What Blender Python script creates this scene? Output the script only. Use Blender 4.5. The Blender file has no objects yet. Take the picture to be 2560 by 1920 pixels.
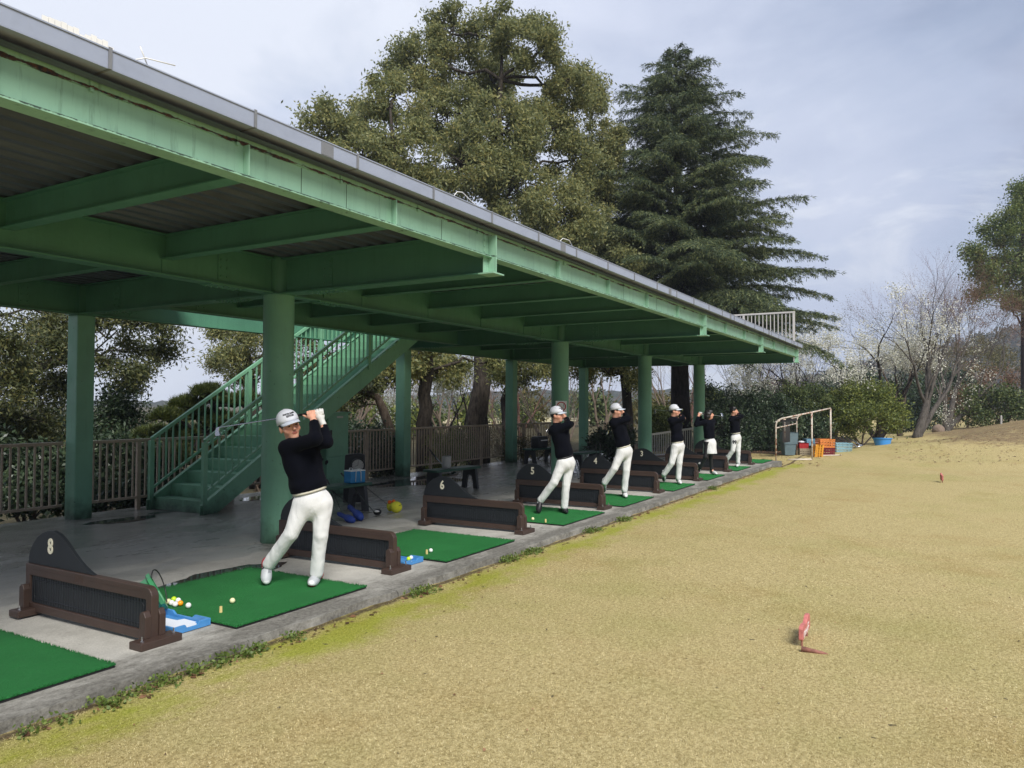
import bpy, bmesh, math, random
import numpy as np
from mathutils import Vector, Matrix

random.seed(7)
RNG = np.random.default_rng(11)
SC = bpy.context.scene
COL = SC.collection
R = math.radians

# ------------------------------------------------------------------ camera, sky, sun, exposure
CAM_F = 1875.3            # focal length in pixels of a 2560 x 1920 frame
CAM_POS = Vector((0.0, 0.0, 1.6))
CAM_R = Vector((0.5009, -0.8655, 0.0037))
CAM_U = Vector((-0.0252, -0.0103, 0.9996))
CAM_D = Vector((0.8651, 0.5008, 0.0269))
CAM_R.normalize(); CAM_D = (CAM_D - CAM_R * CAM_D.dot(CAM_R)).normalized(); CAM_U = CAM_R.cross(CAM_D)
cam_data = bpy.data.cameras.new('camera')
cam_data.sensor_width = 36.0
cam_data.lens = CAM_F / 2560 * 36.0
cam_data.clip_start = 0.05
cam_data.clip_end = 4000
cam = bpy.data.objects.new('camera', cam_data)
COL.objects.link(cam)
m3 = Matrix((CAM_R, CAM_U, -CAM_D)).transposed()
cam.matrix_world = Matrix.Translation(CAM_POS) @ m3.to_4x4()
SC.camera = cam

SUN_EL, SUN_AZ = R(46), R(-128)          # azimuth measured from +X towards +Y
sun_dir = Vector((math.cos(SUN_EL) * math.cos(SUN_AZ), math.cos(SUN_EL) * math.sin(SUN_AZ), math.sin(SUN_EL)))
sd = bpy.data.lights.new('sun', 'SUN')
sd.energy = 2.1
sd.angle = R(28)
sd.color = (1.0, 0.965, 0.91)
so = bpy.data.objects.new('sun', sd)
so.rotation_euler = (-sun_dir).to_track_quat('-Z', 'Y').to_euler()
so.location = (0, 0, 30)
COL.objects.link(so)

world = bpy.data.worlds.new('World')
SC.world = world
world.use_nodes = True
SKY_LIGHT, SKY_DARK = (0.325, 0.35, 0.42), (0.128, 0.150, 0.212)


def build_world():
    nt = world.node_tree
    N, L = nt.nodes, nt.links
    N.clear()
    out = N.new('ShaderNodeOutputWorld')
    mix = N.new('ShaderNodeMixShader')
    sky = N.new('ShaderNodeTexSky')
    sky.sky_type = 'NISHITA'
    sky.sun_disc = False
    sky.sun_elevation = SUN_EL
    sky.sun_rotation = R(90) - SUN_AZ
    sky.air_density = 1.0
    sky.dust_density = 1.5
    b1 = N.new('ShaderNodeBackground'); b1.inputs['Strength'].default_value = 0.06
    b2 = N.new('ShaderNodeBackground'); b2.inputs['Strength'].default_value = 1.0
    L.new(sky.outputs[0], b1.inputs['Color'])
    tc = N.new('ShaderNodeTexCoord')
    mp = N.new('ShaderNodeMapping'); mp.inputs['Scale'].default_value = (1.0, 1.0, 2.2)
    L.new(tc.outputs['Generated'], mp.inputs['Vector'])

    def noise(scale, detail, rough, dist=0.0, off=None):
        n = N.new('ShaderNodeTexNoise')
        n.inputs['Scale'].default_value = scale; n.inputs['Detail'].default_value = detail
        n.inputs['Roughness'].default_value = rough; n.inputs['Distortion'].default_value = dist
        if off:
            m = N.new('ShaderNodeMapping'); m.inputs['Location'].default_value = off
            L.new(mp.outputs[0], m.inputs['Vector']); L.new(m.outputs[0], n.inputs['Vector'])
        else:
            L.new(mp.outputs[0], n.inputs['Vector'])
        return n.outputs['Fac']

    def ramp(v, stops):
        r = N.new('ShaderNodeValToRGB')
        e = r.color_ramp.elements
        while len(e) > 1: e.remove(e[0])
        e[0].position = stops[0][0]; e[0].color = (*stops[0][1], 1)
        for p, c in stops[1:]:
            q = e.new(p); q.color = (*c, 1)
        L.new(v, r.inputs[0]); return r.outputs[0]

    def math_(op, a, b):
        m = N.new('ShaderNodeMath'); m.operation = op
        for i, v in enumerate((a, b)):
            if isinstance(v, (int, float)): m.inputs[i].default_value = v
            else: L.new(v, m.inputs[i])
        return m.outputs[0]

    def dot(v):
        d = N.new('ShaderNodeVectorMath'); d.operation = 'DOT_PRODUCT'
        L.new(tc.outputs['Generated'], d.inputs[0]); d.inputs[1].default_value = v
        return d.outputs['Value']
    # a broad bright sheet of cloud to the left (+Y), a heavier grey bank to the right
    side = dot((0.35, 0.94, 0.25))
    big = noise(1.7, 5, 0.55, 0.6, (3.1, 0.4, 1.7))
    mid = noise(3.4, 6, 0.6, 0.8, (1.3, 5.2, 0.9))
    t = math_('ADD', math_('ADD', math_('MULTIPLY', side, 0.60), math_('MULTIPLY', big, 0.55)), math_('MULTIPLY', mid, 0.28))
    base = ramp(t, [(0.44, SKY_DARK), (0.63, (0.232, 0.262, 0.34)), (0.90, SKY_LIGHT), (1.0, (0.37, 0.392, 0.445))])
    puffs = ramp(noise(4.2, 8, 0.6, 0.9, (0.35, 1.15, 0.2)), [(0.50, (0, 0, 0)), (0.74, (1, 1, 1))])
    low = ramp(dot((0, 0, 1)), [(0.0, (1, 1, 1)), (0.22, (0.85, 0.85, 0.85)), (0.42, (0, 0, 0))])
    mul = N.new('ShaderNodeMix'); mul.data_type = 'RGBA'; mul.blend_type = 'MULTIPLY'; mul.inputs['Factor'].default_value = 1
    L.new(puffs, mul.inputs['A']); L.new(low, mul.inputs['B'])
    lite = N.new('ShaderNodeMix'); lite.data_type = 'RGBA'
    # one broken bright gap low over the lawn's far end
    gap = ramp(math_('ADD', dot((0.966, 0.10, 0.245)), math_('MULTIPLY', noise(6.5, 8, 0.62, 0.9, (2.2, 0.7, 3.1)), 0.11)), [(1.020, (0, 0, 0)), (1.050, (1, 1, 1))])
    both = N.new('ShaderNodeMix'); both.data_type = 'RGBA'; both.blend_type = 'SCREEN'; both.inputs['Factor'].default_value = 1
    L.new(mul.outputs['Result'], both.inputs['A']); L.new(gap, both.inputs['B'])
    L.new(both.outputs['Result'], lite.inputs['Factor']); L.new(base, lite.inputs['A'])
    lite.inputs['B'].default_value = (0.45, 0.462, 0.48, 1)
    L.new(lite.outputs['Result'], b2.inputs['Color'])
    cover = ramp(noise(2.3, 6, 0.6, 0.4, (7.0, 2.0, 0.5)), [(0.32, (0.68, 0.68, 0.68)), (0.52, (1, 1, 1))])
    L.new(cover, mix.inputs['Fac'])
    L.new(b1.outputs[0], mix.inputs[1]); L.new(b2.outputs[0], mix.inputs[2])
    L.new(mix.outputs[0], out.inputs['Surface'])


build_world()
SC.view_settings.view_transform = 'Standard'
SC.view_settings.look = 'None'
SC.view_settings.exposure = 1.2
SC.view_settings.gamma = 1.0
SC.cycles.max_bounces = 7
SC.cycles.diffuse_bounces = 3
SC.cycles.transparent_max_bounces = 8


def at(px, py, d):
    """World point seen at pixel (px, py) of the 2560 x 1920 photograph, d metres in front of the camera."""
    return CAM_POS + (CAM_D + CAM_R * ((px - 1280) / CAM_F) - CAM_U * ((py - 960) / CAM_F)) * d


def floor_z(y):
    return -0.0125 * max(0.0, y - 4.9)


def ground(px, py, z=0.0):
    r = CAM_D + CAM_R * ((px - 1280) / CAM_F) - CAM_U * ((py - 960) / CAM_F)
    return CAM_POS + r * ((z - 1.6) / r.z)


# ------------------------------------------------------------------ materials
def lin(r, g, b):
    f = lambda v: v / 12.92 if v <= 0.04045 else ((v + 0.055) / 1.055) ** 2.4
    return tuple(f(v / 255.0) for v in (r, g, b))


class NT:
    """Small wrapper to write node trees briefly."""
    def __init__(s, name):
        s.m = bpy.data.materials.new(name); s.m.use_nodes = True
        s.t = s.m.node_tree; s.b = s.t.nodes['Principled BSDF']
        g = s.t.nodes.new('ShaderNodeNewGeometry'); s.pos = g.outputs['Position']; s.geo = g
        s.out = s.t.nodes['Material Output']

    def set(s, **k):
        for n, v in k.items():
            i = s.b.inputs[n.replace('_', ' ')]
            if hasattr(v, 'node'): s.t.links.new(v, i)
            else: i.default_value = (*v, 1) if isinstance(v, tuple) and len(v) == 3 and i.type == 'RGBA' else v
        return s

    def noise(s, scale=5, detail=4, rough=.55, vec=None, stretch=None, off=None, dist=0):
        n = s.t.nodes.new('ShaderNodeTexNoise')
        n.inputs['Scale'].default_value = scale; n.inputs['Detail'].default_value = detail
        n.inputs['Roughness'].default_value = rough; n.inputs['Distortion'].default_value = dist
        v = vec or s.pos
        if stretch or off:
            m = s.t.nodes.new('ShaderNodeMapping')
            m.inputs['Scale'].default_value = stretch or (1, 1, 1); m.inputs['Location'].default_value = off or (0, 0, 0)
            s.t.links.new(v, m.inputs['Vector']); v = m.outputs[0]
        s.t.links.new(v, n.inputs['Vector']); return n.outputs['Fac']

    def ramp(s, v, stops, interp='LINEAR'):
        r = s.t.nodes.new('ShaderNodeValToRGB'); e = r.color_ramp.elements; r.color_ramp.interpolation = interp
        while len(e) > 1: e.remove(e[0])
        c = lambda x: (*x, 1) if isinstance(x, tuple) else (x, x, x, 1)
        e[0].position = stops[0][0]; e[0].color = c(stops[0][1])
        for p, q in stops[1:]: e.new(p).color = c(q)
        s.t.links.new(v, r.inputs[0]); return r.outputs[0]

    def mix(s, f, a, b, mode='MIX'):
        n = s.t.nodes.new('ShaderNodeMix'); n.data_type = 'RGBA'; n.blend_type = mode
        for k, v in (('Factor', f), ('A', a), ('B', b)):
            i = n.inputs[k] if k == 'Factor' else [q for q in n.inputs if q.name == k and q.type == 'RGBA'][0]
            if k == 'Factor': i = n.inputs[0]
            if hasattr(v, 'node'): s.t.links.new(v, i)
            else: i.default_value = v if k == 'Factor' else ((*v, 1) if len(v) == 3 else v)
        return [o for o in n.outputs if o.type == 'RGBA'][0]

    def math(s, op, a, b=0.0, c=0.0):
        n = s.t.nodes.new('ShaderNodeMath'); n.operation = op
        for i, v in enumerate((a, b, c)):
            if hasattr(v, 'node'): s.t.links.new(v, n.inputs[i])
            else: n.inputs[i].default_value = v
        return n.outputs[0]

    def xyz(s, v=None):
        n = s.t.nodes.new('ShaderNodeSeparateXYZ'); s.t.links.new(v or s.pos, n.inputs[0]); return n.outputs

    def bump(s, h, dist=.01, strength=1.0, prev=None):
        n = s.t.nodes.new('ShaderNodeBump'); n.inputs['Distance'].default_value = dist
        n.inputs['Strength'].default_value = strength
        s.t.links.new(h, n.inputs['Height'])
        if prev is not None: s.t.links.new(prev, n.inputs['Normal'])
        s.t.links.new(n.outputs[0], s.b.inputs['Normal']); return n.outputs[0]

    def attr(s, name='Col'):
        n = s.t.nodes.new('ShaderNodeVertexColor'); n.layer_name = name; return n.outputs['Color']

    def island(s):
        return s.geo.outputs['Random Per Island']


def M(name, col, rough=.6, var=.12, vs=6, bump=0, bs=60, metal=0, spec=.5, dirt=0, coat=0, stretch=None):
    n = NT(name)
    f = n.noise(vs, 5, .6, stretch=stretch)
    k = lambda q: tuple(min(1, c * q) for c in col)
    c = n.ramp(f, [(.3, k(1 - var)), (.7, k(1 + var))])
    if dirt:
        d = n.ramp(n.noise(vs * 2.3, 8, .7, off=(3, 1, 7)), [(.5, 0.0), (.72, dirt)])
        c = n.mix(d, c, tuple(q * .35 for q in col))
    n.set(Base_Color=c, Roughness=rough, Metallic=metal, Specular_IOR_Level=spec, Coat_Weight=coat)
    if bump: n.bump(n.noise(bs, 4, .6), bump, .6)
    return n.m


def leaf_mat(name, stops, transl=.3, rough=.5, big=.35):
    n = NT(name)
    isl = n.island()
    nb = n.noise(big, 3, .5)
    f = n.math('ADD', n.math('MULTIPLY', isl, .6), n.math('MULTIPLY', nb, .4))
    c = n.ramp(f, stops)
    n.set(Base_Color=c, Roughness=rough, Specular_IOR_Level=.35)
    t = n.t.nodes.new('ShaderNodeBsdfTranslucent'); n.t.links.new(c, t.inputs['Color'])
    mx = n.t.nodes.new('ShaderNodeMixShader'); mx.inputs[0].default_value = transl
    n.t.links.new(n.b.outputs[0], mx.inputs[1]); n.t.links.new(t.outputs[0], mx.inputs[2])
    n.t.links.new(mx.outputs[0], n.out.inputs['Surface'])
    return n.m


def paint_mat(name, col, rust=False, algae=False):
    n = NT(name)
    x, y, z = n.xyz()
    k = lambda q: tuple(c * q for c in col)
    c = n.ramp(n.noise(1.6, 5, .6), [(.3, k(.88)), (.7, k(1.1))])
    st = n.ramp(n.noise(3, 6, .7, stretch=(5, 5, .55)), [(.52, 0.0), (.78, .35)])
    c = n.mix(st, c, k(.55))
    if rust:
        # rust along the top seam, black spots along the lower flange, thin vertical runs
        tb = n.math('MULTIPLY', n.math('SUBTRACT', 1, n.math('MULTIPLY', n.math('ABSOLUTE', n.math('SUBTRACT', z, 3.278)), 30)), 1)
        r1 = n.ramp(n.math('ADD', n.math('MULTIPLY', tb, .5), n.math('MULTIPLY', n.noise(5, 9, .75, stretch=(1.0, 1, 3.5)), .9)), [(.82, 0.0), (.88, 1.0)])
        c = n.mix(r1, c, n.ramp(n.noise(40, 4), [(.4, (.012, .012, .012)), (.62, (.09, .035, .015))]))
        bb = n.math('SUBTRACT', 1, n.math('MULTIPLY', n.math('ABSOLUTE', n.math('SUBTRACT', z, 3.062)), 30))
        r2 = n.ramp(n.math('ADD', n.math('MULTIPLY', bb, .5), n.math('MULTIPLY', n.noise(9, 9, .8, stretch=(1, 1, 1.5), off=(4, 2, 1)), .9)), [(.84, 0.0), (.93, .9)])
        c = n.mix(r2, c, (.012, .016, .013))
        r3 = n.ramp(n.noise(2.2, 7, .75, stretch=(9, 9, .8), off=(9, 4, 2)), [(.56, 0.0), (.74, .6)])
        c = n.mix(r3, c, k(.25))
    if algae:
        low = n.math('SUBTRACT', 1, n.math('MULTIPLY', z, 2.0))
        a = n.ramp(n.math('ADD', n.math('MULTIPLY', low, .5), n.math('MULTIPLY', n.noise(5, 7, .7), .6)), [(.55, 0.0), (.88, .9)])
        c = n.mix(a, c, (.012, .03, .012))
        sp = n.ramp(n.noise(26, 5, .5, off=(3, 3, 3)), [(.70, 0.0), (.73, .8)])
        c = n.mix(sp, c, (.02, .03, .02))
    n.set(Base_Color=c, Roughness=n.ramp(n.noise(4, 4), [(.3, .38), (.7, .6)]), Specular_IOR_Level=.4)
    n.bump(n.noise(25, 3), .004, .35)
    return n.m


GREEN = lin(112, 168, 130)
mt = {}
mt['green'] = paint_mat('green_paint_shaded', lin(80, 130, 106))  # under-roof steel: same paint darkened, so part of its shade is in the colour
mt['green_beam'] = paint_mat('green_paint_weathered_lit', lin(142, 184, 158), rust=True)  # fascia: same paint made paler to look daylit, beneath real rust and runs
mt['green_col'] = paint_mat('green_paint_column', lin(110, 158, 130), algae=True)
mt['green_stair'] = paint_mat('green_paint_stair', lin(116, 166, 134), algae=True)
mt['green_dark'] = M('dark_green_plastic', lin(38, 78, 62), .5, .15, 8, .002)
mt['grey_metal'] = M('grey_gutter_metal', lin(152, 160, 178), .45, .05, 3, .002, 9, 0, .5, stretch=(1, 1, 3), dirt=.12)
mt['rust_line'] = M('rusty_seam', (.02, .03, .022), .8)
mt['gutter_seam'] = M('gutter_seam', lin(120, 122, 126), .5)
mt['beige_metal'] = M('beige_rail_metal', lin(190, 185, 178), .45, .06)
mt['fence'] = M('brown_beige_rail_paint', lin(158, 140, 120), .45, .15, 5, dirt=.3)
mt['deck'] = M('corrugated_deck_steel', lin(82, 90, 102), .6, .3, 3, .003, 30, .2, stretch=(.5, 6, 1))
mt['brown'] = M('brown_recycled_plastic', lin(64, 49, 42), .5, .14, 7, .0015, 80)
mt['panel'] = M('black_corrugated_panel', lin(25, 29, 34), .5, .1, 9)
mt['board'] = M('black_number_board', lin(27, 31, 36), .55, .1, 9)
mt['cream'] = M('cream_lettering', lin(235, 228, 205), .5, .04)
mt['steel'] = M('bright_steel', (.6, .6, .62), .25, .05, 5, metal=1)
mt['black'] = M('black_rubber', (.012, .012, .013), .5)
mt['black_plastic'] = M('black_plastic', (.018, .019, .021), .4)
mt['blue_tray'] = M('blue_plastic', lin(74, 138, 196), .35, .1, 9)
mt['paper'] = M('white_paper', lin(225, 232, 242), .6, .02)
mt['bucket'] = M('green_bucket_plastic', lin(52, 132, 84), .3, .1, 8)
mt['white'] = M('white_plastic', (.8, .8, .78), .4, .03)
mt['ball_white'] = M('golf_ball_white', (.82, .82, .80), .35, .03, 60)
mt['ball_cream'] = M('golf_ball_cream', lin(232, 226, 178), .35, .05, 60)
mt['ball_yellow'] = M('golf_ball_yellow', lin(196, 232, 40), .35, .03, 60)
mt['ball_orange'] = M('golf_ball_orange', lin(250, 160, 20), .35, .03, 60)
mt['plush_yellow'] = M('yellow_plush', lin(225, 222, 60), .9, .15, 60, .004, 200)
mt['plush_orange'] = M('orange_plush', lin(240, 110, 30), .9, .15, 60, .004, 200)
mt['blue_cover'] = M('blue_headcover_cloth', lin(34, 62, 140), .7, .15, 20, .002)
mt['cooler'] = M('blue_cooler_cloth', lin(30, 124, 178), .6, .12, 9, .003)
mt['towel'] = M('grey_white_towel', lin(175, 172, 168), .9, .12, 15, .004)
mt['red_paint'] = M('faded_red_wood', lin(192, 112, 106), .7, .2, 25, .003)
mt['red_worn'] = M('worn_red_wood', lin(142, 96, 82), .8, .3, 30)
mt['rusty'] = None
mt['grey_bin'] = M('grey_blue_bin', lin(98, 118, 126), .5, .12, 6)
mt['crate_red'] = M('red_crate', lin(170, 40, 46), .5, .15)
mt['crate_dkred'] = M('dark_red_crate', lin(120, 34, 46), .5, .15)
mt['crate_beige'] = M('beige_crate', lin(168, 155, 130), .6, .15)
mt['crate_blue'] = M('blue_crate', lin(108, 148, 172), .5, .12)
mt['crate_orange'] = M('orange_crate', lin(214, 132, 66), .5, .12)
mt['crate_yellow'] = M('yellow_orange_crate', lin(224, 156, 46), .5, .1)
mt['basket'] = M('pale_blue_basket', lin(138, 178, 192), .5, .15)
mt['tub'] = M('bright_blue_tub', lin(70, 150, 225), .4, .06)
mt['hose'] = M('white_hose', lin(205, 195, 180), .5, .1)
mt['bag_white'] = M('white_plastic_bag', lin(215, 215, 218), .4, .08, 12, .01, 20)
mt['pale_wood'] = M('pale_wood', lin(215, 195, 130), .6, .1, 30)
mt['rock'] = M('brown_boulder', lin(128, 112, 98), .9, .3, 4, .05, 8)
mt['red_sign'] = M('red_sign_paint', lin(190, 30, 36), .5)
n = NT('rusty_white_pipe')
n.set(Base_Color=n.mix(n.ramp(n.noise(9, 8, .7), [(.48, 0.0), (.6, 1.0)]), lin(205, 196, 184), lin(140, 82, 52)), Roughness=.7)
mt['rusty'] = n.m


def bark_mat(name, dark, light, vs=14):
    n = NT(name)
    v = n.noise(vs, 8, .75, stretch=(1, 1, .28))
    c = n.ramp(v, [(.36, dark), (.62, light)])
    li = n.ramp(n.noise(6, 6, .6, off=(5, 5, 5)), [(.66, 0.0), (.72, .6)])
    c = n.mix(li, c, tuple(min(1, q * 1.9) for q in light))
    n.set(Base_Color=c, Roughness=.9, Specular_IOR_Level=.2)
    n.bump(v, .05, .9)
    return n.m


mt['bark_dark'] = bark_mat('dark_furrowed_bark', (.012, .010, .008), (.075, .062, .05))
mt['bark_grey'] = bark_mat('grey_bark', (.045, .04, .035), (.14, .125, .11), 9)
mt['bark_black'] = bark_mat('blackish_bark', (.012, .010, .010), (.05, .042, .038))
mt['bark_brown'] = bark_mat('brown_bark', (.04, .028, .02), (.13, .10, .075))
mt['twig_red'] = M('reddish_twigs', lin(104, 74, 63), .8, .2)
mt['twig_tan'] = M('tan_twigs', lin(112, 98, 84), .8, .25)
mt['leaf_camphor'] = leaf_mat('camphor_leaves', [(.18, (.10, .125, .055)), (.40, (.21, .235, .10)), (.60, (.29, .30, .125)), (.80, (.39, .36, .13)), (.95, (.34, .22, .12))], .5)
mt['leaf_oak'] = leaf_mat('dark_oak_leaves', [(.2, (.03, .042, .018)), (.5, (.08, .095, .035)), (.75, (.15, .15, .05)), (.92, (.24, .19, .07))], .25)
mt['leaf_cedar'] = leaf_mat('cedar_needles', [(.2, (.022, .042, .022)), (.5, (.062, .090, .038)), (.8, (.18, .20, .070))], .12, .6, .5)
mt['leaf_dark'] = leaf_mat('dark_shrub_leaves', [(.2, (.016, .032, .018)), (.5, (.042, .07, .036)), (.85, (.11, .15, .075))], .18, .35)
mt['leaf_light'] = leaf_mat('yellow_green_leaves', [(.2, (.07, .10, .026)), (.55, (.15, .19, .045)), (.9, (.30, .31, .065))], .3)
mt['leaf_mid'] = leaf_mat('mid_green_leaves', [(.2, (.035, .06, .022)), (.5, (.085, .12, .038)), (.9, (.19, .21, .06))], .25)
mt['leaf_tall'] = leaf_mat('yellow_tipped_leaves', [(.2, (.05, .085, .03)), (.5, (.12, .17, .05)), (.9, (.28, .30, .08))], .4)
mt['leaf_pine'] = leaf_mat('pine_needles', [(.2, (.03, .05, .016)), (.55, (.085, .11, .03)), (.9, (.15, .16, .045))], .2)
mt['leaf_rust'] = leaf_mat('rusty_buds', [(.2, (.10, .055, .035)), (.6, (.21, .125, .075)), (.9, (.28, .18, .10))], .3)
mt['leaf_olive'] = leaf_mat('olive_spring_leaves', [(.2, (.06, .06, .02)), (.6, (.14, .13, .045)), (.9, (.22, .17, .06))], .3)
mt['blossom'] = leaf_mat('white_blossom', [(.1, (.35, .38, .20)), (.3, (.62, .62, .50)), (.9, (.84, .83, .77))], .25)
mt['deadleaf'] = leaf_mat('dead_leaves', [(.15, (.05, .03, .018)), (.5, (.20, .10, .05)), (.85, (.40, .24, .13))], .15, .7)
# ------------------------------------------------------------------ mesh helpers
WL = {}        # world location of the thing an object belongs to


class MB:
    """Collects vertices and faces in world coordinates; build() links them as ONE mesh object."""
    def __init__(s):
        s.v = []; s.f = []; s.mi = []; s.m = 0

    def add(s, vs, fs):
        o = len(s.v); s.v += [tuple(p) for p in vs]
        s.f += [tuple(i + o for i in f) for f in fs]; s.mi += [s.m] * len(fs)
        return s

    def bx(s, x0, x1, y0, y1, z0, z1, mat=None):
        vs = [(x, y, z) for z in (z0, z1) for y in (y0, y1) for x in (x0, x1)]
        if mat is not None: vs = [mat @ Vector(p) for p in vs]
        return s.add(vs, [(0, 2, 3, 1), (4, 5, 7, 6), (0, 1, 5, 4), (2, 6, 7, 3), (0, 4, 6, 2), (1, 3, 7, 5)])

    def beam(s, a, b, w, h, up=(0, 0, 1)):
        """A straight bar of section w x h from a to b."""
        a, b = Vector(a), Vector(b); d = (b - a).normalized()
        r = d.cross(Vector(up)).normalized(); u = r.cross(d)
        vs = [p + r * (i * w / 2) + u * (j * h / 2) for p in (a, b) for (i, j) in ((-1, -1), (1, -1), (1, 1), (-1, 1))]
        return s.add(vs, [(0, 1, 2, 3), (7, 6, 5, 4), (0, 4, 5, 1), (1, 5, 6, 2), (2, 6, 7, 3), (3, 7, 4, 0)])

    def tube(s, pts, rad, n=8, cap=True, closed=False, sq=1.0):
        pts = [Vector(p) for p in pts]; k = len(pts)
        rad = [rad] * k if isinstance(rad, (int, float)) else rad
        ref = None; vs = []
        for i in range(k):
            if closed: d = pts[(i + 1) % k] - pts[i - 1]
            else: d = pts[min(i + 1, k - 1)] - pts[max(i - 1, 0)]
            d = d.normalized() if d.length > 1e-9 else Vector((0, 0, 1))
            if ref is None: ref = d.orthogonal().normalized()
            ref = (ref - d * ref.dot(d))
            ref = ref.normalized() if ref.length > 1e-6 else d.orthogonal().normalized()
            q = d.cross(ref)
            for j in range(n):
                t = 2 * math.pi * j / n
                vs.append(pts[i] + (ref * math.cos(t) + q * (math.sin(t) * sq)) * rad[i])
        fs = []
        for i in range(k if closed else k - 1):
            a, b = i * n, ((i + 1) % k) * n
            fs += [(a + j, a + (j + 1) % n, b + (j + 1) % n, b + j) for j in range(n)]
        if cap and not closed: fs += [tuple(range(n - 1, -1, -1)), tuple(range((k - 1) * n, k * n))]
        return s.add(vs, fs)

    def prism(s, poly, o, u, v, w):
        """Polygon poly (2-D) laid out from o along u and v, pushed along w."""
        o, u, v, w = Vector(o), Vector(u), Vector(v), Vector(w); n = len(poly)
        a = [o + u * p + v * q for p, q in poly]
        vs = a + [p + w for p in a]
        fs = [tuple(range(n)), tuple(range(2 * n - 1, n - 1, -1))]
        fs += [(i, i + n, (i + 1) % n + n, (i + 1) % n) for i in range(n)]
        return s.add(vs, fs)

    def lathe(s, prof, n=16, mat=None, sx=1, sy=1, cap=True):
        vs = []; fs = []; k = len(prof)
        for r, z in prof:
            for j in range(n):
                t = 2 * math.pi * j / n; p = Vector((r * math.cos(t) * sx, r * math.sin(t) * sy, z))
                vs.append(mat @ p if mat is not None else p)
        for i in range(k - 1):
            a, b = i * n, (i + 1) * n
            fs += [(a + j, a + (j + 1) % n, b + (j + 1) % n, b + j) for j in range(n)]
        if cap: fs += [tuple(range(n - 1, -1, -1)), tuple(range((k - 1) * n, k * n))]
        return s.add(vs, fs)

    def ball(s, c, r, n=12, sx=1, sy=1, sz=1, mat=None):
        T = Matrix.Translation(Vector(c)); T = T @ mat if mat is not None else T
        pr = [(max(1e-4, r * math.sin(math.pi * i / (n // 2 + 1))), -r * math.cos(math.pi * i / (n // 2 + 1)) * sz) for i in range(n // 2 + 2)]
        return s.lathe(pr, n, T, sx, sy)

    def build(s, name, mat, parent=None, smooth=0, bevel=0, seg=2):
        me = bpy.data.meshes.new(name)
        o = WL.get(parent.name, Vector()) if parent else Vector()
        me.from_pydata([(p[0] - o[0], p[1] - o[1], p[2] - o[2]) for p in s.v], [], s.f)
        mats = mat if isinstance(mat, (list, tuple)) else [mat]
        for q in mats: me.materials.append(q)
        if len(mats) > 1: me.polygons.foreach_set('material_index', s.mi)
        return link_mesh(name, me, parent, smooth, bevel, seg)


def link_mesh(name, me, parent=None, smooth=0, bevel=0, seg=2):
    bm = bmesh.new(); bm.from_mesh(me)
    bmesh.ops.recalc_face_normals(bm, faces=bm.faces); bm.to_mesh(me); bm.free()
    if smooth:
        me.polygons.foreach_set('use_smooth', [True] * len(me.polygons))
        if smooth > 1: me.set_sharp_from_angle(angle=R(smooth))
    ob = bpy.data.objects.new(name, me); COL.objects.link(ob)
    if parent: ob.parent = parent; WL[ob.name] = WL.get(parent.name, Vector())
    else: WL[ob.name] = Vector()
    if bevel:
        b = ob.modifiers.new('bevel', 'BEVEL'); b.width = bevel; b.segments = seg; b.limit_method = 'ANGLE'; b.angle_limit = R(40)
        b.harden_normals = False
    return ob


def tag(o, label=None, cat=None, group=None, kind=None):
    if label: o['label'] = label
    if cat: o['category'] = cat
    if group: o['group'] = group
    if kind: o['kind'] = kind
    return o


def thing(name, label, cat, loc=(0, 0, 0), group=None, rz=0):
    o = bpy.data.objects.new(name, None); o.empty_display_size = .1; COL.objects.link(o)
    o.location = loc; o.rotation_euler = (0, 0, rz); WL[o.name] = Vector(loc)
    return tag(o, label, cat, group)


def copy_tree(o, parent=None):
    c = o.copy(); COL.objects.link(c)
    if parent: c.parent = parent
    for ch in list(o.children): copy_tree(ch, c)
    return c


def np_mesh(name, V, F, mat, parent=None, smooth=False):
    """Mesh from numpy arrays: V (n,3) world coordinates, F (m,3 or 4)."""
    me = bpy.data.meshes.new(name)
    o = np.array(WL.get(parent.name, Vector())) if parent else np.zeros(3)
    V = np.ascontiguousarray(V - o, dtype=np.float32); F = np.ascontiguousarray(F, dtype=np.int32)
    m, k = F.shape
    me.vertices.add(len(V)); me.vertices.foreach_set('co', V.ravel())
    me.loops.add(m * k); me.loops.foreach_set('vertex_index', F.ravel())
    me.polygons.add(m); me.polygons.foreach_set('loop_start', np.arange(0, m * k, k, dtype=np.int32))
    if smooth: me.polygons.foreach_set('use_smooth', np.ones(m, dtype=bool))
    me.update(calc_edges=True); me.validate()
    for q in (mat if isinstance(mat, (list, tuple)) else [mat]): me.materials.append(q)
    ob = bpy.data.objects.new(name, me); COL.objects.link(ob)
    if parent: ob.parent = parent; WL[ob.name] = WL.get(parent.name, Vector())
    return ob


FONT = None


def text_mesh(body, size, depth=.004, bold=0.0):
    """Flat text as plain arrays (verts, faces) in the XY plane, centred."""
    cu = bpy.data.curves.new('txt', 'FONT'); cu.body = body; cu.size = size; cu.extrude = depth / 2
    cu.align_x = 'CENTER'; cu.align_y = 'CENTER'; cu.offset = bold; cu.resolution_u = 3
    ob = bpy.data.objects.new('txt', cu); COL.objects.link(ob)
    dg = bpy.context.evaluated_depsgraph_get(); me = bpy.data.meshes.new_from_object(ob.evaluated_get(dg))
    vs = [v.co.copy() for v in me.vertices]; fs = [tuple(p.vertices) for p in me.polygons]
    bpy.data.objects.remove(ob); bpy.data.curves.remove(cu); bpy.data.meshes.remove(me)
    return vs, fs


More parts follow.
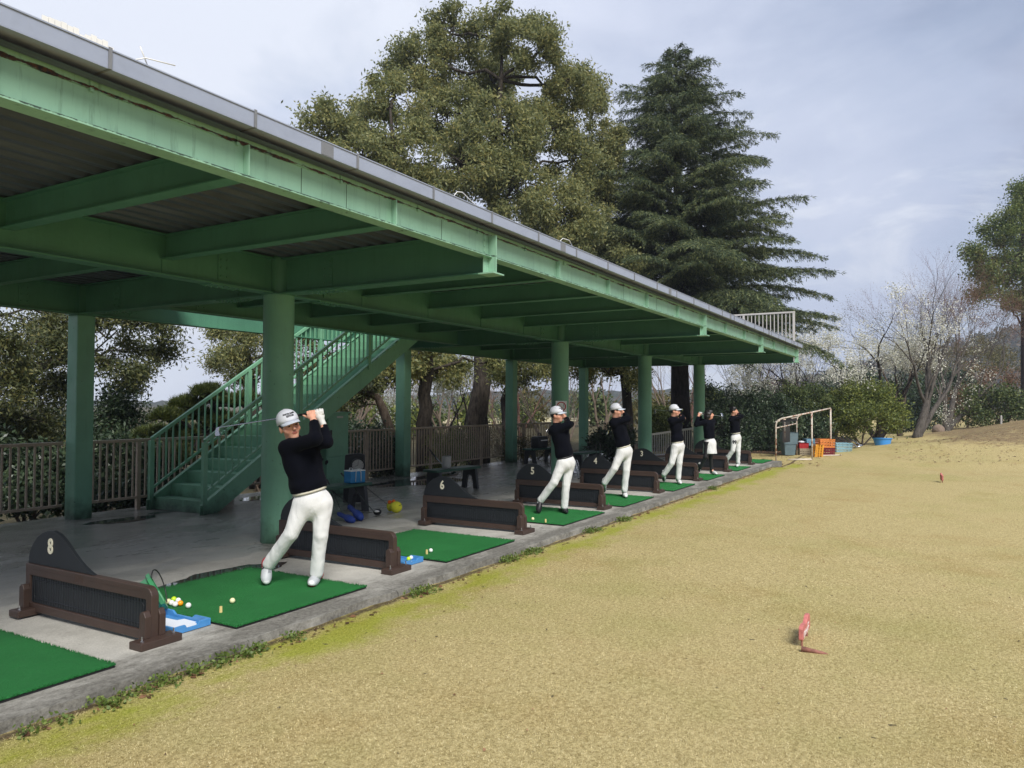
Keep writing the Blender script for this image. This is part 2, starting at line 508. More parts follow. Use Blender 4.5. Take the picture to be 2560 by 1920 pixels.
# ------------------------------------------------------------------ ground
def terrain_h(x, y):
    """Lawn flat near the range, a low mound rising to the right at the back, rolling land beyond."""
    sm = lambda a, b, t: (lambda q: q * q * (3 - 2 * q))(np.clip((t - a) / (b - a), 0, 1))
    h = -0.06 - 0.03 * np.sin(x * .35 + 1) * np.sin(y * .4) * np.clip((4 - y) / 3, 0, 1)
    m = sm(23.5, 33, x + 0.25 * y) * sm(5.0, -7.0, y)
    h = h + m * 1.30
    h = h - .10 * sm(8, 3, y) * sm(20.8, 22.2, x) * sm(25.5, 23.5, x) * sm(-10, 3, y)
    back = sm(36, 60, x + .25 * y) * sm(6, -7, y)
    h = h - back * .7
    h = h - .22 * sm(4.25, 4.9, y) * sm(24.6, 23.4, x)
    h = h - 0.8 * sm(11.5, 16, y) * sm(60, 20, x)
    h = h - .35 * sm(14, 40, y)
    h = h + .12 * np.sin(x * .9) * np.sin(y * .7 + 1) * sm(24, 32, x)
    return h


def th(x, y): return float(terrain_h(np.float64(x), np.float64(y)))


def grid_mesh(name, xs, ys, hf, mat, **k):
    X, Y = np.meshgrid(xs, ys, indexing='ij'); Z = hf(X, Y)
    V = np.stack([X, Y, Z], -1).reshape(-1, 3); ny = len(ys)
    i, j = np.meshgrid(np.arange(len(xs) - 1), np.arange(ny - 1), indexing='ij')
    a = (i * ny + j).ravel(); F = np.stack([a, a + ny, a + ny + 1, a + 1], -1)
    return np_mesh(name, V, F, mat, smooth=True)


def make_ground():
    n = NT('dry_lawn')
    x, y, z = n.xyz()
    fine = n.math('ADD', n.math('MULTIPLY', n.noise(150, 6, .8, stretch=(1, 1, .3)), .62), n.math('MULTIPLY', n.noise(48, 5, .75, off=(5, 2, 0)), .38)); mid = n.noise(38, 5, .65); big = n.noise(1.3, 5, .6); wide = n.noise(.35, 4, .55, off=(4, 9, 0))
    straw = n.ramp(fine, [(.38, (.13, .095, .038)), (.46, (.36, .29, .125)), (.54, (.56, .46, .225)), (.64, (.80, .70, .42))])
    green = n.ramp(fine, [(.38, (.10, .10, .03)), (.48, (.31, .29, .095)), (.64, (.58, .53, .22))])
    gm = n.ramp(n.math('ADD', n.math('MULTIPLY', big, .5), n.math('MULTIPLY', wide, .6)), [(.52, 0.0), (.74, .55)])
    c = n.mix(gm, straw, green)
    c = n.mix(n.ramp(mid, [(.38, .65), (.56, 0.0)]), c, n.mix(1.0, c, (.70, .68, .62), 'MULTIPLY'))
    # moss along the slab edge
    moss = n.ramp(fine, [(.38, (.10, .12, .012)), (.48, (.28, .305, .035)), (.64, (.48, .48, .09))])
    e = n.math('SUBTRACT', 1, n.math('MULTIPLY', n.math('ABSOLUTE', n.math('SUBTRACT', y, 3.80)), 1.5))
    inx = n.math('MULTIPLY', n.math('SUBTRACT', 26, x), .3)
    e = n.math('MINIMUM', e, inx)
    mm = n.ramp(n.math('ADD', n.math('MULTIPLY', e, .46), n.math('MULTIPLY', n.noise(1.7, 8, .72, off=(2, 2, 2), stretch=(.8, 1.3, 1)), 1.0)), [(.74, 0.0), (.98, .9)])
    c = n.mix(mm, c, moss)
    # bare soil right at the slab edge and scattered dark worm casts
    ed = n.math('SUBTRACT', 1, n.math('MULTIPLY', n.math('ABSOLUTE', n.math('SUBTRACT', y, 4.06)), 7))
    soil = n.ramp(n.math('ADD', n.math('MULTIPLY', ed, .5), n.math('MULTIPLY', n.noise(7, 6, .7), .6)), [(.58, 0.0), (.75, .9)])
    c = n.mix(soil, c, n.ramp(n.noise(60, 4), [(.35, (.045, .033, .02)), (.7, (.15, .11, .07))]))
    br = n.ramp(n.noise(.9, 6, .65, off=(1, 7, 3)), [(.52, 0.0), (.72, .45)])
    c = n.mix(br, c, n.mix(1.0, c, (.78, .66, .52), 'MULTIPLY'))
    casts = n.ramp(n.noise(13, 2, .5, off=(7, 1, 0)), [(.735, 0.0), (.76, .8)])
    c = n.mix(casts, c, (.05, .042, .03))
    # leaf litter and brown soil on the mound and beyond the fence
    mound = n.math('MULTIPLY', n.ramp(z, [(.10, 0.0), (.45, 1.0)]), 1.0)
    lit = n.ramp(n.math('ADD', n.math('MULTIPLY', mound, .55), n.math('MULTIPLY', n.noise(3.2, 7, .75), .8)), [(.72, 0.0), (.96, .8)])
    c = n.mix(lit, c, n.ramp(n.noise(26, 5, .7), [(.34, (.06, .04, .025)), (.6, (.22, .15, .09)), (.75, (.34, .25, .16))]))
    wood = n.math('MULTIPLY', n.ramp(n.math('ADD', n.math('MULTIPLY', y, .12), n.math('MULTIPLY', n.noise(.6, 3), .3)), [(1.25, 0.0)]), 1.0)
    shrub = n.math('GREATER_THAN', n.math('ADD', y, n.math('MULTIPLY', n.noise(.8, 4), 1.5)), n.math('MAXIMUM', 4.6, n.math('MULTIPLY', n.math('SUBTRACT', 26.3, x), 50)))
    far = n.math('LESS_THAN', x, 44)
    c = n.mix(n.math('MULTIPLY', shrub, far), c, n.ramp(n.noise(12, 6, .7), [(.3, (.02, .015, .009)), (.6, (.07, .048, .03)), (.8, (.17, .11, .07))]))
    beh = n.math('MULTIPLY', n.math('GREATER_THAN', y, 11.2), n.math('LESS_THAN', n.math('ADD', y, n.math('MULTIPLY', n.noise(.2, 3), 14)), 500))
    c = n.mix(beh, c, n.ramp(n.noise(5, 6, .7), [(.3, (.03, .03, .012)), (.55, (.10, .085, .045)), (.75, (.22, .18, .11))]))
    n.set(Base_Color=c, Roughness=.95, Specular_IOR_Level=.15)
    n.bump(fine, .014, .7)
    xs = np.concatenate([np.linspace(-60, -4, 16), np.arange(-3, 44, .4), np.geomspace(45, 640, 40)])
    ys = np.concatenate([-np.geomspace(420, 12, 26), np.arange(-11, 20, .25), np.geomspace(21, 640, 40)])
    g = grid_mesh('lawn', xs, ys, terrain_h, n.m); tag(g, kind='structure')
    # pale fairway beyond the trees
    f = NT('pale_fairway'); f.set(Base_Color=f.ramp(f.noise(.25, 5), [(.3, (.34, .29, .15)), (.7, (.52, .45, .27))]), Roughness=.95)
    mb = MB(); out = []
    for t in range(28):
        a = t / 28 * 2 * math.pi; out.append((70 + 26 * math.cos(a) + 3 * math.sin(3 * a), 47 + 13 * math.sin(a) + 2 * math.cos(4 * a)))
    mb.add([(70, 47, th(70, 47) + .03)] + [(p, q, th(p, q) + .03) for p, q in out], [(0, i + 1, (i + 1) % 28 + 1) for i in range(28)])
    tag(mb.build('fairway', f.m), kind='structure')


make_ground()

SLAB_X0, SLAB_X1, EDGE_Y, REAR_Y = -6.0, 22.6, 4.10, 11.35
PUDDLES = [(4.75, 5.86, .62, .27), (6.5, 10.12, .52, .22), (7.35, 10.35, .3, .10), (9.3, 10.5, .55, .22), (12.9, 9.75, 1.25, .62), (14.2, 10.2, .8, .3), (8.9, 9.3, .5, .2), (16.2, 7.9, .55, .18), (14.0, 6.0, .45, .14), (14.6, 7.3, .5, .16)]


def make_slab():
    n = NT('weathered_concrete')
    x, y, z = n.xyz()
    c = n.ramp(n.noise(2.1, 8, .68), [(.3, (.34, .325, .29)), (.5, (.48, .465, .42)), (.72, (.60, .58, .525))])
    c = n.mix(n.ramp(n.noise(90, 3, .6), [(.35, .35), (.65, 0.0)]), c, (.12, .115, .10))
    # damp towards the rear and in blotches: a real wet patch, darker and glossier
    wy = n.math('MULTIPLY', n.math('SUBTRACT', y, 5.4), .085)
    wet = n.math('ADD', wy, n.math('MULTIPLY', n.noise(1.25, 9, .66, stretch=(.55, 1.35, 1), off=(3, 1, 0), dist=.5), .8))
    wm = n.ramp(wet, [(.52, 0.0), (.545, .7), (.95, 1.0)])
    c = n.mix(wm, c, n.mix(1.0, c, (.58, .57, .55), 'MULTIPLY'))
    # dirt on the outer strip
    ed = n.math('SUBTRACT', 1, n.math('MULTIPLY', n.math('ABSOLUTE', n.math('SUBTRACT', y, 4.20)), 1.7))
    dm = n.ramp(n.math('ADD', n.math('MULTIPLY', ed, .36), n.math('MULTIPLY', n.noise(1.5, 9, .78, stretch=(1, 2.0, 1), off=(8, 3, 0)), 1.05)), [(.62, 0.0), (.86, .88)])
    c = n.mix(dm, c, n.ramp(n.noise(30, 5, .7), [(.35, (.06, .056, .046)), (.65, (.20, .19, .165))]))
    # hairline cracks
    v = n.t.nodes.new('ShaderNodeTexVoronoi'); v.feature = 'DISTANCE_TO_EDGE'; v.inputs['Scale'].default_value = .42
    w = n.t.nodes.new('ShaderNodeVectorMath'); w.operation = 'ADD'
    nn = n.t.nodes.new('ShaderNodeTexNoise'); nn.inputs['Scale'].default_value = 2.0; nn.inputs['Detail'].default_value = 6
    n.t.links.new(n.pos, nn.inputs['Vector']); n.t.links.new(n.pos, w.inputs[0]); n.t.links.new(nn.outputs['Color'], w.inputs[1])
    n.t.links.new(w.outputs[0], v.inputs['Vector'])
    cr = n.math('MULTIPLY', n.ramp(v.outputs['Distance'], [(.0, 1.0), (.006, 0.0)]), n.ramp(n.noise(.6, 2, off=(1, 9, 0)), [(.5, 0.0), (.6, .8)]))
    c = n.mix(cr, c, (.03, .028, .025))
    n.set(Base_Color=c, Roughness=n.ramp(wm, [(0.0, .85), (.6, .45), (.8, .24), (1.0, .14)]), Specular_IOR_Level=.45)
    n.bump(n.math('ADD', n.noise(70, 4, .6), n.math('MULTIPLY', n.noise(3, 4), 1.5)), .006, n.math('SUBTRACT', .7, n.math('MULTIPLY', wm, .6)) if False else .5)
    xs = np.arange(SLAB_X0, SLAB_X1 + .01, .2); ys = np.concatenate([[EDGE_Y], np.arange(4.3, REAR_Y + .01, .2)])
    V = []; F = []; nx, ny = len(xs), len(ys)
    mb = MB()
    rag = [EDGE_Y + .012 * math.sin(7.1 * a) + .010 * math.sin(17 * a + 1) for a in xs]
    endx = lambda yy: SLAB_X1 + max(0, yy - 5.6) * .45 if yy < 9 else SLAB_X1 + 1.5
    pt = lambda i, j: (xs[i] if i < nx - 1 else endx(ys[j]), rag[i] if j == 0 else ys[j], floor_z(ys[j]))
    vs = [pt(i, j) for i in range(nx) for j in range(ny)]
    fs = [(i * ny + j, (i + 1) * ny + j, (i + 1) * ny + j + 1, i * ny + j + 1) for i in range(nx - 1) for j in range(ny - 1)]
    o = len(vs)
    ring = [(i, 0) for i in range(nx)] + [(nx - 1, j) for j in range(1, ny)] + [(i, ny - 1) for i in range(nx - 2, -1, -1)] + [(0, j) for j in range(ny - 2, 0, -1)]
    for i, j in ring:
        p = pt(i, j); vs.append((p[0], p[1], -.5))
    k = len(ring)
    for a in range(k):
        b = (a + 1) % k
        fs.append((ring[a][0] * ny + ring[a][1], o + a, o + b, ring[b][0] * ny + ring[b][1]))
    mb.add(vs, fs)
    tag(mb.build('concrete_floor', n.m), kind='structure')
    # the pools that stand on it
    w = NT('standing_water')
    w.set(Base_Color=(.045, .045, .045), Roughness=.03, Specular_IOR_Level=.75)
    w.bump(w.noise(6, 2), .002, .12)
    rnd = random.Random(3)
    for cx, cy, a, b in PUDDLES:
        mb = MB(); k = 40; ph = [rnd.uniform(0, 6.28) for _ in range(4)]
        ps = []
        for t in range(k):
            q = t / k * 2 * math.pi
            r = 1 + .12 * math.sin(2 * q + ph[0]) + .10 * math.sin(3 * q + ph[1]) + .06 * math.sin(7 * q + ph[2]) + .03 * math.sin(13 * q + ph[3])
            ps.append((cx + a * r * math.cos(q), cy + b * r * math.sin(q)))
        if cx == 4.75:      # an island of silt stands clear of the water
            inn = [(cx + (p - cx) * .30 + .1, cy + (q - cy) * .34 - .02) for p, q in ps]
            mb.add([(p, q, floor_z(q) + .004) for p, q in ps] + [(p, q, floor_z(q) + .004) for p, q in inn], [(i, (i + 1) % k, k + (i + 1) % k, k + i) for i in range(k)])
        else:
            mb.add([(cx, cy, floor_z(cy) + .004)] + [(p, q, floor_z(q) + .004) for p, q in ps], [(0, i + 1, (i + 1) % k + 1) for i in range(k)])
        tag(mb.build('puddle', w.m), kind='structure')


make_slab()
# ------------------------------------------------------------------ the two-tier shelter of green steel
CX = [-1.2, 6.3, 13.8, 18.8, 23.8]       # column lines along the range
FY, RY, BY = 6.85, 10.9, 3.93             # front columns, rear columns, fascia beam
ZG, ZT, ZS = 2.88, 3.30, 3.05             # girder soffit, steel top, small beam soffit


def ibeam(mb, a, b, z0, z1, fw, tw=.010, tf=.014, bottom_only=False):
    """I-section along the ground line a-b; z0 soffit, z1 top."""
    a, b = Vector((*a, 0)), Vector((*b, 0)); d = (b - a).normalized(); r = Vector((d.y, -d.x, 0))
    def pl(w0, w1, q0, q1):
        vs = [p + r * w + Vector((0, 0, q)) for p in (a, b) for (w, q) in ((w0, q0), (w1, q0), (w1, q1), (w0, q1))]
        mb.add(vs, [(0, 1, 2, 3), (7, 6, 5, 4), (0, 4, 5, 1), (1, 5, 6, 2), (2, 6, 7, 3), (3, 7, 4, 0)])
    pl(-tw / 2, tw / 2, z0 + tf, z1 - tf)
    pl(-fw / 2, fw / 2, z0, z0 + tf); pl(-fw / 2, fw / 2, z1 - tf, z1)
    return mb


def make_shelter():
    S = thing('range_shelter', 'green steel two-tier driving range shelter on round and square columns over the row of bays', 'shelter', (6.3, 6.85, 0))
    g, gb, gc = mt['green'], mt['green_beam'], mt['green_col']
    x0, x1 = CX[0] - .6, CX[-1] + .12
    for x in CX:
        mb = MB()
        pr = [(.178, floor_z(FY) - .02), (.178, ZG - .012)]
        mb.lathe(pr, 40, Matrix.Translation((x, FY, 0)))
        c = mb.build('round_column', gc, S, smooth=40)
        MB().lathe([(.20, ZG - .012), (.20, ZG)], 40, Matrix.Translation((x, FY, 0))).build('collar', g, c, smooth=40)
        MB().lathe([(.128, ZG), (.128, ZT + .05)], 32, Matrix.Translation((x, FY, 0))).build('column_head', g, c, smooth=40)
        mb = MB(); mb.bx(x - .13, x + .13, RY - .13, RY + .13, floor_z(RY) - .03, ZG - .012)
        c = mb.build('square_column', gc, S, bevel=.02, seg=3)
        MB().bx(x - .15, x + .15, RY - .15, RY + .15, ZG - .012, ZG).build('collar', g, c)
        MB().bx(x - .10, x + .10, RY - .10, RY + .10, ZG, ZT + .05).build('column_head', g, c)
        # cross girder, its splice plates and bolts
        mb = MB(); ibeam(mb, (x, BY + .05), (x, FY - .129), ZG, ZT, .20); ibeam(mb, (x, FY + .129), (x, RY - .101), ZG, ZT, .20)
        gi = mb.build('cross_girder', g, S)
        for yy in (FY - .78, FY + .78, RY - .85):
            for sx in (-1, 1):
                mb = MB(); mb.bx(x + sx * .006, x + sx * .014, yy - .075, yy + .075, ZG + .05, ZT - .05)
                for i in (-1, 1):
                    for k in range(4): mb.ball((x + sx * .015, yy + i * .04, ZG + .09 + k * .08), .014, 6)
                mb.build('splice_plate', g, gi)
            mb = MB(); mb.bx(x - .10, x + .10, yy - .22, yy + .22, ZG - .010, ZG - .0005)
            for i in range(6):
                for sx in (-1, 1): mb.ball((x + sx * .065, yy - .18 + i * .072, ZG - .012), .015, 6)
            mb.build('splice_plate', g, gi)
        # bracket plate where the girder carries the fascia beam
        mb = MB(); mb.bx(x - .008, x + .008, BY - .10, BY - .0105, ZG + .0122, 3.266); mb.bx(x - .10, x + .10, BY - .13, BY + .05, ZG - .002, ZG + .012)
        mb.bx(x - .10, x + .10, BY - .0102, BY - .0058, ZG + .0122, 3.2665)
        for i in range(4):
            for sx in (-1, 1): mb.ball((x + sx * .085, BY - .012, ZS + .05 + i * .055), .010, 6)
        mb.build('bracket', gb, S)
    # fascia beam with web stiffeners
    mb = MB(); mb.bx(x0, x1, BY - .005, BY + .005, ZS + .014, 3.268); mb.bx(x0, x1, BY - .058, BY + .072, ZS, ZS + .0138)
    mb.bx(x0, x1, BY + .0055, BY + .08, ZT - .014, ZT); mb.bx(x0, x1, BY - .013, BY + .0052, 3.2685, 3.352)
    fb = mb.build('fascia_beam', gb, S)
    secs = []
    for a, b, n_ in ((CX[0], CX[1], 5), (CX[1], CX[2], 5), (CX[2], CX[3], 3), (CX[3], CX[4], 3)):
        secs += [a + (b - a) * i / n_ for i in range(1, n_)]
    for xx in secs:
        MB().bx(xx - .005, xx + .005, BY - .056, BY - .0055, ZS + .0142, 3.268).build('stiffener', gb, fb)
    for xx in (3.80, 4.26, 5.5, 9.9, 11.3): MB().bx(xx - .0022, xx + .0022, BY - .0065, BY - .0052, ZS + .02, 3.262).build('weld_seam', mt['rust_line'], fb)
    for xx in [2.29 + .95 * i for i in range(-3, 24)]:
        MB().bx(xx - .010, xx + .010, BY - .024, BY - .0132, 3.252, 3.336).build('gutter_bracket', gb, S)
    # longitudinal beams on the column lines and beside the stair opening
    for nm, yy, xa, xb, gm in (('long_beam', FY, x0, x1, g), ('long_beam', RY, x0, x1, g), ('long_beam', 9.32, CX[1], CX[2], g)):
        mb = MB()
        if yy == 9.32: ibeam(mb, (xa + .11, yy), (xb - .11, yy), ZG + .02, ZT, .18)
        else:
            w = .129 if yy == FY else .101
            pts = [x0] + [c for c in CX for _ in (0, 1)] + [x1]
            ends = [x0 + 0] + sum([[c - w, c + w] for c in CX], []) + [x1]
            for i in range(0, len(ends), 2):
                if ends[i + 1] - ends[i] > .05: ibeam(mb, (ends[i], yy), (ends[i + 1], yy), ZG + .002, ZT - .001, .18)
        lb = mb.build(nm, gm, S)
        for c in CX[1:]:
            for sx in ((-1, 1) if yy != 9.32 else (1,)):
                q = c + sx * .8
                if q > x1 or (yy == 9.32 and q > xb): continue
                for sy in (-1, 1):
                    mb = MB(); mb.bx(q - .075, q + .075, yy + sy * .006, yy + sy * .014, ZG + .06, ZT - .06)
                    for i in (-1, 1):
                        for k in range(3): mb.ball((q + i * .04, yy + sy * .015, ZG + .11 + k * .09), .013, 6)
                    mb.build('splice_plate', g, lb)
                if yy == FY:
                    mb = MB(); mb.bx(q - .22, q + .22, yy - .09, yy + .09, ZG - .008, ZG + .0015)
                    for i in range(6):
                        for sy in (-1, 1): mb.ball((q - .18 + i * .072, yy + sy * .06, ZG - .010), .014, 6)
                    mb.build('splice_plate', g, lb)
    # small beams across, between the long ones
    for xx in secs:
        mb = MB(); ibeam(mb, (xx, BY + .006), (xx, FY - .006), ZS + .004, ZT - .002, .12, .008, .010)
        far = 9.31 if CX[1] < xx < CX[2] else RY - .006
        ibeam(mb, (xx, FY + .006), (xx, far), ZS + .004, ZT - .002, .12, .008, .010)
        mb.bx(xx - .05, xx + .05, FY - .014, FY - .006, ZG + .02, ZS + .004); mb.bx(xx - .05, xx + .05, FY + .006, FY + .014, ZG + .02, ZS + .004)
        mb.build('cross_beam', g, S)
    # corrugated deck: ribs run along the range
    mb = MB()
    def deck(xa, xb, ya, yb):
        prof = []; yy = ya
        while yy < yb - .01:
            prof += [(yy, ZT + .004), (yy + .075, ZT + .004), (yy + .105, ZT + .062), (yy + .17, ZT + .062)]; yy += .20
        prof.append((yb, ZT + .004)); prof = [p for p in prof if p[0] <= yb + 1e-6]
        n_ = len(prof)
        mb.add([(xx, p, q) for xx in (xa, xb) for p, q in prof], [(i, i + 1, n_ + i + 1, n_ + i) for i in range(n_ - 1)])
    OX0, OX1 = 7.75, 13.0
    deck(x0, x1, 3.82, 9.32); deck(x0, OX0, 9.36, 11.05); deck(OX1, x1, 9.36, 11.05)
    mb.build('corrugated_deck', mt['deck'], S)
    mb = MB()
    for a, b, c, d in ((x0, x1, 3.80, 9.32), (x0, OX0, 9.33, 11.06), (OX1, x1, 9.33, 11.06)): mb.bx(a, b, c, d, ZT + .072, ZT + .13)
    mb.build('deck_slab', mt['grey_metal'], S)
    MB().bx(x0, x1 + .004, 11.062, 11.075, ZS, ZT + .13).build('rear_fascia', g, S)
    MB().bx(x1 + .006, x1 + .016, 4.0, 11.06, ZS + .1, ZT + .13).build('end_fascia', g, S)
    # box gutter along the front
    mb = MB(); zb, zt_ = 3.338, 3.436; ya, yb = 3.757, 3.815
    mb.bx(x0, x1 + .15, ya, BY - .0135, zb, zb + .004); mb.bx(x0, x1 + .15, ya, ya + .004, zb + .0045, zt_); mb.bx(x0, x1 + .15, ya - .006, ya + .02, zt_ + .0005, zt_ + .008)
    mb.bx(x1 + .151, x1 + .155, ya, BY - .0135, zb, zt_)
    gu = mb.build('gutter', mt['grey_metal'], S)
    for xx in [2.29 + .95 * i for i in range(-3, 24)]:
        mb = MB(); mb.bx(xx - .009, xx + .009, ya - .0105, ya - .0005, zb - .002, zt_ + .014); mb.bx(xx - .006, xx + .006, ya, BY - .025, zb - .004, zb - .0005)
        mb.build('gutter_joint', mt['gutter_seam'], gu)
    for xx in (3.88, 7.64, 11.46, 15.3, 19.1, 22.6):
        MB().bx(xx - .06, xx + .06, ya - .0035, ya - .0005, zb + .004, zt_ - .002).build('patch', mt['gutter_seam'], gu)
    # torn edge strip and loose wires on the gutter lip
    def wire(pts): MB().tube(pts, .004, 5).build('loose_wire', mt['white'], S, smooth=1)
    wire([(5.45, 3.76, 3.44), (5.52, 3.77, 3.50), (5.62, 3.78, 3.52), (5.78, 3.78, 3.47), (5.95, 3.78, 3.44)])
    wire([(7.6, 3.78, 3.45), (7.68, 3.78, 3.50), (7.85, 3.78, 3.51), (7.96, 3.78, 3.44)])
    wire([(2.42, 3.78, 3.44), (2.50, 3.77, 3.485), (2.66, 3.74, 3.50)]); wire([(2.52, 3.78, 3.45), (2.46, 3.76, 3.53)])
    mb = MB(); rnd = random.Random(5); xx = 1.95
    while xx < 2.28:
        hgt = rnd.uniform(.008, .035); mb.bx(xx, xx + .028, ya - .004, ya + .006, zt_ + .009, zt_ + .009 + hgt); xx += .03
    mb.build('torn_flashing', mt['white'], S)
    return S


SHELTER = make_shelter()


def make_deck_rail():
    t = thing('guard_rail', 'pale metal guard rail on the far end of the upper deck', 'railing', (24.0, 4.0, 3.43))
    b = mt['beige_metal']; X = 23.85; zt_, zb = 4.44, 3.43
    MB().bx(X - .03, X + .03, 3.93, 10.9, zt_ - .05, zt_).build('top_rail', b, t, bevel=.008)
    MB().bx(X - .02, X + .02, 3.96, 10.9, zb + .10, zb + .14).build('bottom_rail', b, t)
    for yy in (3.965, 5.45, 6.9, 8.4, 10.0): MB().bx(X - .03, X + .03, yy - .03, yy + .03, zb, zt_ - .05).build('post', b, t)
    me = None; yy = 4.08
    while yy < 10.8:
        if me is None: ob = MB().bx(X - .011, X + .011, yy - .011, yy + .011, zb + .14, zt_ - .05).build('baluster', b, t); me = ob; y0 = yy
        elif min(abs(yy - q) for q in (5.45, 6.9, 8.4, 10.0)) > .05:
            c = me.copy(); COL.objects.link(c); c.location = me.location + Vector((0, yy - y0, 0))
        yy += .113


make_deck_rail()


def make_stairs():
    t = thing('staircase', 'green steel staircase with railings climbing to the upper deck behind the near round column', 'staircase', (7.5, 10.2, 0))
    g = mt['green_stair']; ya, yb = 9.57, 10.84; n_ = 18; xs, xe = 7.45, 12.75; z0 = floor_z(10.2); zE = 3.43
    rise = (zE - z0) / (n_ + 1); run = (xe - xs) / n_; sl = (zE - z0) / (xe - xs + run)
    zl = lambda x: z0 + (x - xs + .02) * sl
    for i in range(n_):
        xx = xs + i * run; z = z0 + (i + 1) * rise
        mb = MB(); mb.bx(xx, xx + run + .03, ya + .02, yb - .02, z - .012, z); mb.bx(xx, xx + .008, ya + .02, yb - .02, z - rise + .001, z - .013)
        mb.build('step', g, t)
    for yy in (ya, yb):
        p = [(xs - .12, -.05 + z0), (xs + .10, z0 - .05), (xe + .1, zl(xe) - .18), (xe + .1, zl(xe) + .16), (xs - .12, zl(xs - .12) + .20)]
        mb = MB(); mb.prism([(a, b) for a, b in p], (0, yy - .006, 0), (1, 0, 0), (0, 0, 1), (0, .012, 0))
        a0, a1 = Vector((xs - .1, yy, zl(xs - .1) + .195)), Vector((xe + .1, yy, zl(xe + .1) + .155))
        mb.beam(a0, a1, .07, .01)
        st = mb.build('stringer', g, t)
        rt = lambda x: zl(x) + 1.02 + .10
        rail = MB(); rail.beam((xs - .05, yy, rt(xs - .05)), (xe + .15, yy, rt(xe + .15)), .05, .05); rail.build('handrail', g, t)
        MB().beam((xs - .05, yy, zl(xs - .05) + .33), (xe + .15, yy, zl(xe + .15) + .33), .035, .035).build('lower_rail', g, t)
        for xx in (xs - .05, xs + 1.85, xs + 3.6): MB().bx(xx - .035, xx + .035, yy - .03, yy + .03, z0 - .02 if xx < xs else zl(xx) + .05, rt(xx) - .025).build('post', g, t)
        first = None; xx = xs + .09
        while xx < xe:
            if min(abs(xx - q) for q in (xs + 1.85, xs + 3.6)) > .055:
                if first is None:
                    first = MB().bx(xx - .011, xx + .011, yy - .011, yy + .011, zl(xx) + .34, rt(xx) - .02).build('baluster', g, t); fx = xx
                else:
                    c = first.copy(); COL.objects.link(c); c.location = first.location + Vector((xx - fx, 0, (xx - fx) * sl))
            xx += .120
    # landing guard beside the opening
    for xx in (11.4, 12.1, 12.8, 13.3): pass


make_stairs()


def make_fence(name, label, x0, x1, group):
    t = thing('metal_fence', label, 'fence', (x0, 11.06, 0), group)
    b = mt['fence']; Y = 11.08; zb = floor_z(Y) - .02; zt_ = 1.03
    MB().bx(x0, x1, Y - .03, Y + .03, zt_ - .045, zt_).build('top_rail', b, t, bevel=.008)
    MB().bx(x0, x1, Y - .02, Y + .02, zb + .19, zb + .225).build('bottom_rail', b, t)
    n_ = max(2, round((x1 - x0) / 1.9)); posts = [x0 + (x1 - x0) * (i + .5) / n_ for i in range(n_)]
    for q in posts: MB().bx(q - .03, q + .03, Y - .028, Y + .028, zb - .1, zt_ - .046).build('post', b, t)
    first = None; xx = x0 + .07
    while xx < x1 - .02:
        if min(abs(xx - q) for q in posts) > .05:
            if first is None: first = MB().bx(xx - .0115, xx + .0115, Y - .0115, Y + .0115, zb + .226, zt_ - .046).build('baluster', b, t); fx = xx
            else: c = first.copy(); COL.objects.link(c); c.location = first.location + Vector((xx - fx, 0, 0))
        xx += .106


FG = 'fence runs between the rear columns'
make_fence('f', 'brown metal fence run left of the leftmost square column', 2.0, 6.16, FG)
make_fence('f', 'brown metal fence run behind the staircase and green cabinet', 6.44, 13.66, FG)
make_fence('f', 'brown metal fence run behind the bench with the grey towel, before the thick trunks', 13.94, 18.66, FG)
make_fence('f', 'brown metal fence run behind the golfer in black shoes, furthest from the stairs', 18.94, 22.6, FG)


def make_ramp_rail():
    t = thing('sloped_railing', 'pale railing with a sloping top rail behind the bay 2 divider', 'railing', (21, 8, 0))
    b = mt['beige_metal']; A = at(1622, 1087, 23.2); B = at(1742, 1069.5, 24.6)
    za = floor_z(A.y) - .02
    MB().beam(A, B, .05, .06).build('top_rail', b, t)
    MB().beam((A.x, A.y, za + .1), (B.x, B.y, za + .1), .04, .04).build('bottom_rail', b, t)
    MB().beam((A.x, A.y, za + .0), (B.x, B.y, za + .0), .12, .14).build('kerb', mt['rock'], t)
    for i in range(22):
        f = (i + .5) / 22; p = A.lerp(B, f)
        MB().bx(p.x - .014, p.x + .014, p.y - .014, p.y + .014, za + .12, p.z - .03).build('baluster', b, t)


make_ramp_rail()
# ------------------------------------------------------------------ bays: dividers, mats, trays, balls
PITCH = 2.51
DX = [3.16 + PITCH * k for k in range(8)]      # divider 8 ... 1


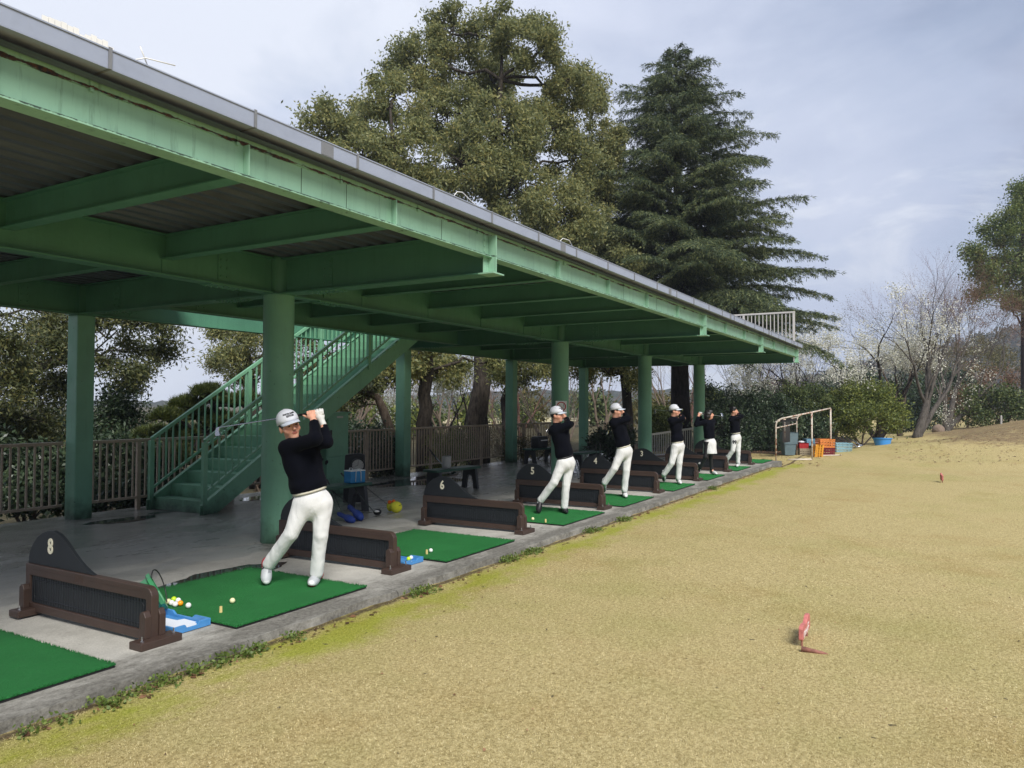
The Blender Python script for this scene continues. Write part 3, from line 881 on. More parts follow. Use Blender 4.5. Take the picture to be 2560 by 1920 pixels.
def make_divider():
    t = thing('bay_divider', 'x', 'divider', (DX[0], 5.3, 0), 'numbered dividers between the driving bays')
    X = DX[0]; y0, y1, zt_, zb = 4.56, 6.10, .375, .022; r = .07
    def outline(a, b, c, d, rr):
        p = [(b, c), (b, d)]
        for i in range(7):
            q = math.pi / 2 * i / 6
            p.append((a + rr - rr * math.sin(q), d - rr + rr * math.cos(q)))
        p += [(a, c)]
        return p
    out = outline(y0, y1, zb, zt_, r); inn = outline(y0 + .062, y1 - .062, zb + .062, zt_ - .085, .006)
    mb = MB(); n_ = len(out); w = .028
    vs = [(X + s * w, p, q) for s in (-1, 1) for p, q in out + inn]
    fs = []
    for i in range(n_):
        j = (i + 1) % n_
        for o in (0, 2 * n_): fs.append((o + i, o + j, o + n_ + j, o + n_ + i))
        fs += [(i, j, 2 * n_ + j, 2 * n_ + i), (n_ + i, n_ + j, 3 * n_ + j, 3 * n_ + i)]
    mb.add(vs, fs)
    fr = mb.build('frame', mt['brown'], t, bevel=.006)
    mb = MB()      # routed grooves and a slotted label block of the top rail
    for a, b in ((y1 - .10, y1 - .66), (y0 + .74, y0 + .66), (y0 + .58, y0 + .10)): mb.bx(X - w - .0022, X - w + .004, b, a, .338, .343)
    for i in range(5): mb.bx(X - w - .0022, X - w + .004, y0 + .79 + i * .022, y0 + .797 + i * .022, .31, .362)
    mb.build('rail_grooves', M_GROOVE, fr)
    mb = MB(); n_ = 44; a, b = y0 + .064, y1 - .064
    prof = []
    for i in range(n_):
        u = a + (b - a) * i / n_; v = (b - a) / n_; prof += [(u, 0.0), (u + v * .6, 0.0), (u + v * .65, .004), (u + v * .95, .004)]
    prof.append((b, 0.0)); k = len(prof)
    vs = [(X + s * .012 - s * d * .9, p, z) for s in (-1, 1) for z in (zb + .064, zt_ - .087) for p, d in prof]
    fs = [(i, i + 1, k + i + 1, k + i) for i in range(k - 1)] + [(2 * k + i, 2 * k + i + 1, 3 * k + i + 1, 3 * k + i) for i in range(k - 1)]
    mb.add(vs, fs); pn = mb.build('panel', mt['panel'], t)
    a, b, c, d = y0 + .10, y1 - .10, zb + .10, zt_ - .115
    mb = MB(); mb.tube([(X - .0135, a + .02, c), (X - .0135, b - .02, c), (X - .0135, b, c + .02), (X - .0135, b, d - .02), (X - .0135, b - .02, d), (X - .0135, a + .02, d), (X - .0135, a, d - .02), (X - .0135, a, c + .02)], .0035, 5, closed=True)
    mb.build('embossed_line', mt['panel'], pn)
    pr = [(6.09, .376), (6.088, .42), (6.07, .474), (6.03, .53), (5.975, .58), (5.905, .618), (5.83, .64), (5.755, .645), (5.685, .628), (5.62, .596), (5.555, .55), (5.49, .503), (5.43, .462), (5.36, .424), (5.30, .398), (5.235, .376)]
    mb = MB(); mb.prism(pr, (X - .014, 0, 0), (0, 1, 0), (0, 0, 1), (.028, 0, 0))
    mb.build('number_board', mt['board'], t, bevel=.003)
    for yc, yp in ((4.545, 4.585), (6.02, 6.06)):
        mb = MB(); mb.bx(X - .15, X + .15, yc - .065, yc + .065, 0, .05)
        f = mb.build('foot', mt['brown'], t, bevel=.006)
        mb = MB()
        for s in (-1, 1): mb.lathe([(.012, .05), (.012, .058), (.005, .0581), (.005, .085)], 8, Matrix.Translation((X + s * .115, yc - .02, 0)))
        mb.build('anchor_bolt', mt['steel'], f)
        for s in (-1, 1):
            mb = MB(); x_ = X + s * .053
            pr = [(-.032, .05), (.032, .05), (.032, .205), (.010, .225), (-.012, .225), (-.032, .19)]
            mb.prism([(p, q) for p, q in pr], (x_ - .023, yp, 0), (0, 1, 0), (0, 0, 1), (.046, 0, 0))
            mb.build('post', mt['brown'], t, bevel=.004)
    return t


M_GROOVE = M('groove_shadow_brown', lin(66, 50, 44), .6)
DIV_LABELS = ['black divider with brown frame and cream number 8, nearest the camera', 'black divider with brown frame behind the legs of the golfer in red and white shoes', 'black divider with brown frame and cream number 6, before the bench with the towel',
              'black divider with brown frame and cream number 5, behind the golfer in black shoes', 'black divider with brown frame and cream number 4', 'black divider with brown frame and cream number 3', 'black divider with brown frame and cream number 2, partly hidden by a golfer', 'black divider with brown frame, furthest from the camera, behind the bareheaded boy']
DIV0 = make_divider()
DIVS = [DIV0] + [copy_tree(DIV0) for k in range(7)]
for k, d in enumerate(DIVS):
    d.location.x = DX[k]; d['label'] = DIV_LABELS[k]
    WL[d.name] = Vector((DX[k], 5.3, 0))
    bd = [c for c in d.children if c.name.startswith('number_board')][0]; WL[bd.name] = Vector((DX[k], 5.3, 0))
    vs, fs = text_mesh('87654321'[k], .158, .005, .0035)
    mb = MB(); mb.add([(DX[k] - .0165 + v.z, 5.79 - v.x * .86, .522 + v.y) for v in vs], fs)
    mb.build('number', mt['cream'], bd)

n = NT('green_artificial_turf')
f = n.noise(260, 3, .7); g = n.noise(3.0, 6, .6)
c = n.mix(n.ramp(g, [(.35, 0.0), (.7, .7)]), n.ramp(f, [(.28, (.008, .065, .016)), (.5, (.021, .185, .044)), (.78, (.045, .30, .07))]), n.ramp(f, [(.28, (.010, .085, .020)), (.5, (.030, .24, .058)), (.78, (.065, .37, .095))]))
n.set(Base_Color=c, Roughness=.8, Specular_IOR_Level=.25); n.bump(f, .012, 1.0)
mt['turf'] = n.m
MAT_X = [1.386, 3.655, 6.233, 8.902, 11.028, 13.479, 15.785, 18.402, 21.2]
MAT_L = ['green turf mat nearest the camera, cut off by the left picture edge', 'green turf mat under the golfer in red and white shoes', 'empty green turf mat before the number 6 divider, with a white ball', 'green turf mat under the golfer in black shoes', 'green turf mat before the number 4 divider', 'green turf mat before the number 3 divider', 'green turf mat under the golfer in black leggings', 'green turf mat under the bareheaded boy', 'empty green turf mat at the far end of the slab']
rnd = random.Random(2)
for k, x in enumerate(MAT_X):
    t = thing('driving_mat', MAT_L[k], 'mat', (x + .69, 5.08, 0), 'turf mats in the driving bays')
    a, b, c_, d_ = x, x + 1.38, 4.36, 5.81
    MB().bx(a + .004, b - .004, c_ + .004, d_ - .004, floor_z(5.6) + .0, .012).build('base', mt['black'], t)
    xs = np.linspace(a, b, 47); ys = np.linspace(c_, d_, 49)
    nn = len(ys); rg = np.random.default_rng(k)
    X, Y = np.meshgrid(xs, ys, indexing='ij'); Z = .026 + rg.normal(0, .0012, X.shape)
    e = np.zeros_like(X); X = X + np.where((X == a) | (X == b), rg.normal(0, .003, X.shape), 0); Y = Y + np.where((Y == c_) | (Y == d_), rg.normal(0, .003, X.shape), 0)
    Z[0, :] = Z[-1, :] = .018; Z[:, 0] = Z[:, -1] = .018
    V = np.stack([X, Y, Z], -1).reshape(-1, 3); i, j = np.meshgrid(np.arange(46), np.arange(48), indexing='ij'); q = (i * nn + j).ravel()
    F = np.stack([q, q + nn, q + nn + 1, q + 1], -1)
    tf = np_mesh('turf', V, F, mt['turf'], t, True)
    # tufts fringing the edges and standing on the pile
    m_ = 2600 if k < 3 else 900
    px = rg.uniform(a, b, m_); py = rg.uniform(c_, d_, m_)
    ed = rg.integers(0, 3, m_); px = np.where(ed == 0, rg.choice([a, b], m_), px); py = np.where(ed == 1, rg.choice([c_, d_], m_), py)
    h = rg.uniform(.008, .016, m_); w = .0035; an = rg.uniform(0, 6.28, m_)
    P = np.stack([px, py, np.full(m_, .016)], -1); D = np.stack([np.cos(an), np.sin(an), np.zeros(m_)], -1) * w
    tip = P + np.stack([rg.normal(0, .006, m_), rg.normal(0, .006, m_), h + .004], -1)
    V = np.stack([P - D, P + D, tip], 1).reshape(-1, 3); np_mesh('pile', V, np.arange(m_ * 3).reshape(-1, 3), mt['turf'], tf)
TEE = [(ground(552, 1531, .026), 1), (ground(1066.8, 1385, .026), 2), (ground(1364, 1306, .026), 3)]
for (p, k), lb in zip(TEE, ('short pale rubber tee on the mat of the golfer in red and white shoes', 'short pale rubber tee on the empty mat beside a white ball', 'short pale rubber tee on the mat of the golfer in black shoes')):
    mb = MB(); mb.lathe([(.0125, 0), (.011, .045), (.008, .0452), (.008, .012)], 12, Matrix.Translation((p.x, p.y, .026)))
    tag(mb.build('rubber_tee', mt['pale_wood'], smooth=40), lb, 'tee', 'rubber tees on the mats')

GB = 'golf balls on the mats'
BALLS = [((421, 1503.5), 'ball_cream', 'cream golf ball touching the bucket rim, leftmost of the pile', .026), ((428.8, 1507), 'ball_white', 'white golf ball in the middle of the pile before the bucket', .026), ((438, 1510.5), 'ball_white', 'white golf ball nearest the camera in the pile by the bucket', .026),
         ((434.7, 1498), 'ball_yellow', 'lime yellow golf ball at the top of the pile by the bucket', .026), ((445.5, 1501), 'ball_white', 'white golf ball behind the orange one in the pile', .026), ((451, 1508), 'ball_orange', 'orange golf ball in the pile by the bucket', .026),
         ((471, 1513.5), 'ball_white', 'white golf ball alone between the pile and the tee', .026), ((581, 1501.5), 'ball_cream', 'cream yellow golf ball in the middle of the near golfer\'s mat', .026),
         ((1077, 1376), 'ball_white', 'white golf ball on the empty mat beside its tee', .026), ((1332, 1297), 'ball_cream', 'cream golf ball on the mat behind the number 6 divider end', .026)]
for (q, m_, lb, z) in BALLS:
    p = ground(q[0], q[1], z + .0214)
    tag(MB().ball(p, .0214, 16).build('golf_ball', mt[m_], smooth=1), lb, 'golf ball', GB)


def make_tray(x0, x1, y0, y1, label):
    t = thing('ball_tray', label, 'tray', ((x0 + x1) / 2, (y0 + y1) / 2, 0), 'blue ball trays beside the mats')
    h = .055; w = .018
    mb = MB(); mb.bx(x0 + w, x1 - w, y0 + w, y1 - w, .004, .012); mb.build('base', mt['blue_tray'], t)
    def wall(a, b, s):
        a, b = Vector(a), Vector(b); d = b - a; L = d.length; u = d / L
        nrm = Vector((-u.y, u.x, 0)) * w * s
        pr = [(0, .004), (L, .004), (L, h), (L * .72, h), (L * .66, h * .55), (L * .34, h * .55), (L * .28, h), (0, h)]
        mb = MB(); mb.prism(pr, a, u, (0, 0, 1), nrm); mb.build('wall', mt['blue_tray'], t, bevel=.003)
    wall((x0, y0, 0), (x0, y1, 0), -1); wall((x1, y0, 0), (x1, y1, 0), 1)
    wall((x0 + w + .001, y0, 0), (x1 - w - .001, y0, 0), 1); wall((x0 + w + .001, y1, 0), (x1 - w - .001, y1, 0), -1)
    return t


make_tray(3.33, 3.63, 4.60, 5.17, 'blue plastic ball tray holding a white paper by the number 8 divider')
mb = MB(); mb.prism([(0, 0), (.20, -.01), (.215, .05), (.235, .06), (.24, .20), (.19, .215), (.185, .37), (.02, .36), (.03, .2), (-.004, .19)], (3.365, 4.66, .0125), (1, 0, 0), (0, 1, 0), (0, 0, .003))
tag(mb.build('paper_sheet', mt['paper']), 'white torn sheet of paper lying in the near blue tray', 'paper')
make_tray(5.86, 6.17, 4.60, 5.15, 'blue plastic ball tray with balls in it behind the divider end in the second bay')
for q, m_, lb in (((1021.5, 1397), 'ball_yellow', 'lime yellow golf ball in the further blue tray'), ((1027.5, 1394), 'ball_white', 'white golf ball in the further blue tray')):
    p = ground(q[0], q[1], .034); tag(MB().ball(p, .0214, 14).build('golf_ball', mt[m_], smooth=1), lb, 'golf ball', GB)


def make_bucket(c, axis, r, h, label, name='ball_bucket'):
    """c: centre of the mouth; axis points out of the mouth."""
    a = Vector(axis).normalized(); b = c - a * h
    t = thing(name, label, 'bucket', b, 'green ball buckets')
    q = Vector((0, 0, 1)).rotation_difference(a).to_matrix().to_4x4(); T = Matrix.Translation(b) @ q
    MB().lathe([(r * .70, 0), (r * .96, h), (r * .93, h), (r * .66, .01)], 8, T).build('body', mt['bucket'], t, smooth=25)
    MB().lathe([(r * .955, h - .03), (r * 1.08, h - .02), (r * 1.10, h + .006), (r * .95, h + .006), (r * .945, h - .03)], 8, T, cap=False).build('rim', mt['bucket'], t, smooth=25)
    pts = [T @ Vector((r * 1.12 * math.cos(v), r * 1.12 * math.sin(v), h + .012 + .05 * abs(math.sin(v)))) for v in np.linspace(0, math.pi, 12)]
    MB().tube(pts, .005, 6).build('handle', mt['black'], t, smooth=1)


make_bucket(at(394, 1477, 5.62), (.75, -.45, .45), .135, .24, 'green plastic ball bucket tipped over, spilling balls behind the number 8 divider')
p = ground(1581, 1162, -.04); make_bucket(Vector((p.x, p.y, .16)), (0, 0, 1), .13, .2, 'small green bucket standing behind the golfer by the number 4 divider')

# ------------------------------------------------------------------ benches, clubs, bags, cabinet
def make_bench(c, ang, L, label):
    z0 = floor_z(c[1]); t = thing('bench', label, 'bench', (c[0], c[1], z0), 'green benches on black legs')
    T = Matrix.Translation((c[0], c[1], z0)) @ Matrix.Rotation(ang, 4, 'Z')
    mb = MB(); mb.bx(-L / 2, L / 2, -.17, .17, .385, .43, T); mb.build('seat', mt['green_dark'], t, bevel=.008)
    for s in (-1, 1):
        x = s * (L / 2 - .13)
        pr = [(-.20, 0), (-.10, 0), (-.085, .14), (-.055, .24), (0, .275), (.055, .24), (.085, .14), (.10, 0), (.20, 0), (.15, .384), (-.15, .384)]
        mb = MB(); v = lambda p: T @ Vector(p)
        o = v((x - .035, 0, 0)); mb.prism(pr, o, T.to_3x3() @ Vector((0, 1, 0)), (0, 0, 1), T.to_3x3() @ Vector((.07, 0, 0)))
        mb.build('leg', mt['black_plastic'], t, bevel=.006)
    return t, T


B7, T7 = make_bench((8.36, 7.86), R(-2), 1.22, 'green bench on black legs holding the blue cooler bag')
B6, T6 = make_bench((11.8, 8.12), R(-6), 1.30, 'green bench on black legs with the grey towel, behind the number 6 divider')
make_bench((18.9, 10.0), R(-5), 1.3, 'green bench on black legs with the black bag, by the rear fence')
make_bench((17.6, 8.0), R(-5), 1.2, 'green bench on black legs hidden behind the golfer by the number 4 divider')


def club(label, grip, head, kind, hd=(1, 0, 0), shaft='steel', group='golf clubs leaning on the benches'):
    """grip: butt end; head: where the shaft meets the clubhead; hd: direction the toe points."""
    g, h = Vector(grip), Vector(head); d = (h - g).normalized(); L = (h - g).length
    t = thing('golf_club', label, 'golf club', h, group)
    MB().tube([g, g + d * .26], [.0135, .0105], 8).build('grip', mt['black'], t, smooth=30)
    MB().tube([g + d * .26, h], [.0075, .0048], 7).build('shaft', mt[shaft], t, smooth=30)
    x = Vector(hd).normalized(); x = (x - d * x.dot(d) * .35).normalized(); z = x.cross(d).normalized()
    if kind == 'wood':
        q = Matrix((x, z, x.cross(z))).transposed().to_4x4()
        mb = MB(); mb.ball(h + x * .045, .058, 12, 1.05, .95, .5, q); mb.build('head', mt['black_plastic'], t, smooth=1)
        MB().ball(h + x * .040 + Vector((0, 0, .016)), .052, 12, 1.0, .85, .42).build('crown', mt['white'], t, smooth=1)
    elif kind == 'iron':
        pr = [(-.006, .02), (.004, .022), (.03, .018), (.058, .034), (.075, .05), (.083, .03), (.078, -.004), (.06, -.018), (.02, -.020), (-.004, -.014)]
        mb = MB(); mb.prism(pr, h - z * .006, x, -d, z * .013); mb.build('head', mt['steel'], t, bevel=.002)
    elif kind == 'putter':
        mb = MB(); mb.beam(h - x * .03, h + x * .08, .03, .022); mb.build('head', mt['black_plastic'], t, bevel=.003)
    return t


def on_bench(T, x, y, z=.43): return T @ Vector((x, y, z))


club('white topped driver with a black face leaning on the bench with the cooler bag', at(853, 1183, 11.75), ground(936, 1281, .02) , 'wood', (.6, -.8, 0))
club('dark shafted club wearing the yellow plush headcover, leaning on the cooler bag bench', at(872, 1183, 11.85), at(972, 1264, 11.4), 'none', shaft='black_plastic')
club('club in a blue headcover leaning on the cooler bag bench, nearer the golfer', at(818, 1200, 11.3), at(858, 1288, 10.5), 'none')
club('club in a blue headcover with a white stripe leaning on the cooler bag bench', at(826, 1225, 11.3), at(878, 1264, 10.75), 'none')


def headcover(label, a, b, r):
    a, b = Vector(a), Vector(b); d = b - a
    t = thing('headcover', label, 'headcover', b, 'blue headcovers on clubs')
    MB().tube([a, a + d * .1, a + d * .45, a + d * .62, a + d * .85, b], [r * .5, r * .62, r * .62, r, r * 1.02, r * .6], 12).build('sock', mt['blue_cover'], t, smooth=1)
    n_ = (CAM_POS - b).normalized(); s = d.normalized().cross(n_)
    m = a + d * .45 + n_ * r * .64
    MB().prism([(-.008, -.05), (.008, -.05), (.008, .05), (-.008, .05)], m, s, d.normalized(), n_ * .004).build('stripe', mt['white'], t)


headcover('blue cloth headcover on a club, lying lower left', at(846, 1284, 10.55), at(884, 1302, 10.2), .052)
headcover('blue cloth headcover with a white stripe, upper right of its pair', at(873, 1266, 10.7), at(904, 1296, 10.35), .058)
t = thing('plush_headcover', 'round yellow plush headcover with orange tufts on the floor beside the bench', 'headcover', ground(987, 1281, 0))
c0 = at(990.5, 1267.5, 11.2)
MB().ball(c0, .09, 18, 1, 1, .95).build('body', mt['plush_yellow'], t, smooth=1)
MB().ball(at(975, 1266, 11.3), .06, 12, .6, 1, 1.2).build('sleeve', mt['plush_yellow'], t, smooth=1)
for q in ((974, 1255.5), (984, 1253.5)): MB().ball(at(*q, 11.28), .03, 10).build('tuft', mt['plush_orange'], t, smooth=1)
MB().tube([at(997, 1264, 11.125), at(1001, 1263, 11.12), at(1004.5, 1261.5, 11.14)], .0035, 5).build('stitch', mt['black'], t)

# blue cooler bag
b0 = on_bench(T7, .40, .0)
t = thing('cooler_bag', 'blue cooler bag with white handles standing on the bench', 'bag', b0)
Tb = Matrix.Translation(b0) @ Matrix.Rotation(R(-12), 4, 'Z')
MB().bx(-.135, .135, -.09, .09, .001, .185, Tb).build('body', mt['cooler'], t, bevel=.012, seg=3)
MB().bx(-.137, .137, -.092, .092, .178, .192, Tb).build('lid_edge', mt['white'], t, bevel=.003)
for s in (-1, 1):
    pts = [Tb @ Vector(q) for q in ((-.05, s * .093, .02), (-.045, s * .094, .16), (-.02, s * .10, .215), (.02, s * .10, .215), (.045, s * .094, .16), (.05, s * .093, .02))]
    MB().tube(pts, .011, 6, sq=.5).build('handle', mt['white'], t, smooth=1)
# black frame with a round clock behind the bench
k0 = at(886, 1260, 12.3)
k0.z = floor_z(k0.y)
t = thing('standing_clock', 'round white clock face in a black upright frame behind the cooler bag', 'clock', k0)
fwd = Vector((-.78, -.62, 0)).normalized(); sd_ = Vector((fwd.y, -fwd.x, 0)) * -1
def kp(u, v, w=0.0): return k0 + sd_ * u + Vector((0, 0, v)) + fwd * w
mb = MB(); mb.prism([(-.19, .02), (.17, .02), (.16, .80), (.06, .83), (-.16, .80)], kp(0, 0), sd_, (0, 0, 1), fwd * -.14); mb.build('frame', mt['black'], t, bevel=.02, seg=3)
ck = at(895, 1163, 12.12)
q = Vector((0, 0, 1)).rotation_difference(fwd).to_matrix().to_4x4(); Tq = Matrix.Translation(ck) @ q
MB().lathe([(.092, -.04), (.112, -.04), (.116, .0), (.108, .014), (.092, .012)], 32, Tq, cap=False).build('rim', mt['black'], t, smooth=40)
fc = MB().lathe([(.001, .006), (.094, .006), (.094, -.02), (.001, -.02)], 32, Tq).build('face', mt['towel'], t)
mb = MB()
for i in range(12):
    a_ = i * math.pi / 6; mb.prism([(-.003, .074), (.003, .074), (.003, .086), (-.003, .086)], Tq @ Vector((0, 0, .0065)), Tq.to_3x3() @ Vector((math.cos(a_), math.sin(a_), 0)), Tq.to_3x3() @ Vector((-math.sin(a_), math.cos(a_), 0)), Tq.to_3x3() @ Vector((0, 0, .002)))
mb.build('hour_marks', mt['black'], fc)
for a_, l_ in ((2.6, .05), (.6, .07)): MB().tube([Tq @ Vector((0, 0, .009)), Tq @ Vector((l_ * math.cos(a_), l_ * math.sin(a_), .009))], .003, 5).build('hand', mt['black'], fc)
MB().tube([kp(.0, .82), kp(-.01, .87), kp(.04, .88), kp(.05, .82)], .008, 6).build('carry_loop', mt['black'], t, smooth=1)

# things on the second bench
t6 = on_bench(T6, -.16, .02)
t = thing('towel_bag', 'crumpled grey white towel bag standing on the bench behind the number 6 divider', 'bag', t6)
mb = MB(); mb.lathe([(.105, 0), (.118, .05), (.108, .14), (.118, .21), (.095, .235), (.06, .20)], 10, Matrix.Translation(t6) @ Matrix.Rotation(.3, 4, 'Z'), 1, .72)
mb.build('cloth', mt['towel'], t, smooth=1)
for i, (a_, b_, lb) in enumerate((((1074, 1124), (1126, 1186), 'steel shafted club lying over the towel bench, lowest of the bundle'), ((1079, 1133), (1128, 1183), 'black gripped club in the bundle leaning on the towel bench'), ((1090, 1146), (1131, 1184), 'short club in the bundle leaning on the towel bench, beside the towel'))):
    club(lb, at(*a_, 14.5 + .05 * i), at(*b_, 14.0 + .03 * i), 'iron', (.4, -.9, 0))
# black holdall on the far bench, clubs by the columns
bg = Vector((18.75, 9.95, floor_z(10) + .431))
t = thing('holdall', 'black holdall with a white stripe on the far bench by the fence', 'bag', bg)
MB().bx(bg.x - .27, bg.x + .27, bg.y - .15, bg.y + .15, bg.z, bg.z + .33).build('body', mt['black'], t, bevel=.06, seg=4)
MB().bx(bg.x - .2, bg.x + .2, bg.y - .156, bg.y - .1502, bg.z + .21, bg.z + .235).build('stripe', mt['white'], t)
MB().tube([(bg.x - .1, bg.y, bg.z + .32), (bg.x - .06, bg.y, bg.z + .42), (bg.x + .06, bg.y, bg.z + .42), (bg.x + .1, bg.y, bg.z + .32)], .012, 6).build('handle', mt['black'], t, smooth=1)
club('black shafted putter standing behind the golfer in black shoes', at(1436, 1136, 16.2), at(1455, 1198, 15.9), 'putter', (-.5, -.8, 0), 'black_plastic')
club('thin steel club standing behind the golfer in black shoes', at(1430, 1142, 16.3), at(1447, 1197, 16.0), 'putter', (-.5, -.8, 0))
club('left of two thin clubs standing upright behind the number 4 divider', at(1489, 1110, 16.2), at(1492, 1150, 16.2), 'iron', (.5, -.8, 0), 'black_plastic')
club('right of two thin clubs standing upright behind the number 4 divider', at(1500, 1106, 16.3), at(1501, 1150, 16.3), 'iron', (.5, -.8, 0), 'black_plastic')
# electric cabinet
cz = floor_z(9.7)
t = thing('electric_cabinet', 'green metal electric cabinet on a rust-holed pedestal beside the stairs', 'cabinet', (10.3, 9.78, cz))
MB().bx(10.04, 10.60, 9.66, 9.93, cz + .68, 1.42).build('body', mt['green_col'], t, bevel=.006)
MB().bx(10.00, 10.64, 9.62, 9.97, 1.4205, 1.445).build('roof', mt['green_col'], t, bevel=.004)
dr = MB().bx(10.06, 10.58, 9.648, 9.6595, cz + .70, 1.40).build('door', mt['green_col'], t, bevel=.003)
MB().bx(10.115, 10.145, 9.632, 9.6475, 1.0, 1.12).build('handle', mt['black'], dr)
MB().bx(10.28, 10.44, 9.643, 9.6477, 1.335, 1.37).build('plate', mt['towel'], dr)
MB().bx(10.05, 10.59, 9.665, 9.925, cz, cz + .679).build('pedestal', mt['green_col'], t)
mb = MB(); rnd = random.Random(4)
for (u, v, s) in ((9.70, .60, .05), (9.84, .63, .06), (9.9, .50, .04), (9.88, .38, .05), (9.91, .24, .05), (9.8, .655, .03)):
    pl_ = [(s * rnd.uniform(.5, 1.1) * math.cos(i * .7), s * rnd.uniform(.5, 1.1) * math.sin(i * .7)) for i in range(9)]
    mb.prism(pl_, (10.0495, u - .03, cz + v), (0, 1, 0), (0, 0, 1), (-.002, 0, 0))
mb.build('rust_holes', mt['black'], t)
# no-smoking sign on the second round column
sx_, sy_ = CX[2], FY
n_ = Vector((-.80, -.60, 0)); s_ = Vector((.60, -.80, 0)); o_ = Vector((sx_, sy_, 1.48)) + n_ * .186
t = thing('no_smoking_sign', 'white no smoking sign with a red ring on the second round column', 'sign', o_)
mb = MB(); mb.prism([(-.125, -.21), (.105, -.21), (.105, .19), (-.125, .19)], o_, s_, (0, 0, 1), n_ * .004); mb.build('plate', mt['white'], t)
q = Vector((0, 0, 1)).rotation_difference(n_).to_matrix().to_4x4(); oc = o_ + n_ * .0055 + Vector((0, 0, .075)) - s_ * .01
mb = MB(); mb.tube([oc + s_ * (.088 * math.cos(v)) + Vector((0, 0, .088 * math.sin(v))) for v in np.linspace(0, 2 * math.pi, 37)[:-1]], .010, 6, closed=True)
mb.beam(oc + s_ * -.06 + Vector((0, 0, .06)), oc + s_ * .06 + Vector((0, 0, -.06)), .004, .016, n_); mb.build('red_ring', mt['red_sign'], t)
mb = MB(); mb.beam(oc + s_ * -.06 + Vector((0, 0, -.015)), oc + s_ * .035 + Vector((0, 0, -.015)), .003, .016, n_)
mb.tube([oc + s_ * .05 + Vector((0, 0, -.01)), oc + s_ * .06 + Vector((0, 0, .015)), oc + s_ * .04 + Vector((0, 0, .03)), oc + s_ * .055 + Vector((0, 0, .05))], .005, 5); mb.build('cigarette', mt['black'], t)


# ------------------------------------------------------------------ lawn markers, cage, crates
def tee_marker(p, L, h, label, ang):
    t = thing('tee_marker', label, 'marker', p, 'red wooden tee markers on the lawn')
    u = Vector((math.cos(ang), math.sin(ang), 0)); w = Vector((-u.y, u.x, 0)); o = p + Vector((0, 0, .045)) + w * -.014
    pr = [(0, .06), (.03, 0), (.30, .02), (.46, .08), (.60, .02), (.97, .04), (1.0, .14), (.98, .80), (.92, .98), (.74, 1.0), (.62, .84), (.50, .70), (.38, .78), (.22, .84), (.05, .82), (0, .70)]
    pb = MB().prism([(a * L, b * h) for a, b in pr], o, u, (0, 0, 1), w * .028).build('plate', mt['red_paint'], t, bevel=.003)
    mb = MB()
    for a, b, c_, d_ in ((.12, .12, .16, .45), (.16, .40, .30, .45), (.26, .12, .30, .40), (.36, .12, .40, .46), (.40, .26, .52, .31), (.52, .10, .56, .44), (.64, .16, .68, .6), (.68, .52, .80, .58), (.68, .3, .78, .36)):
        mb.prism([(a * L, b * h), (c_ * L, b * h), (c_ * L, d_ * h), (a * L, d_ * h)], o - w * .0025, u, (0, 0, 1), w * .002)
    mb.build('lettering', mt['white'], pb)
    for f in (.12, .80): MB().lathe([(.002, -.09), (.008, -.05), (.008, .062)], 8, Matrix.Translation(p + u * (f * L))).build('spike', mt['red_worn'], t)
    return t


p = ground(2002, 1618, -.06); p.z = th(p.x, p.y)
tee_marker(p, .36, .112, 'faded red wooden tee marker on the lawn nearest the camera', R(1))
q = ground(2003, 1622, -.045); MB_ = MB().tube([q, q + Vector((.02, -.13, -.012)), q + Vector((.035, -.17, -.02))], [.02, .012, .003], 8)
tag(MB_.build('wooden_peg', mt['red_worn'], smooth=1), 'brown wooden peg lying at the foot of the near red marker', 'peg')
p = ground(2357, 1207, -.06); p.z = th(p.x, p.y)
tee_marker(p, .30, .15, 'small red tee marker far out on the lawn', R(8))

A_, B_ = ground(1940, 1142), ground(2030, 1143); D0_ = at(1992, 1100, 24.7); W_ = Vector((D0_.x - A_.x, D0_.y - A_.y, 0))
t = thing('pipe_cage', 'rusty white pipe cage at the end of the slab, standing round the bins and crates', 'cage', (25, 4.5, 0))
gz = lambda v: th(v.x, v.y)
def P3(v, z): return Vector((v.x, v.y, gz(v) + z))
u_ = (B_ - A_).normalized()
C_, D_ = B_ + W_, A_ + W_
MB().tube([P3(A_, 0), P3(A_, 1.10), P3(A_ + u_ * .02, 1.19), P3(A_ + u_ * .08, 1.26), P3(A_ + u_ * .18, 1.30), P3(B_, 1.47), P3(C_, 1.53)], .025, 8).build('front_hoop', mt['rusty'], t, smooth=1)
MB().tube([P3(D_, 0), P3(D_, 1.15), P3(D_ + u_ * .05, 1.27), P3(D_ + u_ * .15, 1.33)], .022, 8).build('rear_hoop', mt['rusty'], t, smooth=1)
for v, z in ((B_, 1.46), (C_, 1.52)): MB().tube([P3(v, 0), P3(v, z)], .026, 8).build('post', mt['rusty'], t, smooth=1)
for z in (1.02, 1.22): MB().tube([P3(A_, z), P3(D_, z + .02)], .02, 8).build('side_rail', mt['rusty'], t, smooth=1)
MB().tube([P3(A_ + u_ * .35, 0.02), P3(B_, .02)], .028, 8).build('floor_pipe', mt['hose'], t, smooth=1)
MB().tube([P3(A_ + W_ * .4, .62), P3(A_ + W_ * .4, 1.24)], .018, 8).build('side_post', mt['rusty'], t, smooth=1)
mb = MB(); mb.prism([(.55, .55), (1.2, .55), (1.2, 1.2), (.55, 1.2)], P3(A_, 0) + u_ * .01, W_.normalized(), (0, 0, 1), u_ * .006); mb.build('dark_netting', mt['black_plastic'], t)
mb = MB(); mb.prism([(.1, 0), (.62, .05), (.58, .14), (.5, .09), (.36, .16), (.24, .07), (.1, .09)], P3(A_, 1.20) + W_ * .05, u_, (0, 0, 1), W_ * .01); mb.build('torn_sheet', mt['black_plastic'], t)


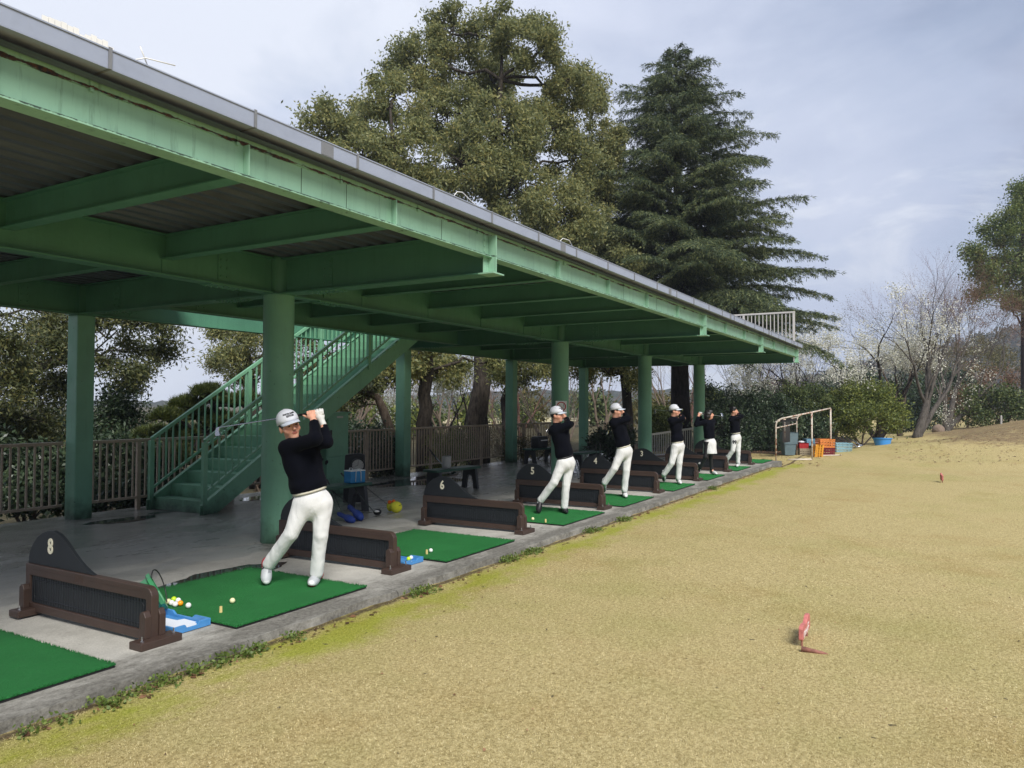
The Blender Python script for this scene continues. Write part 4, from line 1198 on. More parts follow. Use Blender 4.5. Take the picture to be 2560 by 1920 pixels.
def crate(px, py, d, w, h, dep, mat, label, ang=0.0, cat='crate', tilt=None, name='crate', slats=True, taper=.95, group='crates heaped in the pipe cage', zb=None):
    """px, py: bottom centre in the photo at depth d."""
    c = at(px, py, d)
    if zb is not None: c.z = zb
    t = thing(name, label, cat, c, group)
    T = Matrix.Translation(c) @ Matrix.Rotation(R(30 - 90 + 90) + ang, 4, 'Z')
    if tilt: T = T @ tilt
    # local x across the view, y away
    X = Matrix((CAM_R, (CAM_D.x, CAM_D.y, 0), (0, 0, 1))).transposed().to_4x4(); T = Matrix.Translation(c) @ X @ Matrix.Rotation(ang, 4, 'Z')
    if tilt: T = T @ tilt
    a, b = w / 2, dep / 2; th_ = .012
    mb = MB(); mb.bx(-a * taper, a * taper, -b * taper, b * taper, .0, .012, T); mb.build('base', mat, t)
    for nm, fn, L in (('side', lambda u, z, o: T @ Vector((u * (taper + (1 - taper) * z / h), -b * (taper + (1 - taper) * z / h) + o, z)), a), ('side', lambda u, z, o: T @ Vector((u * (taper + (1 - taper) * z / h), b * (taper + (1 - taper) * z / h) - o, z)), a),
                      ('side', lambda u, z, o: T @ Vector((-a * (taper + (1 - taper) * z / h) + o, u * (taper + (1 - taper) * z / h), z)), b), ('side', lambda u, z, o: T @ Vector((a * (taper + (1 - taper) * z / h) - o, u * (taper + (1 - taper) * z / h), z)), b)):
        mb = MB()
        def cell(u0, u1, z0, z1):
            vs = [fn(u, z, o) for o in (0, th_) for (u, z) in ((u0, z0), (u1, z0), (u1, z1), (u0, z1))]
            mb.add(vs, [(0, 1, 2, 3), (7, 6, 5, 4), (0, 4, 5, 1), (1, 5, 6, 2), (2, 6, 7, 3), (3, 7, 4, 0)])
        if slats:
            k = 5
            for i in range(k + 1): cell(max(-L, -L + 2 * L * i / k - .014), min(L, -L + 2 * L * i / k + .014), .012, h)
            for z in (.012, h * .36, h * .66, h - .035): cell(-L, L, z, z + .035)
        else: cell(-L, L, .012, h); cell(-L - .0, L + .0, h - .03, h)
        mb.build(nm, mat, t)
    return t


g0 = -.09
crate(1971, 1137, 24.6, .40, .36, .36, mt['grey_bin'], 'grey blue bin, lower of the stacked pair in the cage', slats=False, cat='bin', name='storage_bin', group='grey bins stacked in the pipe cage', taper=.82)
crate(1972.5, 1109.5, 24.62, .48, .38, .38, mt['grey_bin'], 'grey blue bin upside on the other, upper of the stacked pair', slats=False, cat='bin', name='storage_bin', group='grey bins stacked in the pipe cage', taper=.93)
crate(2009.5, 1138, 24.9, .40, .23, .34, mt['crate_beige'], 'beige crate under the small red crate')
crate(2006, 1120.5, 24.95, .32, .18, .30, mt['crate_red'], 'small bright red crate on the beige crate', slats=False)
crate(2027, 1113, 26.6, .44, .22, .36, mt['crate_blue'], 'blue crate at the back of the heap')
crate(2067, 1137, 24.4, .40, .26, .38, mt['crate_dkred'], 'dark red crate under the orange crate')
crate(2063, 1118.3, 24.4, .50, .27, .40, mt['crate_orange'], 'orange crate on the dark red crate')
crate(2053.5, 1127, 24.0, .42, .26, .32, mt['crate_yellow'], 'yellow orange crate standing on its side at the front of the heap', tilt=Matrix.Translation((-.12, .0, .0)) @ Matrix.Rotation(R(-84), 4, 'Y') @ Matrix.Translation((.0, 0, -.12)))
crate(2104.5, 1131, 26.0, .58, .33, .42, mt['basket'], 'pale blue basket right of the cage', cat='basket', name='basket', taper=.9)
c_ = at(2003, 1105, 25.0); tag(MB().ball(c_, .12, 10, 1.1, .9, .35).build('plastic_bag', mt['bag_white'], smooth=1), 'white plastic bag lying on the small red crate', 'bag')
# lawn trolley folded behind the basket
t = thing('folded_trolley', 'folded metal trolley frame lying behind the pale blue basket', 'trolley', at(2140, 1118, 27.5))
for a_, b_ in (((2107, 1093), (2143, 1118)), ((2112, 1088), (2152, 1114)), ((2100, 1099), (2138, 1121))): MB().tube([at(*a_, 28.3), at(*b_, 27.0)], .022, 7).build('tube', mt['steel'], t, smooth=1)
MB().tube([at(2107, 1093, 28.3), at(2110, 1089, 28.4), at(2112, 1088, 28.3)], .022, 7).build('handle', mt['steel'], t, smooth=1)
MB().tube([at(2136, 1120, 27.0), at(2157, 1113, 27.0)], .03, 7).build('axle', mt['steel'], t, smooth=1)
MB().tube([at(2150, 1126, 26.8), at(2160, 1122, 26.8), at(2170, 1121.5, 26.8), at(2175, 1124, 26.8)], .022, 6).build('bent_strip', mt['hose'], t, smooth=1)
c_ = at(2206, 1115, 27.2); 
t = thing('wash_tub', 'bright blue plastic tub on the grass right of the cage', 'tub', c_)
Tt = Matrix.Translation(c_) @ Matrix.Rotation(R(4), 4, 'Y')
MB().lathe([(.24, -.02), (.31, .27), (.295, .27), (.22, .01)], 28, Tt).build('body', mt['tub'], t, smooth=40)
MB().lathe([(.295, .255), (.335, .26), (.335, .285), (.29, .285), (.29, .262)], 28, Tt, cap=False).build('rim', mt['tub'], t, smooth=40)
pts = [at(*q, 24.2) for q in ((2032, 1142.5), (2050, 1142), (2068, 1139), (2080, 1136.5), (2095, 1135), (2103, 1137.5), (2090, 1139), (2076, 1140), (2085, 1137.5), (2104, 1138.5))]
for v in pts: v.z = th(v.x, v.y) + .02
tag(MB().tube(pts, .018, 6).build('hose', mt['hose'], smooth=1), 'pale hose lying in a loop on the ground before the crates', 'hose')
# ------------------------------------------------------------------ trees, shrubs, hills
def unit(n, rg):
    v = rg.normal(size=(n, 3)); return v / np.linalg.norm(v, axis=1, keepdims=True)


def leaf_arrays(P, L, W, rg, bias=(0, 0, -.5), spread=1.0):
    n = len(P); d = unit(n, rg) * spread + np.array(bias) if np.ndim(bias) == 1 else unit(n, rg) * spread + bias
    d /= np.linalg.norm(d, axis=1, keepdims=True) + 1e-9
    s = np.cross(d, unit(n, rg)); s /= np.linalg.norm(s, axis=1, keepdims=True) + 1e-9
    l = (L * rg.uniform(.65, 1.25, n))[:, None]; w = (W * rg.uniform(.7, 1.2, n))[:, None] * .5
    V = np.stack([P, P + d * l * .5 + s * w, P + d * l, P + d * l * .5 - s * w], 1).reshape(-1, 3)
    return V


def quads(n): return np.arange(n * 4).reshape(-1, 4)


def branch(mb, a, b, r0, r1, rg, k=5, sag=.0, wob=.06, n=6):
    a, b = np.array(a), np.array(b); L = np.linalg.norm(b - a); pts = []; rs = []
    for i in range(k + 1):
        t = i / k; p = a + (b - a) * t; p = p + np.array([0, 0, -sag * L * 4 * t * (1 - t)])
        if 0 < i < k: p = p + rg.normal(0, wob * L / 2.5, 3)
        pts.append(tuple(p)); rs.append(r0 + (r1 - r0) * t)
    mb.tube(pts, rs, n, cap=False); return pts


def make_tree(name, label, cat, trunk, radii, lobes, leaf, bark, seed, leafL=.13, leafW=.055, per=150, clr=.42, dens=1.0, group=None, limb=.10, flat=.8, bias=(0, 0, -.45), djit=1.5, limbs_from=.35, thin=1.0, hollow=.5):
    """trunk: world points; lobes: (px, py, rx, ry, depth) of leafy masses, pixels of the photograph at a depth."""
    rg = np.random.default_rng(seed)
    base = Vector(trunk[0]); t = thing(name, label, cat, base, group)
    mb = MB(); mb.tube(trunk, radii, 12)
    T = [np.array(p) for p in trunk]; P = []
    for (px, py, rx, ry, d) in lobes:
        d = d + rg.uniform(-djit, djit); c = np.array(at(px, py, d)); s = d / CAM_F
        rad = np.array([rx * s, rx * s * .9, ry * s]); A = rad[0] * rad[2]
        k = max(5, int(A * 3.1 / (clr * clr) * dens))
        u = unit(k, rg); rr = rg.uniform(hollow, 1, (k, 1)); cl = c + (u[:, 0:1] * np.array(CAM_R) * rad[0] + u[:, 1:2] * np.array((CAM_D.x, CAM_D.y, 0)) * rad[1] + u[:, 2:3] * np.array((0, 0, 1.)) * rad[2]) * rr
        # limb from the trunk to the lobe, twigs to its clumps
        hz = c[2] - rad[2] * .9; i = min(range(len(T)), key=lambda q: abs(T[q][2] - hz) + .35 * np.linalg.norm(T[q][:2] - c[:2]) + (99 if q < len(T) * limbs_from else 0))
        if limb: branch(mb, T[i], c, max(.02, limb * .5 * thin), limb * .25 * thin, rg, 6, -.04, .10, 6)
        for q in cl[::2]:
            if limb: branch(mb, c + rg.normal(0, .15, 3) * rad, q, limb * .2 * thin, .006, rg, 3, 0, .12, 4)
        n_ = int(per * 1.9)
        g = rg.normal(0, .5, (k, n_, 3)) * clr * np.array([1, 1, flat]) * rg.uniform(.7, 1.3, (k, 1, 1))
        P.append((cl[:, None, :] + g).reshape(-1, 3))
    mb.build('trunk', bark, t, smooth=1)
    P = np.concatenate(P); V = leaf_arrays(P, leafL, leafW, rg, bias)
    np_mesh('crown', V, quads(len(P)), leaf, t)
    return t


def zg(v): return Vector((v.x, v.y, th(v.x, v.y) - .05))


def px_path(pts, d, gnd=True):
    q = [at(a, b, d) for a, b in pts]
    if gnd: q = [zg(q[0])] + q
    return q


# --- the big camphor trees behind the shelter
CAMPHOR = [(1050, 170, 85, 80, 25), (1130, 85, 70, 85, 25.5), (1260, 70, 62, 72, 26), (1330, 45, 30, 45, 26), (1345, 130, 62, 75, 26), (1415, 205, 75, 75, 26), (1468, 245, 45, 65, 26.5), (1215, 190, 80, 70, 26.5),
           (1110, 285, 105, 80, 25), (1245, 330, 110, 85, 24), (1350, 320, 95, 90, 25.5), (1425, 400, 65, 85, 25), (1150, 410, 120, 85, 23.5), (1290, 460, 120, 95, 23.5), (1395, 530, 95, 85, 24), (1470, 570, 55, 65, 24.5), (1280, 600, 130, 80, 25), (1210, 250, 60, 40, 27)]
tr = px_path([(1196, 1085), (1192, 1040), (1198, 1005), (1206, 955), (1204, 900), (1214, 800), (1222, 640), (1236, 460), (1246, 330), (1252, 200), (1256, 110)], 25)
make_tree('camphor_tree', 'tallest broad olive green tree with a thick furrowed trunk behind the shelter', 'tree', tr, [.42, .40, .36, .33, .29, .27, .24, .2, .16, .11, .07, .03], CAMPHOR, mt['leaf_camphor'], mt['bark_dark'], 21, .135, .055, 190, .36, .85, limb=.13)
CAMPHOR2 = [(802, 285, 42, 62, 22), (790, 350, 50, 50, 22), (850, 340, 62, 50, 22.5), (900, 300, 35, 55, 22.5), (905, 385, 80, 70, 22), (985, 250, 80, 75, 23), (1000, 360, 90, 70, 23), (960, 450, 80, 50, 22), (1040, 460, 90, 60, 23), (1065, 880, 50, 40, 20), (1010, 925, 60, 36, 20), (1110, 925, 60, 38, 21), (1150, 900, 50, 40, 22.5), (960, 900, 40, 40, 20), (1250, 905, 40, 40, 24)]
tr = px_path([(1060, 1085), (1058, 1060), (1066, 1020), (1060, 985), (1068, 930), (1066, 870), (1040, 760), (1000, 600), (985, 480), (985, 380), (975, 270)], 21.5)
make_tree('camphor_tree', 'olive green tree with a knobbly trunk, left of the thickest trunk behind the shelter', 'tree', tr, [.24, .22, .21, .20, .18, .2, .17, .15, .12, .1, .07, .03], CAMPHOR2, mt['leaf_camphor'], mt['bark_dark'], 22, .135, .055, 180, .36, .8, limb=.10)
CAMPHOR3 = [(1500, 345, 55, 55, 28), (1528, 375, 40, 45, 28), (1485, 440, 55, 75, 28), (1495, 540, 45, 60, 27.5), (1520, 620, 60, 50, 27), (1560, 650, 40, 35, 26.5), (1440, 640, 60, 50, 28), (1470, 920, 40, 30, 27), (1540, 925, 40, 25, 28), (1590, 940, 35, 30, 28), (1330, 905, 50, 35, 27), (1380, 920, 40, 35, 27)]
tr = px_path([(1572, 1085), (1570, 1040), (1566, 980), (1560, 930), (1555, 860), (1540, 700), (1520, 560), (1508, 430), (1505, 340)], 28.5)
make_tree('camphor_tree', 'olive green tree with a straight dark trunk between the cedar and the tallest tree', 'tree', tr, [.22, .2, .19, .18, .17, .15, .12, .09, .06, .03], CAMPHOR3, mt['leaf_camphor'], mt['bark_black'], 23, .135, .055, 170, .36, .75, limb=.08)
tr = px_path([(980, 1090), (972, 1065), (958, 1025), (945, 995), (925, 985), (890, 978), (862, 968)], 20)
make_tree('leaning_tree', 'leaning brown tree with a low bough beside the green cabinet', 'tree', tr, [.15, .13, .125, .12, .10, .085, .07, .05], [(930, 955, 40, 28, 20), (890, 985, 45, 22, 20), (855, 1000, 35, 22, 20), (850, 930, 55, 40, 21), (960, 930, 35, 25, 20), (800, 905, 50, 45, 21)], mt['leaf_oak'], mt['bark_brown'], 24, .13, .055, 80, .34, .7, limb=.05)
tr = px_path([(1262, 1085), (1262, 1040), (1258, 1000), (1272, 960), (1296, 925), (1300, 880), (1310, 800)], 27)
make_tree('dark_trunk_tree', 'slim crooked dark tree between the second and third square columns', 'tree', tr, [.15, .13, .12, .11, .1, .09, .08, .05], [(1300, 870, 60, 40, 27), (1250, 940, 30, 35, 27), (1310, 940, 25, 30, 27)], mt['leaf_oak'], mt['bark_black'], 25, .14, .055, 100, .36, .7, limb=.05)
# --- left of the shelter
OAK = [(60, 800, 75, 45, 16), (20, 850, 60, 70, 15), (120, 790, 55, 40, 16), (75, 890, 75, 60, 15.5), (130, 860, 35, 45, 16), (25, 960, 60, 60, 15), (95, 985, 60, 60, 15), (30, 1050, 60, 40, 15), (120, 1060, 45, 45, 15.5), (145, 960, 25, 40, 16)]
tr = [Vector((5.0, 16.0, -.8)), Vector((5.0, 16.0, .8)), Vector((5.1, 16.0, 2.0)), Vector((5.5, 15.6, 3.2)), Vector((5.9, 15.4, 4.4))]
make_tree('evergreen_oak', 'big dark evergreen oak filling the left edge behind the fence', 'tree', tr, [.30, .26, .22, .17, .10], OAK, mt['leaf_oak'], mt['bark_dark'], 31, .10, .034, 220, .38, .85, limb=.08)
OAKR = [(250, 815, 30, 40, 16.5), (300, 790, 45, 26, 16.5), (360, 800, 45, 34, 17), (410, 815, 30, 45, 17), (418, 870, 22, 26, 17), (380, 885, 28, 28, 17), (330, 855, 36, 26, 16.5), (262, 900, 28, 30, 16.5), (315, 930, 36, 26, 16.5), (352, 925, 18, 18, 17), (330, 965, 20, 14, 16.5)]
tr = [Vector((6.3, 19.2, -1.0)), Vector((6.3, 19.2, 1.0)), at(150, 900, 17.6), at(200, 830, 17.2), at(265, 775, 17)]
make_tree('evergreen_oak', 'loose oak boughs with sky showing through, right of the leftmost square column', 'tree', tr, [.2, .17, .13, .09, .05], OAKR, mt['leaf_oak'], mt['bark_dark'], 32, .10, .034, 105, .30, .50, limb=.055, limbs_from=0)
OAK3 = [(555, 830, 30, 26, 24), (600, 825, 40, 30, 24), (645, 835, 40, 36, 24), (570, 880, 32, 28, 24), (615, 895, 42, 42, 24), (655, 920, 36, 36, 24), (545, 905, 20, 22, 24), (605, 955, 36, 30, 24), (760, 850, 50, 40, 25), (780, 910, 35, 40, 25)]
tr = px_path([(640, 1100), (636, 1020), (630, 960), (622, 900), (610, 850)], 24)
make_tree('evergreen_oak', 'rusty tinted oak seen through the staircase railings', 'tree', tr, [.2, .18, .15, .12, .1, .06], OAK3, mt['leaf_camphor'], mt['bark_dark'], 33, .115, .045, 170, .38, .85, limb=.06)


def make_shrub(label, lobes, leaf, seed, stem=None, name='shrub', group=None, L=.07, W=.035, per=130, clr=.22, dens=1.0, djit=.4, bark='bark_brown', cat='shrub', bias=(0, 0, .15), hollow=.45):
    rg = np.random.default_rng(seed); d0 = sum(l[4] for l in lobes) / len(lobes)
    cx = sum(l[0] for l in lobes) / len(lobes)
    b = stem or zg(at(cx, max(l[1] + l[3] for l in lobes), d0))
    t = thing(name, label, cat, b, group); mb = MB(); P = []
    for (px, py, rx, ry, d) in lobes:
        d = d + rg.uniform(-djit, djit); c = np.array(at(px, py, d)); s = d / CAM_F; rad = np.array([rx, rx * .9, ry]) * s
        k = max(6, int(rad[0] * rad[2] / (clr * clr) * 3.4 * dens)); u = unit(k, rg); rr = rg.uniform(hollow, 1, (k, 1))
        cl = c + (u[:, 0:1] * np.array(CAM_R) * rad[0] + u[:, 1:2] * np.array((CAM_D.x, CAM_D.y, 0)) * rad[1] + u[:, 2:3] * np.array((0, 0, 1.)) * rad[2]) * rr
        branch(mb, np.array(b) + rg.normal(0, .08, 3) * [1, 1, 0], c, .035, .014, rg, 4, 0, .1, 5)
        for q in cl[::3]: branch(mb, c, q, .012, .004, rg, 2, 0, .1, 4)
        P.append((cl[:, None, :] + rg.normal(0, .5, (k, int(per * 1.4), 3)) * clr).reshape(-1, 3))
    mb.build('stems', mt[bark], t, smooth=1)
    P = np.concatenate(P); P = P[P[:, 2] > terrain_h(P[:, 0], P[:, 1]) + .01]
    np_mesh('foliage', leaf_arrays(P, L, W, rg, bias), quads(len(P)), leaf, t)
    return t


make_shrub('dark rounded shrub between the left square column and the pine', [(290, 1040, 60, 60, 16), (250, 1030, 40, 55, 15.8), (340, 1060, 40, 45, 16), (290, 1100, 75, 50, 15.5), (285, 1000, 40, 35, 16)], mt['leaf_dark'], 41, L=.085, W=.04, clr=.3)
FS_ = 'shrubs behind the fence'
make_shrub('dark broad leaved shrub behind the fence at the left picture edge', [(-40, 1150, 60, 70, 14), (20, 1150, 50, 70, 13.8), (90, 1170, 55, 70, 13.8), (150, 1180, 45, 60, 13.8), (40, 1230, 80, 50, 13.4), (120, 1240, 60, 40, 13.4)], mt['leaf_dark'], 42, group=FS_, L=.11, W=.05)
make_shrub('dark broad leaved shrub behind the fence just left of the stair foot', [(240, 1150, 55, 60, 14.2), (300, 1150, 60, 60, 14.2), (370, 1170, 55, 60, 14.2), (250, 1220, 60, 50, 13.6), (340, 1230, 60, 45, 13.6), (440, 1210, 55, 50, 14.2), (520, 1210, 50, 45, 14.4)], mt['leaf_dark'], 43, group=FS_, L=.11, W=.05)
make_shrub('dark leafy shrub behind the fence by the leaning tree', [(930, 1110, 55, 45, 18), (900, 1150, 45, 40, 17.6), (960, 1140, 40, 50, 18)], mt['leaf_dark'], 44, group=FS_, L=.09, W=.045)
make_shrub('olive green clipped shrub behind the fence between the thick trunks', [(1110, 1120, 45, 40, 21), (1150, 1110, 50, 45, 21.2), (1120, 1150, 60, 30, 20.6)], mt['leaf_light'], 45, group=FS_, L=.07, W=.03)
make_shrub('brown green twiggy shrub behind the fence right of the thickest trunk', [(1240, 1110, 40, 45, 22), (1300, 1120, 50, 40, 22.5), (1380, 1120, 50, 40, 23)], mt['leaf_olive'], 46, group=FS_, L=.06, W=.025, per=70)
make_shrub('dark pointed leaf shrub right of the third square column', [(1500, 1100, 35, 35, 22), (1540, 1095, 40, 40, 22), (1520, 1120, 50, 28, 21.5)], mt['leaf_dark'], 47, group=FS_, L=.14, W=.045, per=70)
make_shrub('mid green shrub behind the sloped railing', [(1640, 1055, 30, 40, 27), (1670, 1040, 35, 35, 27), (1640, 1090, 40, 30, 26.5)], mt['leaf_mid'], 48, group=FS_, L=.09, W=.045)
# the hedge at the end of the slab
HG = 'shrubs in the hedge at the end of the slab'
make_shrub('dark tall hedge shrub behind the two furthest golfers', [(1775, 1000, 35, 50, 28), (1815, 1030, 50, 55, 28), (1790, 1080, 50, 50, 27.5), (1850, 1080, 60, 45, 27.5), (1870, 1030, 50, 50, 28.5), (1830, 1125, 60, 30, 26.8)], mt['leaf_dark'], 51, group=HG, L=.10, W=.05, clr=.3)
make_shrub('dark glossy hedge shrub behind the pipe cage', [(1930, 1020, 55, 50, 29), (1900, 1075, 50, 55, 28), (1960, 1070, 50, 55, 28.5), (2010, 1050, 50, 50, 29), (1940, 1115, 50, 30, 27.5), (2040, 1080, 45, 45, 28.8)], mt['leaf_dark'], 52, group=HG, L=.10, W=.05, clr=.3)
make_shrub('mid green hedge shrub topping the dark ones left of the yellow green bush', [(1990, 1000, 45, 35, 30), (2035, 1010, 40, 40, 30), (2070, 1040, 40, 50, 30), (2000, 990, 30, 25, 30)], mt['leaf_mid'], 53, group=HG, L=.10, W=.05, clr=.3)
make_shrub('round yellow green bush on a short trunk behind the pale blue basket', [(2150, 985, 70, 40, 30), (2100, 1015, 50, 45, 30), (2200, 1010, 60, 50, 30), (2160, 1040, 80, 40, 29.5), (2235, 1050, 40, 35, 30), (2110, 1065, 40, 30, 29.5)], mt['leaf_light'], 54, stem=zg(at(2150, 1112, 29.5)), L=.10, W=.055, clr=.3, per=120, name='bush', cat='bush', hollow=.3)
make_shrub('leafy green shrub on the mound at the right picture edge', [(2470, 1000, 50, 40, 36), (2520, 1010, 50, 45, 36), (2560, 1030, 45, 35, 36), (2430, 1030, 35, 30, 36), (2490, 1045, 50, 25, 35.5)], mt['leaf_mid'], 55, L=.14, W=.07, clr=.4, per=90)
make_shrub('rusty orange shrub left of the green shrub on the mound', [(2400, 1000, 40, 30, 39), (2440, 990, 35, 35, 39), (2420, 1030, 40, 25, 38.5)], mt['leaf_rust'], 56, L=.12, W=.05, clr=.4, per=60)
BGD = 'dark evergreens in the shade behind the blossom trees'
for i, (a, b, d) in enumerate(((2160, 960, 44), (2240, 965, 44), (2330, 975, 46), (2390, 960, 47), (2080, 975, 45), (2290, 1000, 42))):
    make_shrub('dark evergreen in the shade behind the blossom trees', [(a, b, 50, 40, d), (a + 25, b + 45, 55, 40, d), (a - 30, b + 40, 45, 40, d)], mt['leaf_dark'], 60 + i, group=BGD, L=.2, W=.09, clr=.5, per=70, name='evergreen', cat='evergreen')


LB = 'dark evergreens in the hollow far left behind the fence'
for i, (a, b, d) in enumerate(((-20, 1060, 19), (70, 1075, 19), (180, 1060, 20), (420, 1075, 21), (520, 1080, 22), (640, 1085, 23), (780, 1085, 24), (860, 1090, 25))):
    make_shrub('dark evergreen in the hollow far left behind the fence', [(a, b, 55, 45, d), (a + 40, b + 25, 45, 45, d), (a - 35, b + 30, 45, 40, d)], mt['leaf_dark'] if i % 3 else mt['leaf_mid'], 170 + i, group=LB, L=.13, W=.06, clr=.36, per=80, name='evergreen', cat='evergreen')


# --- pine
def make_pine():
    rg = np.random.default_rng(71); lobes = [(520, 985, 36, 18, 15), (470, 1015, 40, 18, 14.8), (555, 1005, 40, 18, 15), (420, 1045, 36, 18, 14.6), (500, 1045, 50, 20, 14.8), (385, 1090, 40, 22, 14.4), (470, 1095, 55, 30, 14.6), (560, 1060, 50, 28, 15), (610, 1010, 45, 26, 15.2), (430, 1150, 50, 30, 14.4), (530, 1130, 50, 30, 14.8), (620, 1090, 45, 30, 15.2)]
    tr = px_path([(560, 1180), (555, 1120), (520, 1085), (556, 1055), (536, 1020), (520, 990)], 15)
    t = thing('pine_tree', 'small yellow green pine with a twisted trunk behind the staircase foot', 'tree', tr[0])
    mb = MB(); mb.tube(tr, [.11, .1, .09, .08, .065, .05, .03], 8); P = []; D = []
    for (px, py, rx, ry, d) in lobes:
        c = np.array(at(px, py, d + rg.uniform(-.6, .6))); s = d / CAM_F; k = 95; rx, ry = rx * 1.1, ry * 1.5
        i = min(range(1, len(tr)), key=lambda q: (tr[q] - Vector(c)).length); branch(mb, tr[i], c, .045, .02, rg, 5, 0, .14, 5)
        u = unit(k, rg); u[:, 2] = np.abs(u[:, 2]) * .9 - .25; tips = c + (u[:, 0:1] * np.array(CAM_R) * rx + u[:, 1:2] * np.array((CAM_D.x, CAM_D.y, 0)) * rx * .9 + u[:, 2:3] * np.array((0, 0, 1.)) * ry) * s * rg.uniform(.5, 1.05, (k, 1))
        for q in tips[::2]: branch(mb, c + rg.normal(0, .05, 3), q, .014, .006, rg, 2, .0, .1, 4)
        n_ = 34; P.append(np.repeat(tips, n_, 0)); o = np.repeat(u * .8 + np.array([0, 0, .9]), n_, 0); D.append(o)
    mb.build('trunk', mt['bark_black'], t, smooth=1)
    P = np.concatenate(P); D = np.concatenate(D); np_mesh('crown', leaf_arrays(P, .15, .012, rg, D, 1.0), quads(len(P)), mt['leaf_pine'], t)


make_pine()


# --- the deodar cedar
def make_cedar():
    rg = np.random.default_rng(81); d0 = 30.0
    base = zg(at(1702, 1090, d0)); top = at(1688, 118, d0)
    t = thing('cedar_tree', 'tall dark drooping cedar with tiered branches right of the broad trees', 'tree', base)
    mb = MB(); path = [base, base.lerp(top, .12), base.lerp(top, .3), base.lerp(top, .5) + Vector((.1, 0, 0)), base.lerp(top, .75), base.lerp(top, .92), top]
    mb.tube(path, [.46, .37, .30, .22, .12, .05, .015], 12); P = []; D = []
    H = top.z; z = 4.2
    Z0 = 4.2
    k = 0
    while z < H - .15:
        f = (z - Z0) / (H - Z0); Lm = 6.7 * (1 - f) ** .80 + .15
        nb = 8 if f < .45 else 6 if f < .9 else 4; off = rg.uniform(0, 6.28)
        for b in range(nb):
            a = off + b * 2 * math.pi / nb + rg.normal(0, .25); L = Lm * (rg.uniform(.62, 1.06) if f < .6 else rg.uniform(.5, 1.2))
            if L < .3: L = .3
            dr = np.array([math.cos(a), math.sin(a), 0]); ax = np.array(base.lerp(top, (z - base.z) / (H - base.z)))
            rise = rg.uniform(.16, .38) + .34 * f; fall = rg.uniform(.26, .40)
            cv = lambda t_: ax + dr * L * t_ + np.array([0, 0, L * (rise * t_ - fall * t_ * t_)])
            mb.tube([tuple(cv(q)) for q in (0, .25, .5, .75, 1)], [.05 * (1 - f) + .015, .035 * (1 - f) + .012, .022, .012, .004], 5, cap=False)
            sd = np.array([-dr[1], dr[0], 0]); t_ = .18
            while t_ < 1.0:
                p = cv(t_); tw = (.34 + (1 - t_) * .42 * L) * rg.uniform(.6, 1.1)
                for s in (-1, 1):
                    q = dr * rg.uniform(.5, .9) + sd * s * rg.uniform(.6, 1.0); q /= np.linalg.norm(q)
                    m = max(3, int(tw / .10)); tt = (np.arange(m) + rg.uniform(0, 1, m)) / m
                    pts = p + q * tw * tt[:, None] + np.array([0, 0, -1]) * (tw * .32 * tt ** 2)[:, None]
                    rep = 13; P.append(np.repeat(pts, rep, 0) + rg.normal(0, .036, (m * rep, 3)))
                    D.append(np.tile(q * .75 + np.array([0, 0, -.62]), (m * rep, 1)))
                    if tw > .7: mb.tube([tuple(p), tuple(p + q * tw * .5 - np.array([0, 0, tw * .08])), tuple(p + q * tw - np.array([0, 0, tw * .32]))], [.012, .008, .003], 4, cap=False)
                t_ += .17 / max(L, .5) * rg.uniform(1.0, 1.9)
            m = 70; tt = rg.uniform(.45, 1.05, m); P.append(np.stack([cv(q) for q in tt])); D.append(np.tile(dr * .8 + np.array([0, 0, -.25]), (m, 1)))
        z += .33 * rg.uniform(.85, 1.25) * (1.15 - .5 * f); k += 1
    mb.build('trunk', mt['bark_black'], t, smooth=1)
    P = np.concatenate(P); D = np.concatenate(D); np_mesh('crown', leaf_arrays(P, .15, .024, rg, D, .7), quads(len(P)), mt['leaf_cedar'], t)
    print('cedar', len(P))


make_cedar()


# --- bare and blossoming trees
TW = [None]


def grow(mb, tips, p, d, L, r, lev, rg, spread, up, seg=3, sides=(7, 6, 5, 4, 4, 3, 3), ratio=.74, kids=(2, 3), mids=None, wig=.12):
    pts = [p.copy()]; rs = [r]
    for i in range(seg):
        d = d + rg.normal(0, wig, 3) + np.array([0, 0, up * .12]); d /= np.linalg.norm(d); p = p + d * L / seg; pts.append(p.copy()); rs.append(r * (1 - .38 * (i + 1) / seg))
    (mb if lev > 1 or TW[0] is None else TW[0]).tube([tuple(q) for q in pts], rs, sides[min(len(sides) - 1, 6 - lev if lev < 7 else 0)], cap=False)
    if mids is not None and lev <= 2: mids += pts[1:]
    if lev == 0: tips.append(p); return
    n = rg.integers(kids[0], kids[1] + 1)
    for k in range(n):
        v = unit(1, rg)[0]; v -= d * v.dot(d); v /= np.linalg.norm(v) + 1e-9
        a = spread * rg.uniform(.55, 1.2) * (0.45 if k == 0 else 1)
        nd = d * math.cos(a) + v * math.sin(a) + np.array([0, 0, up * .25]); nd /= np.linalg.norm(nd)
        grow(mb, tips, pts[-1] if rg.random() < .7 else pts[-2], nd, L * ratio * rg.uniform(.8, 1.15), rs[-1] * (.82 if k == 0 else .62), lev - 1, rg, spread, up, seg, sides, ratio, kids, mids, wig)


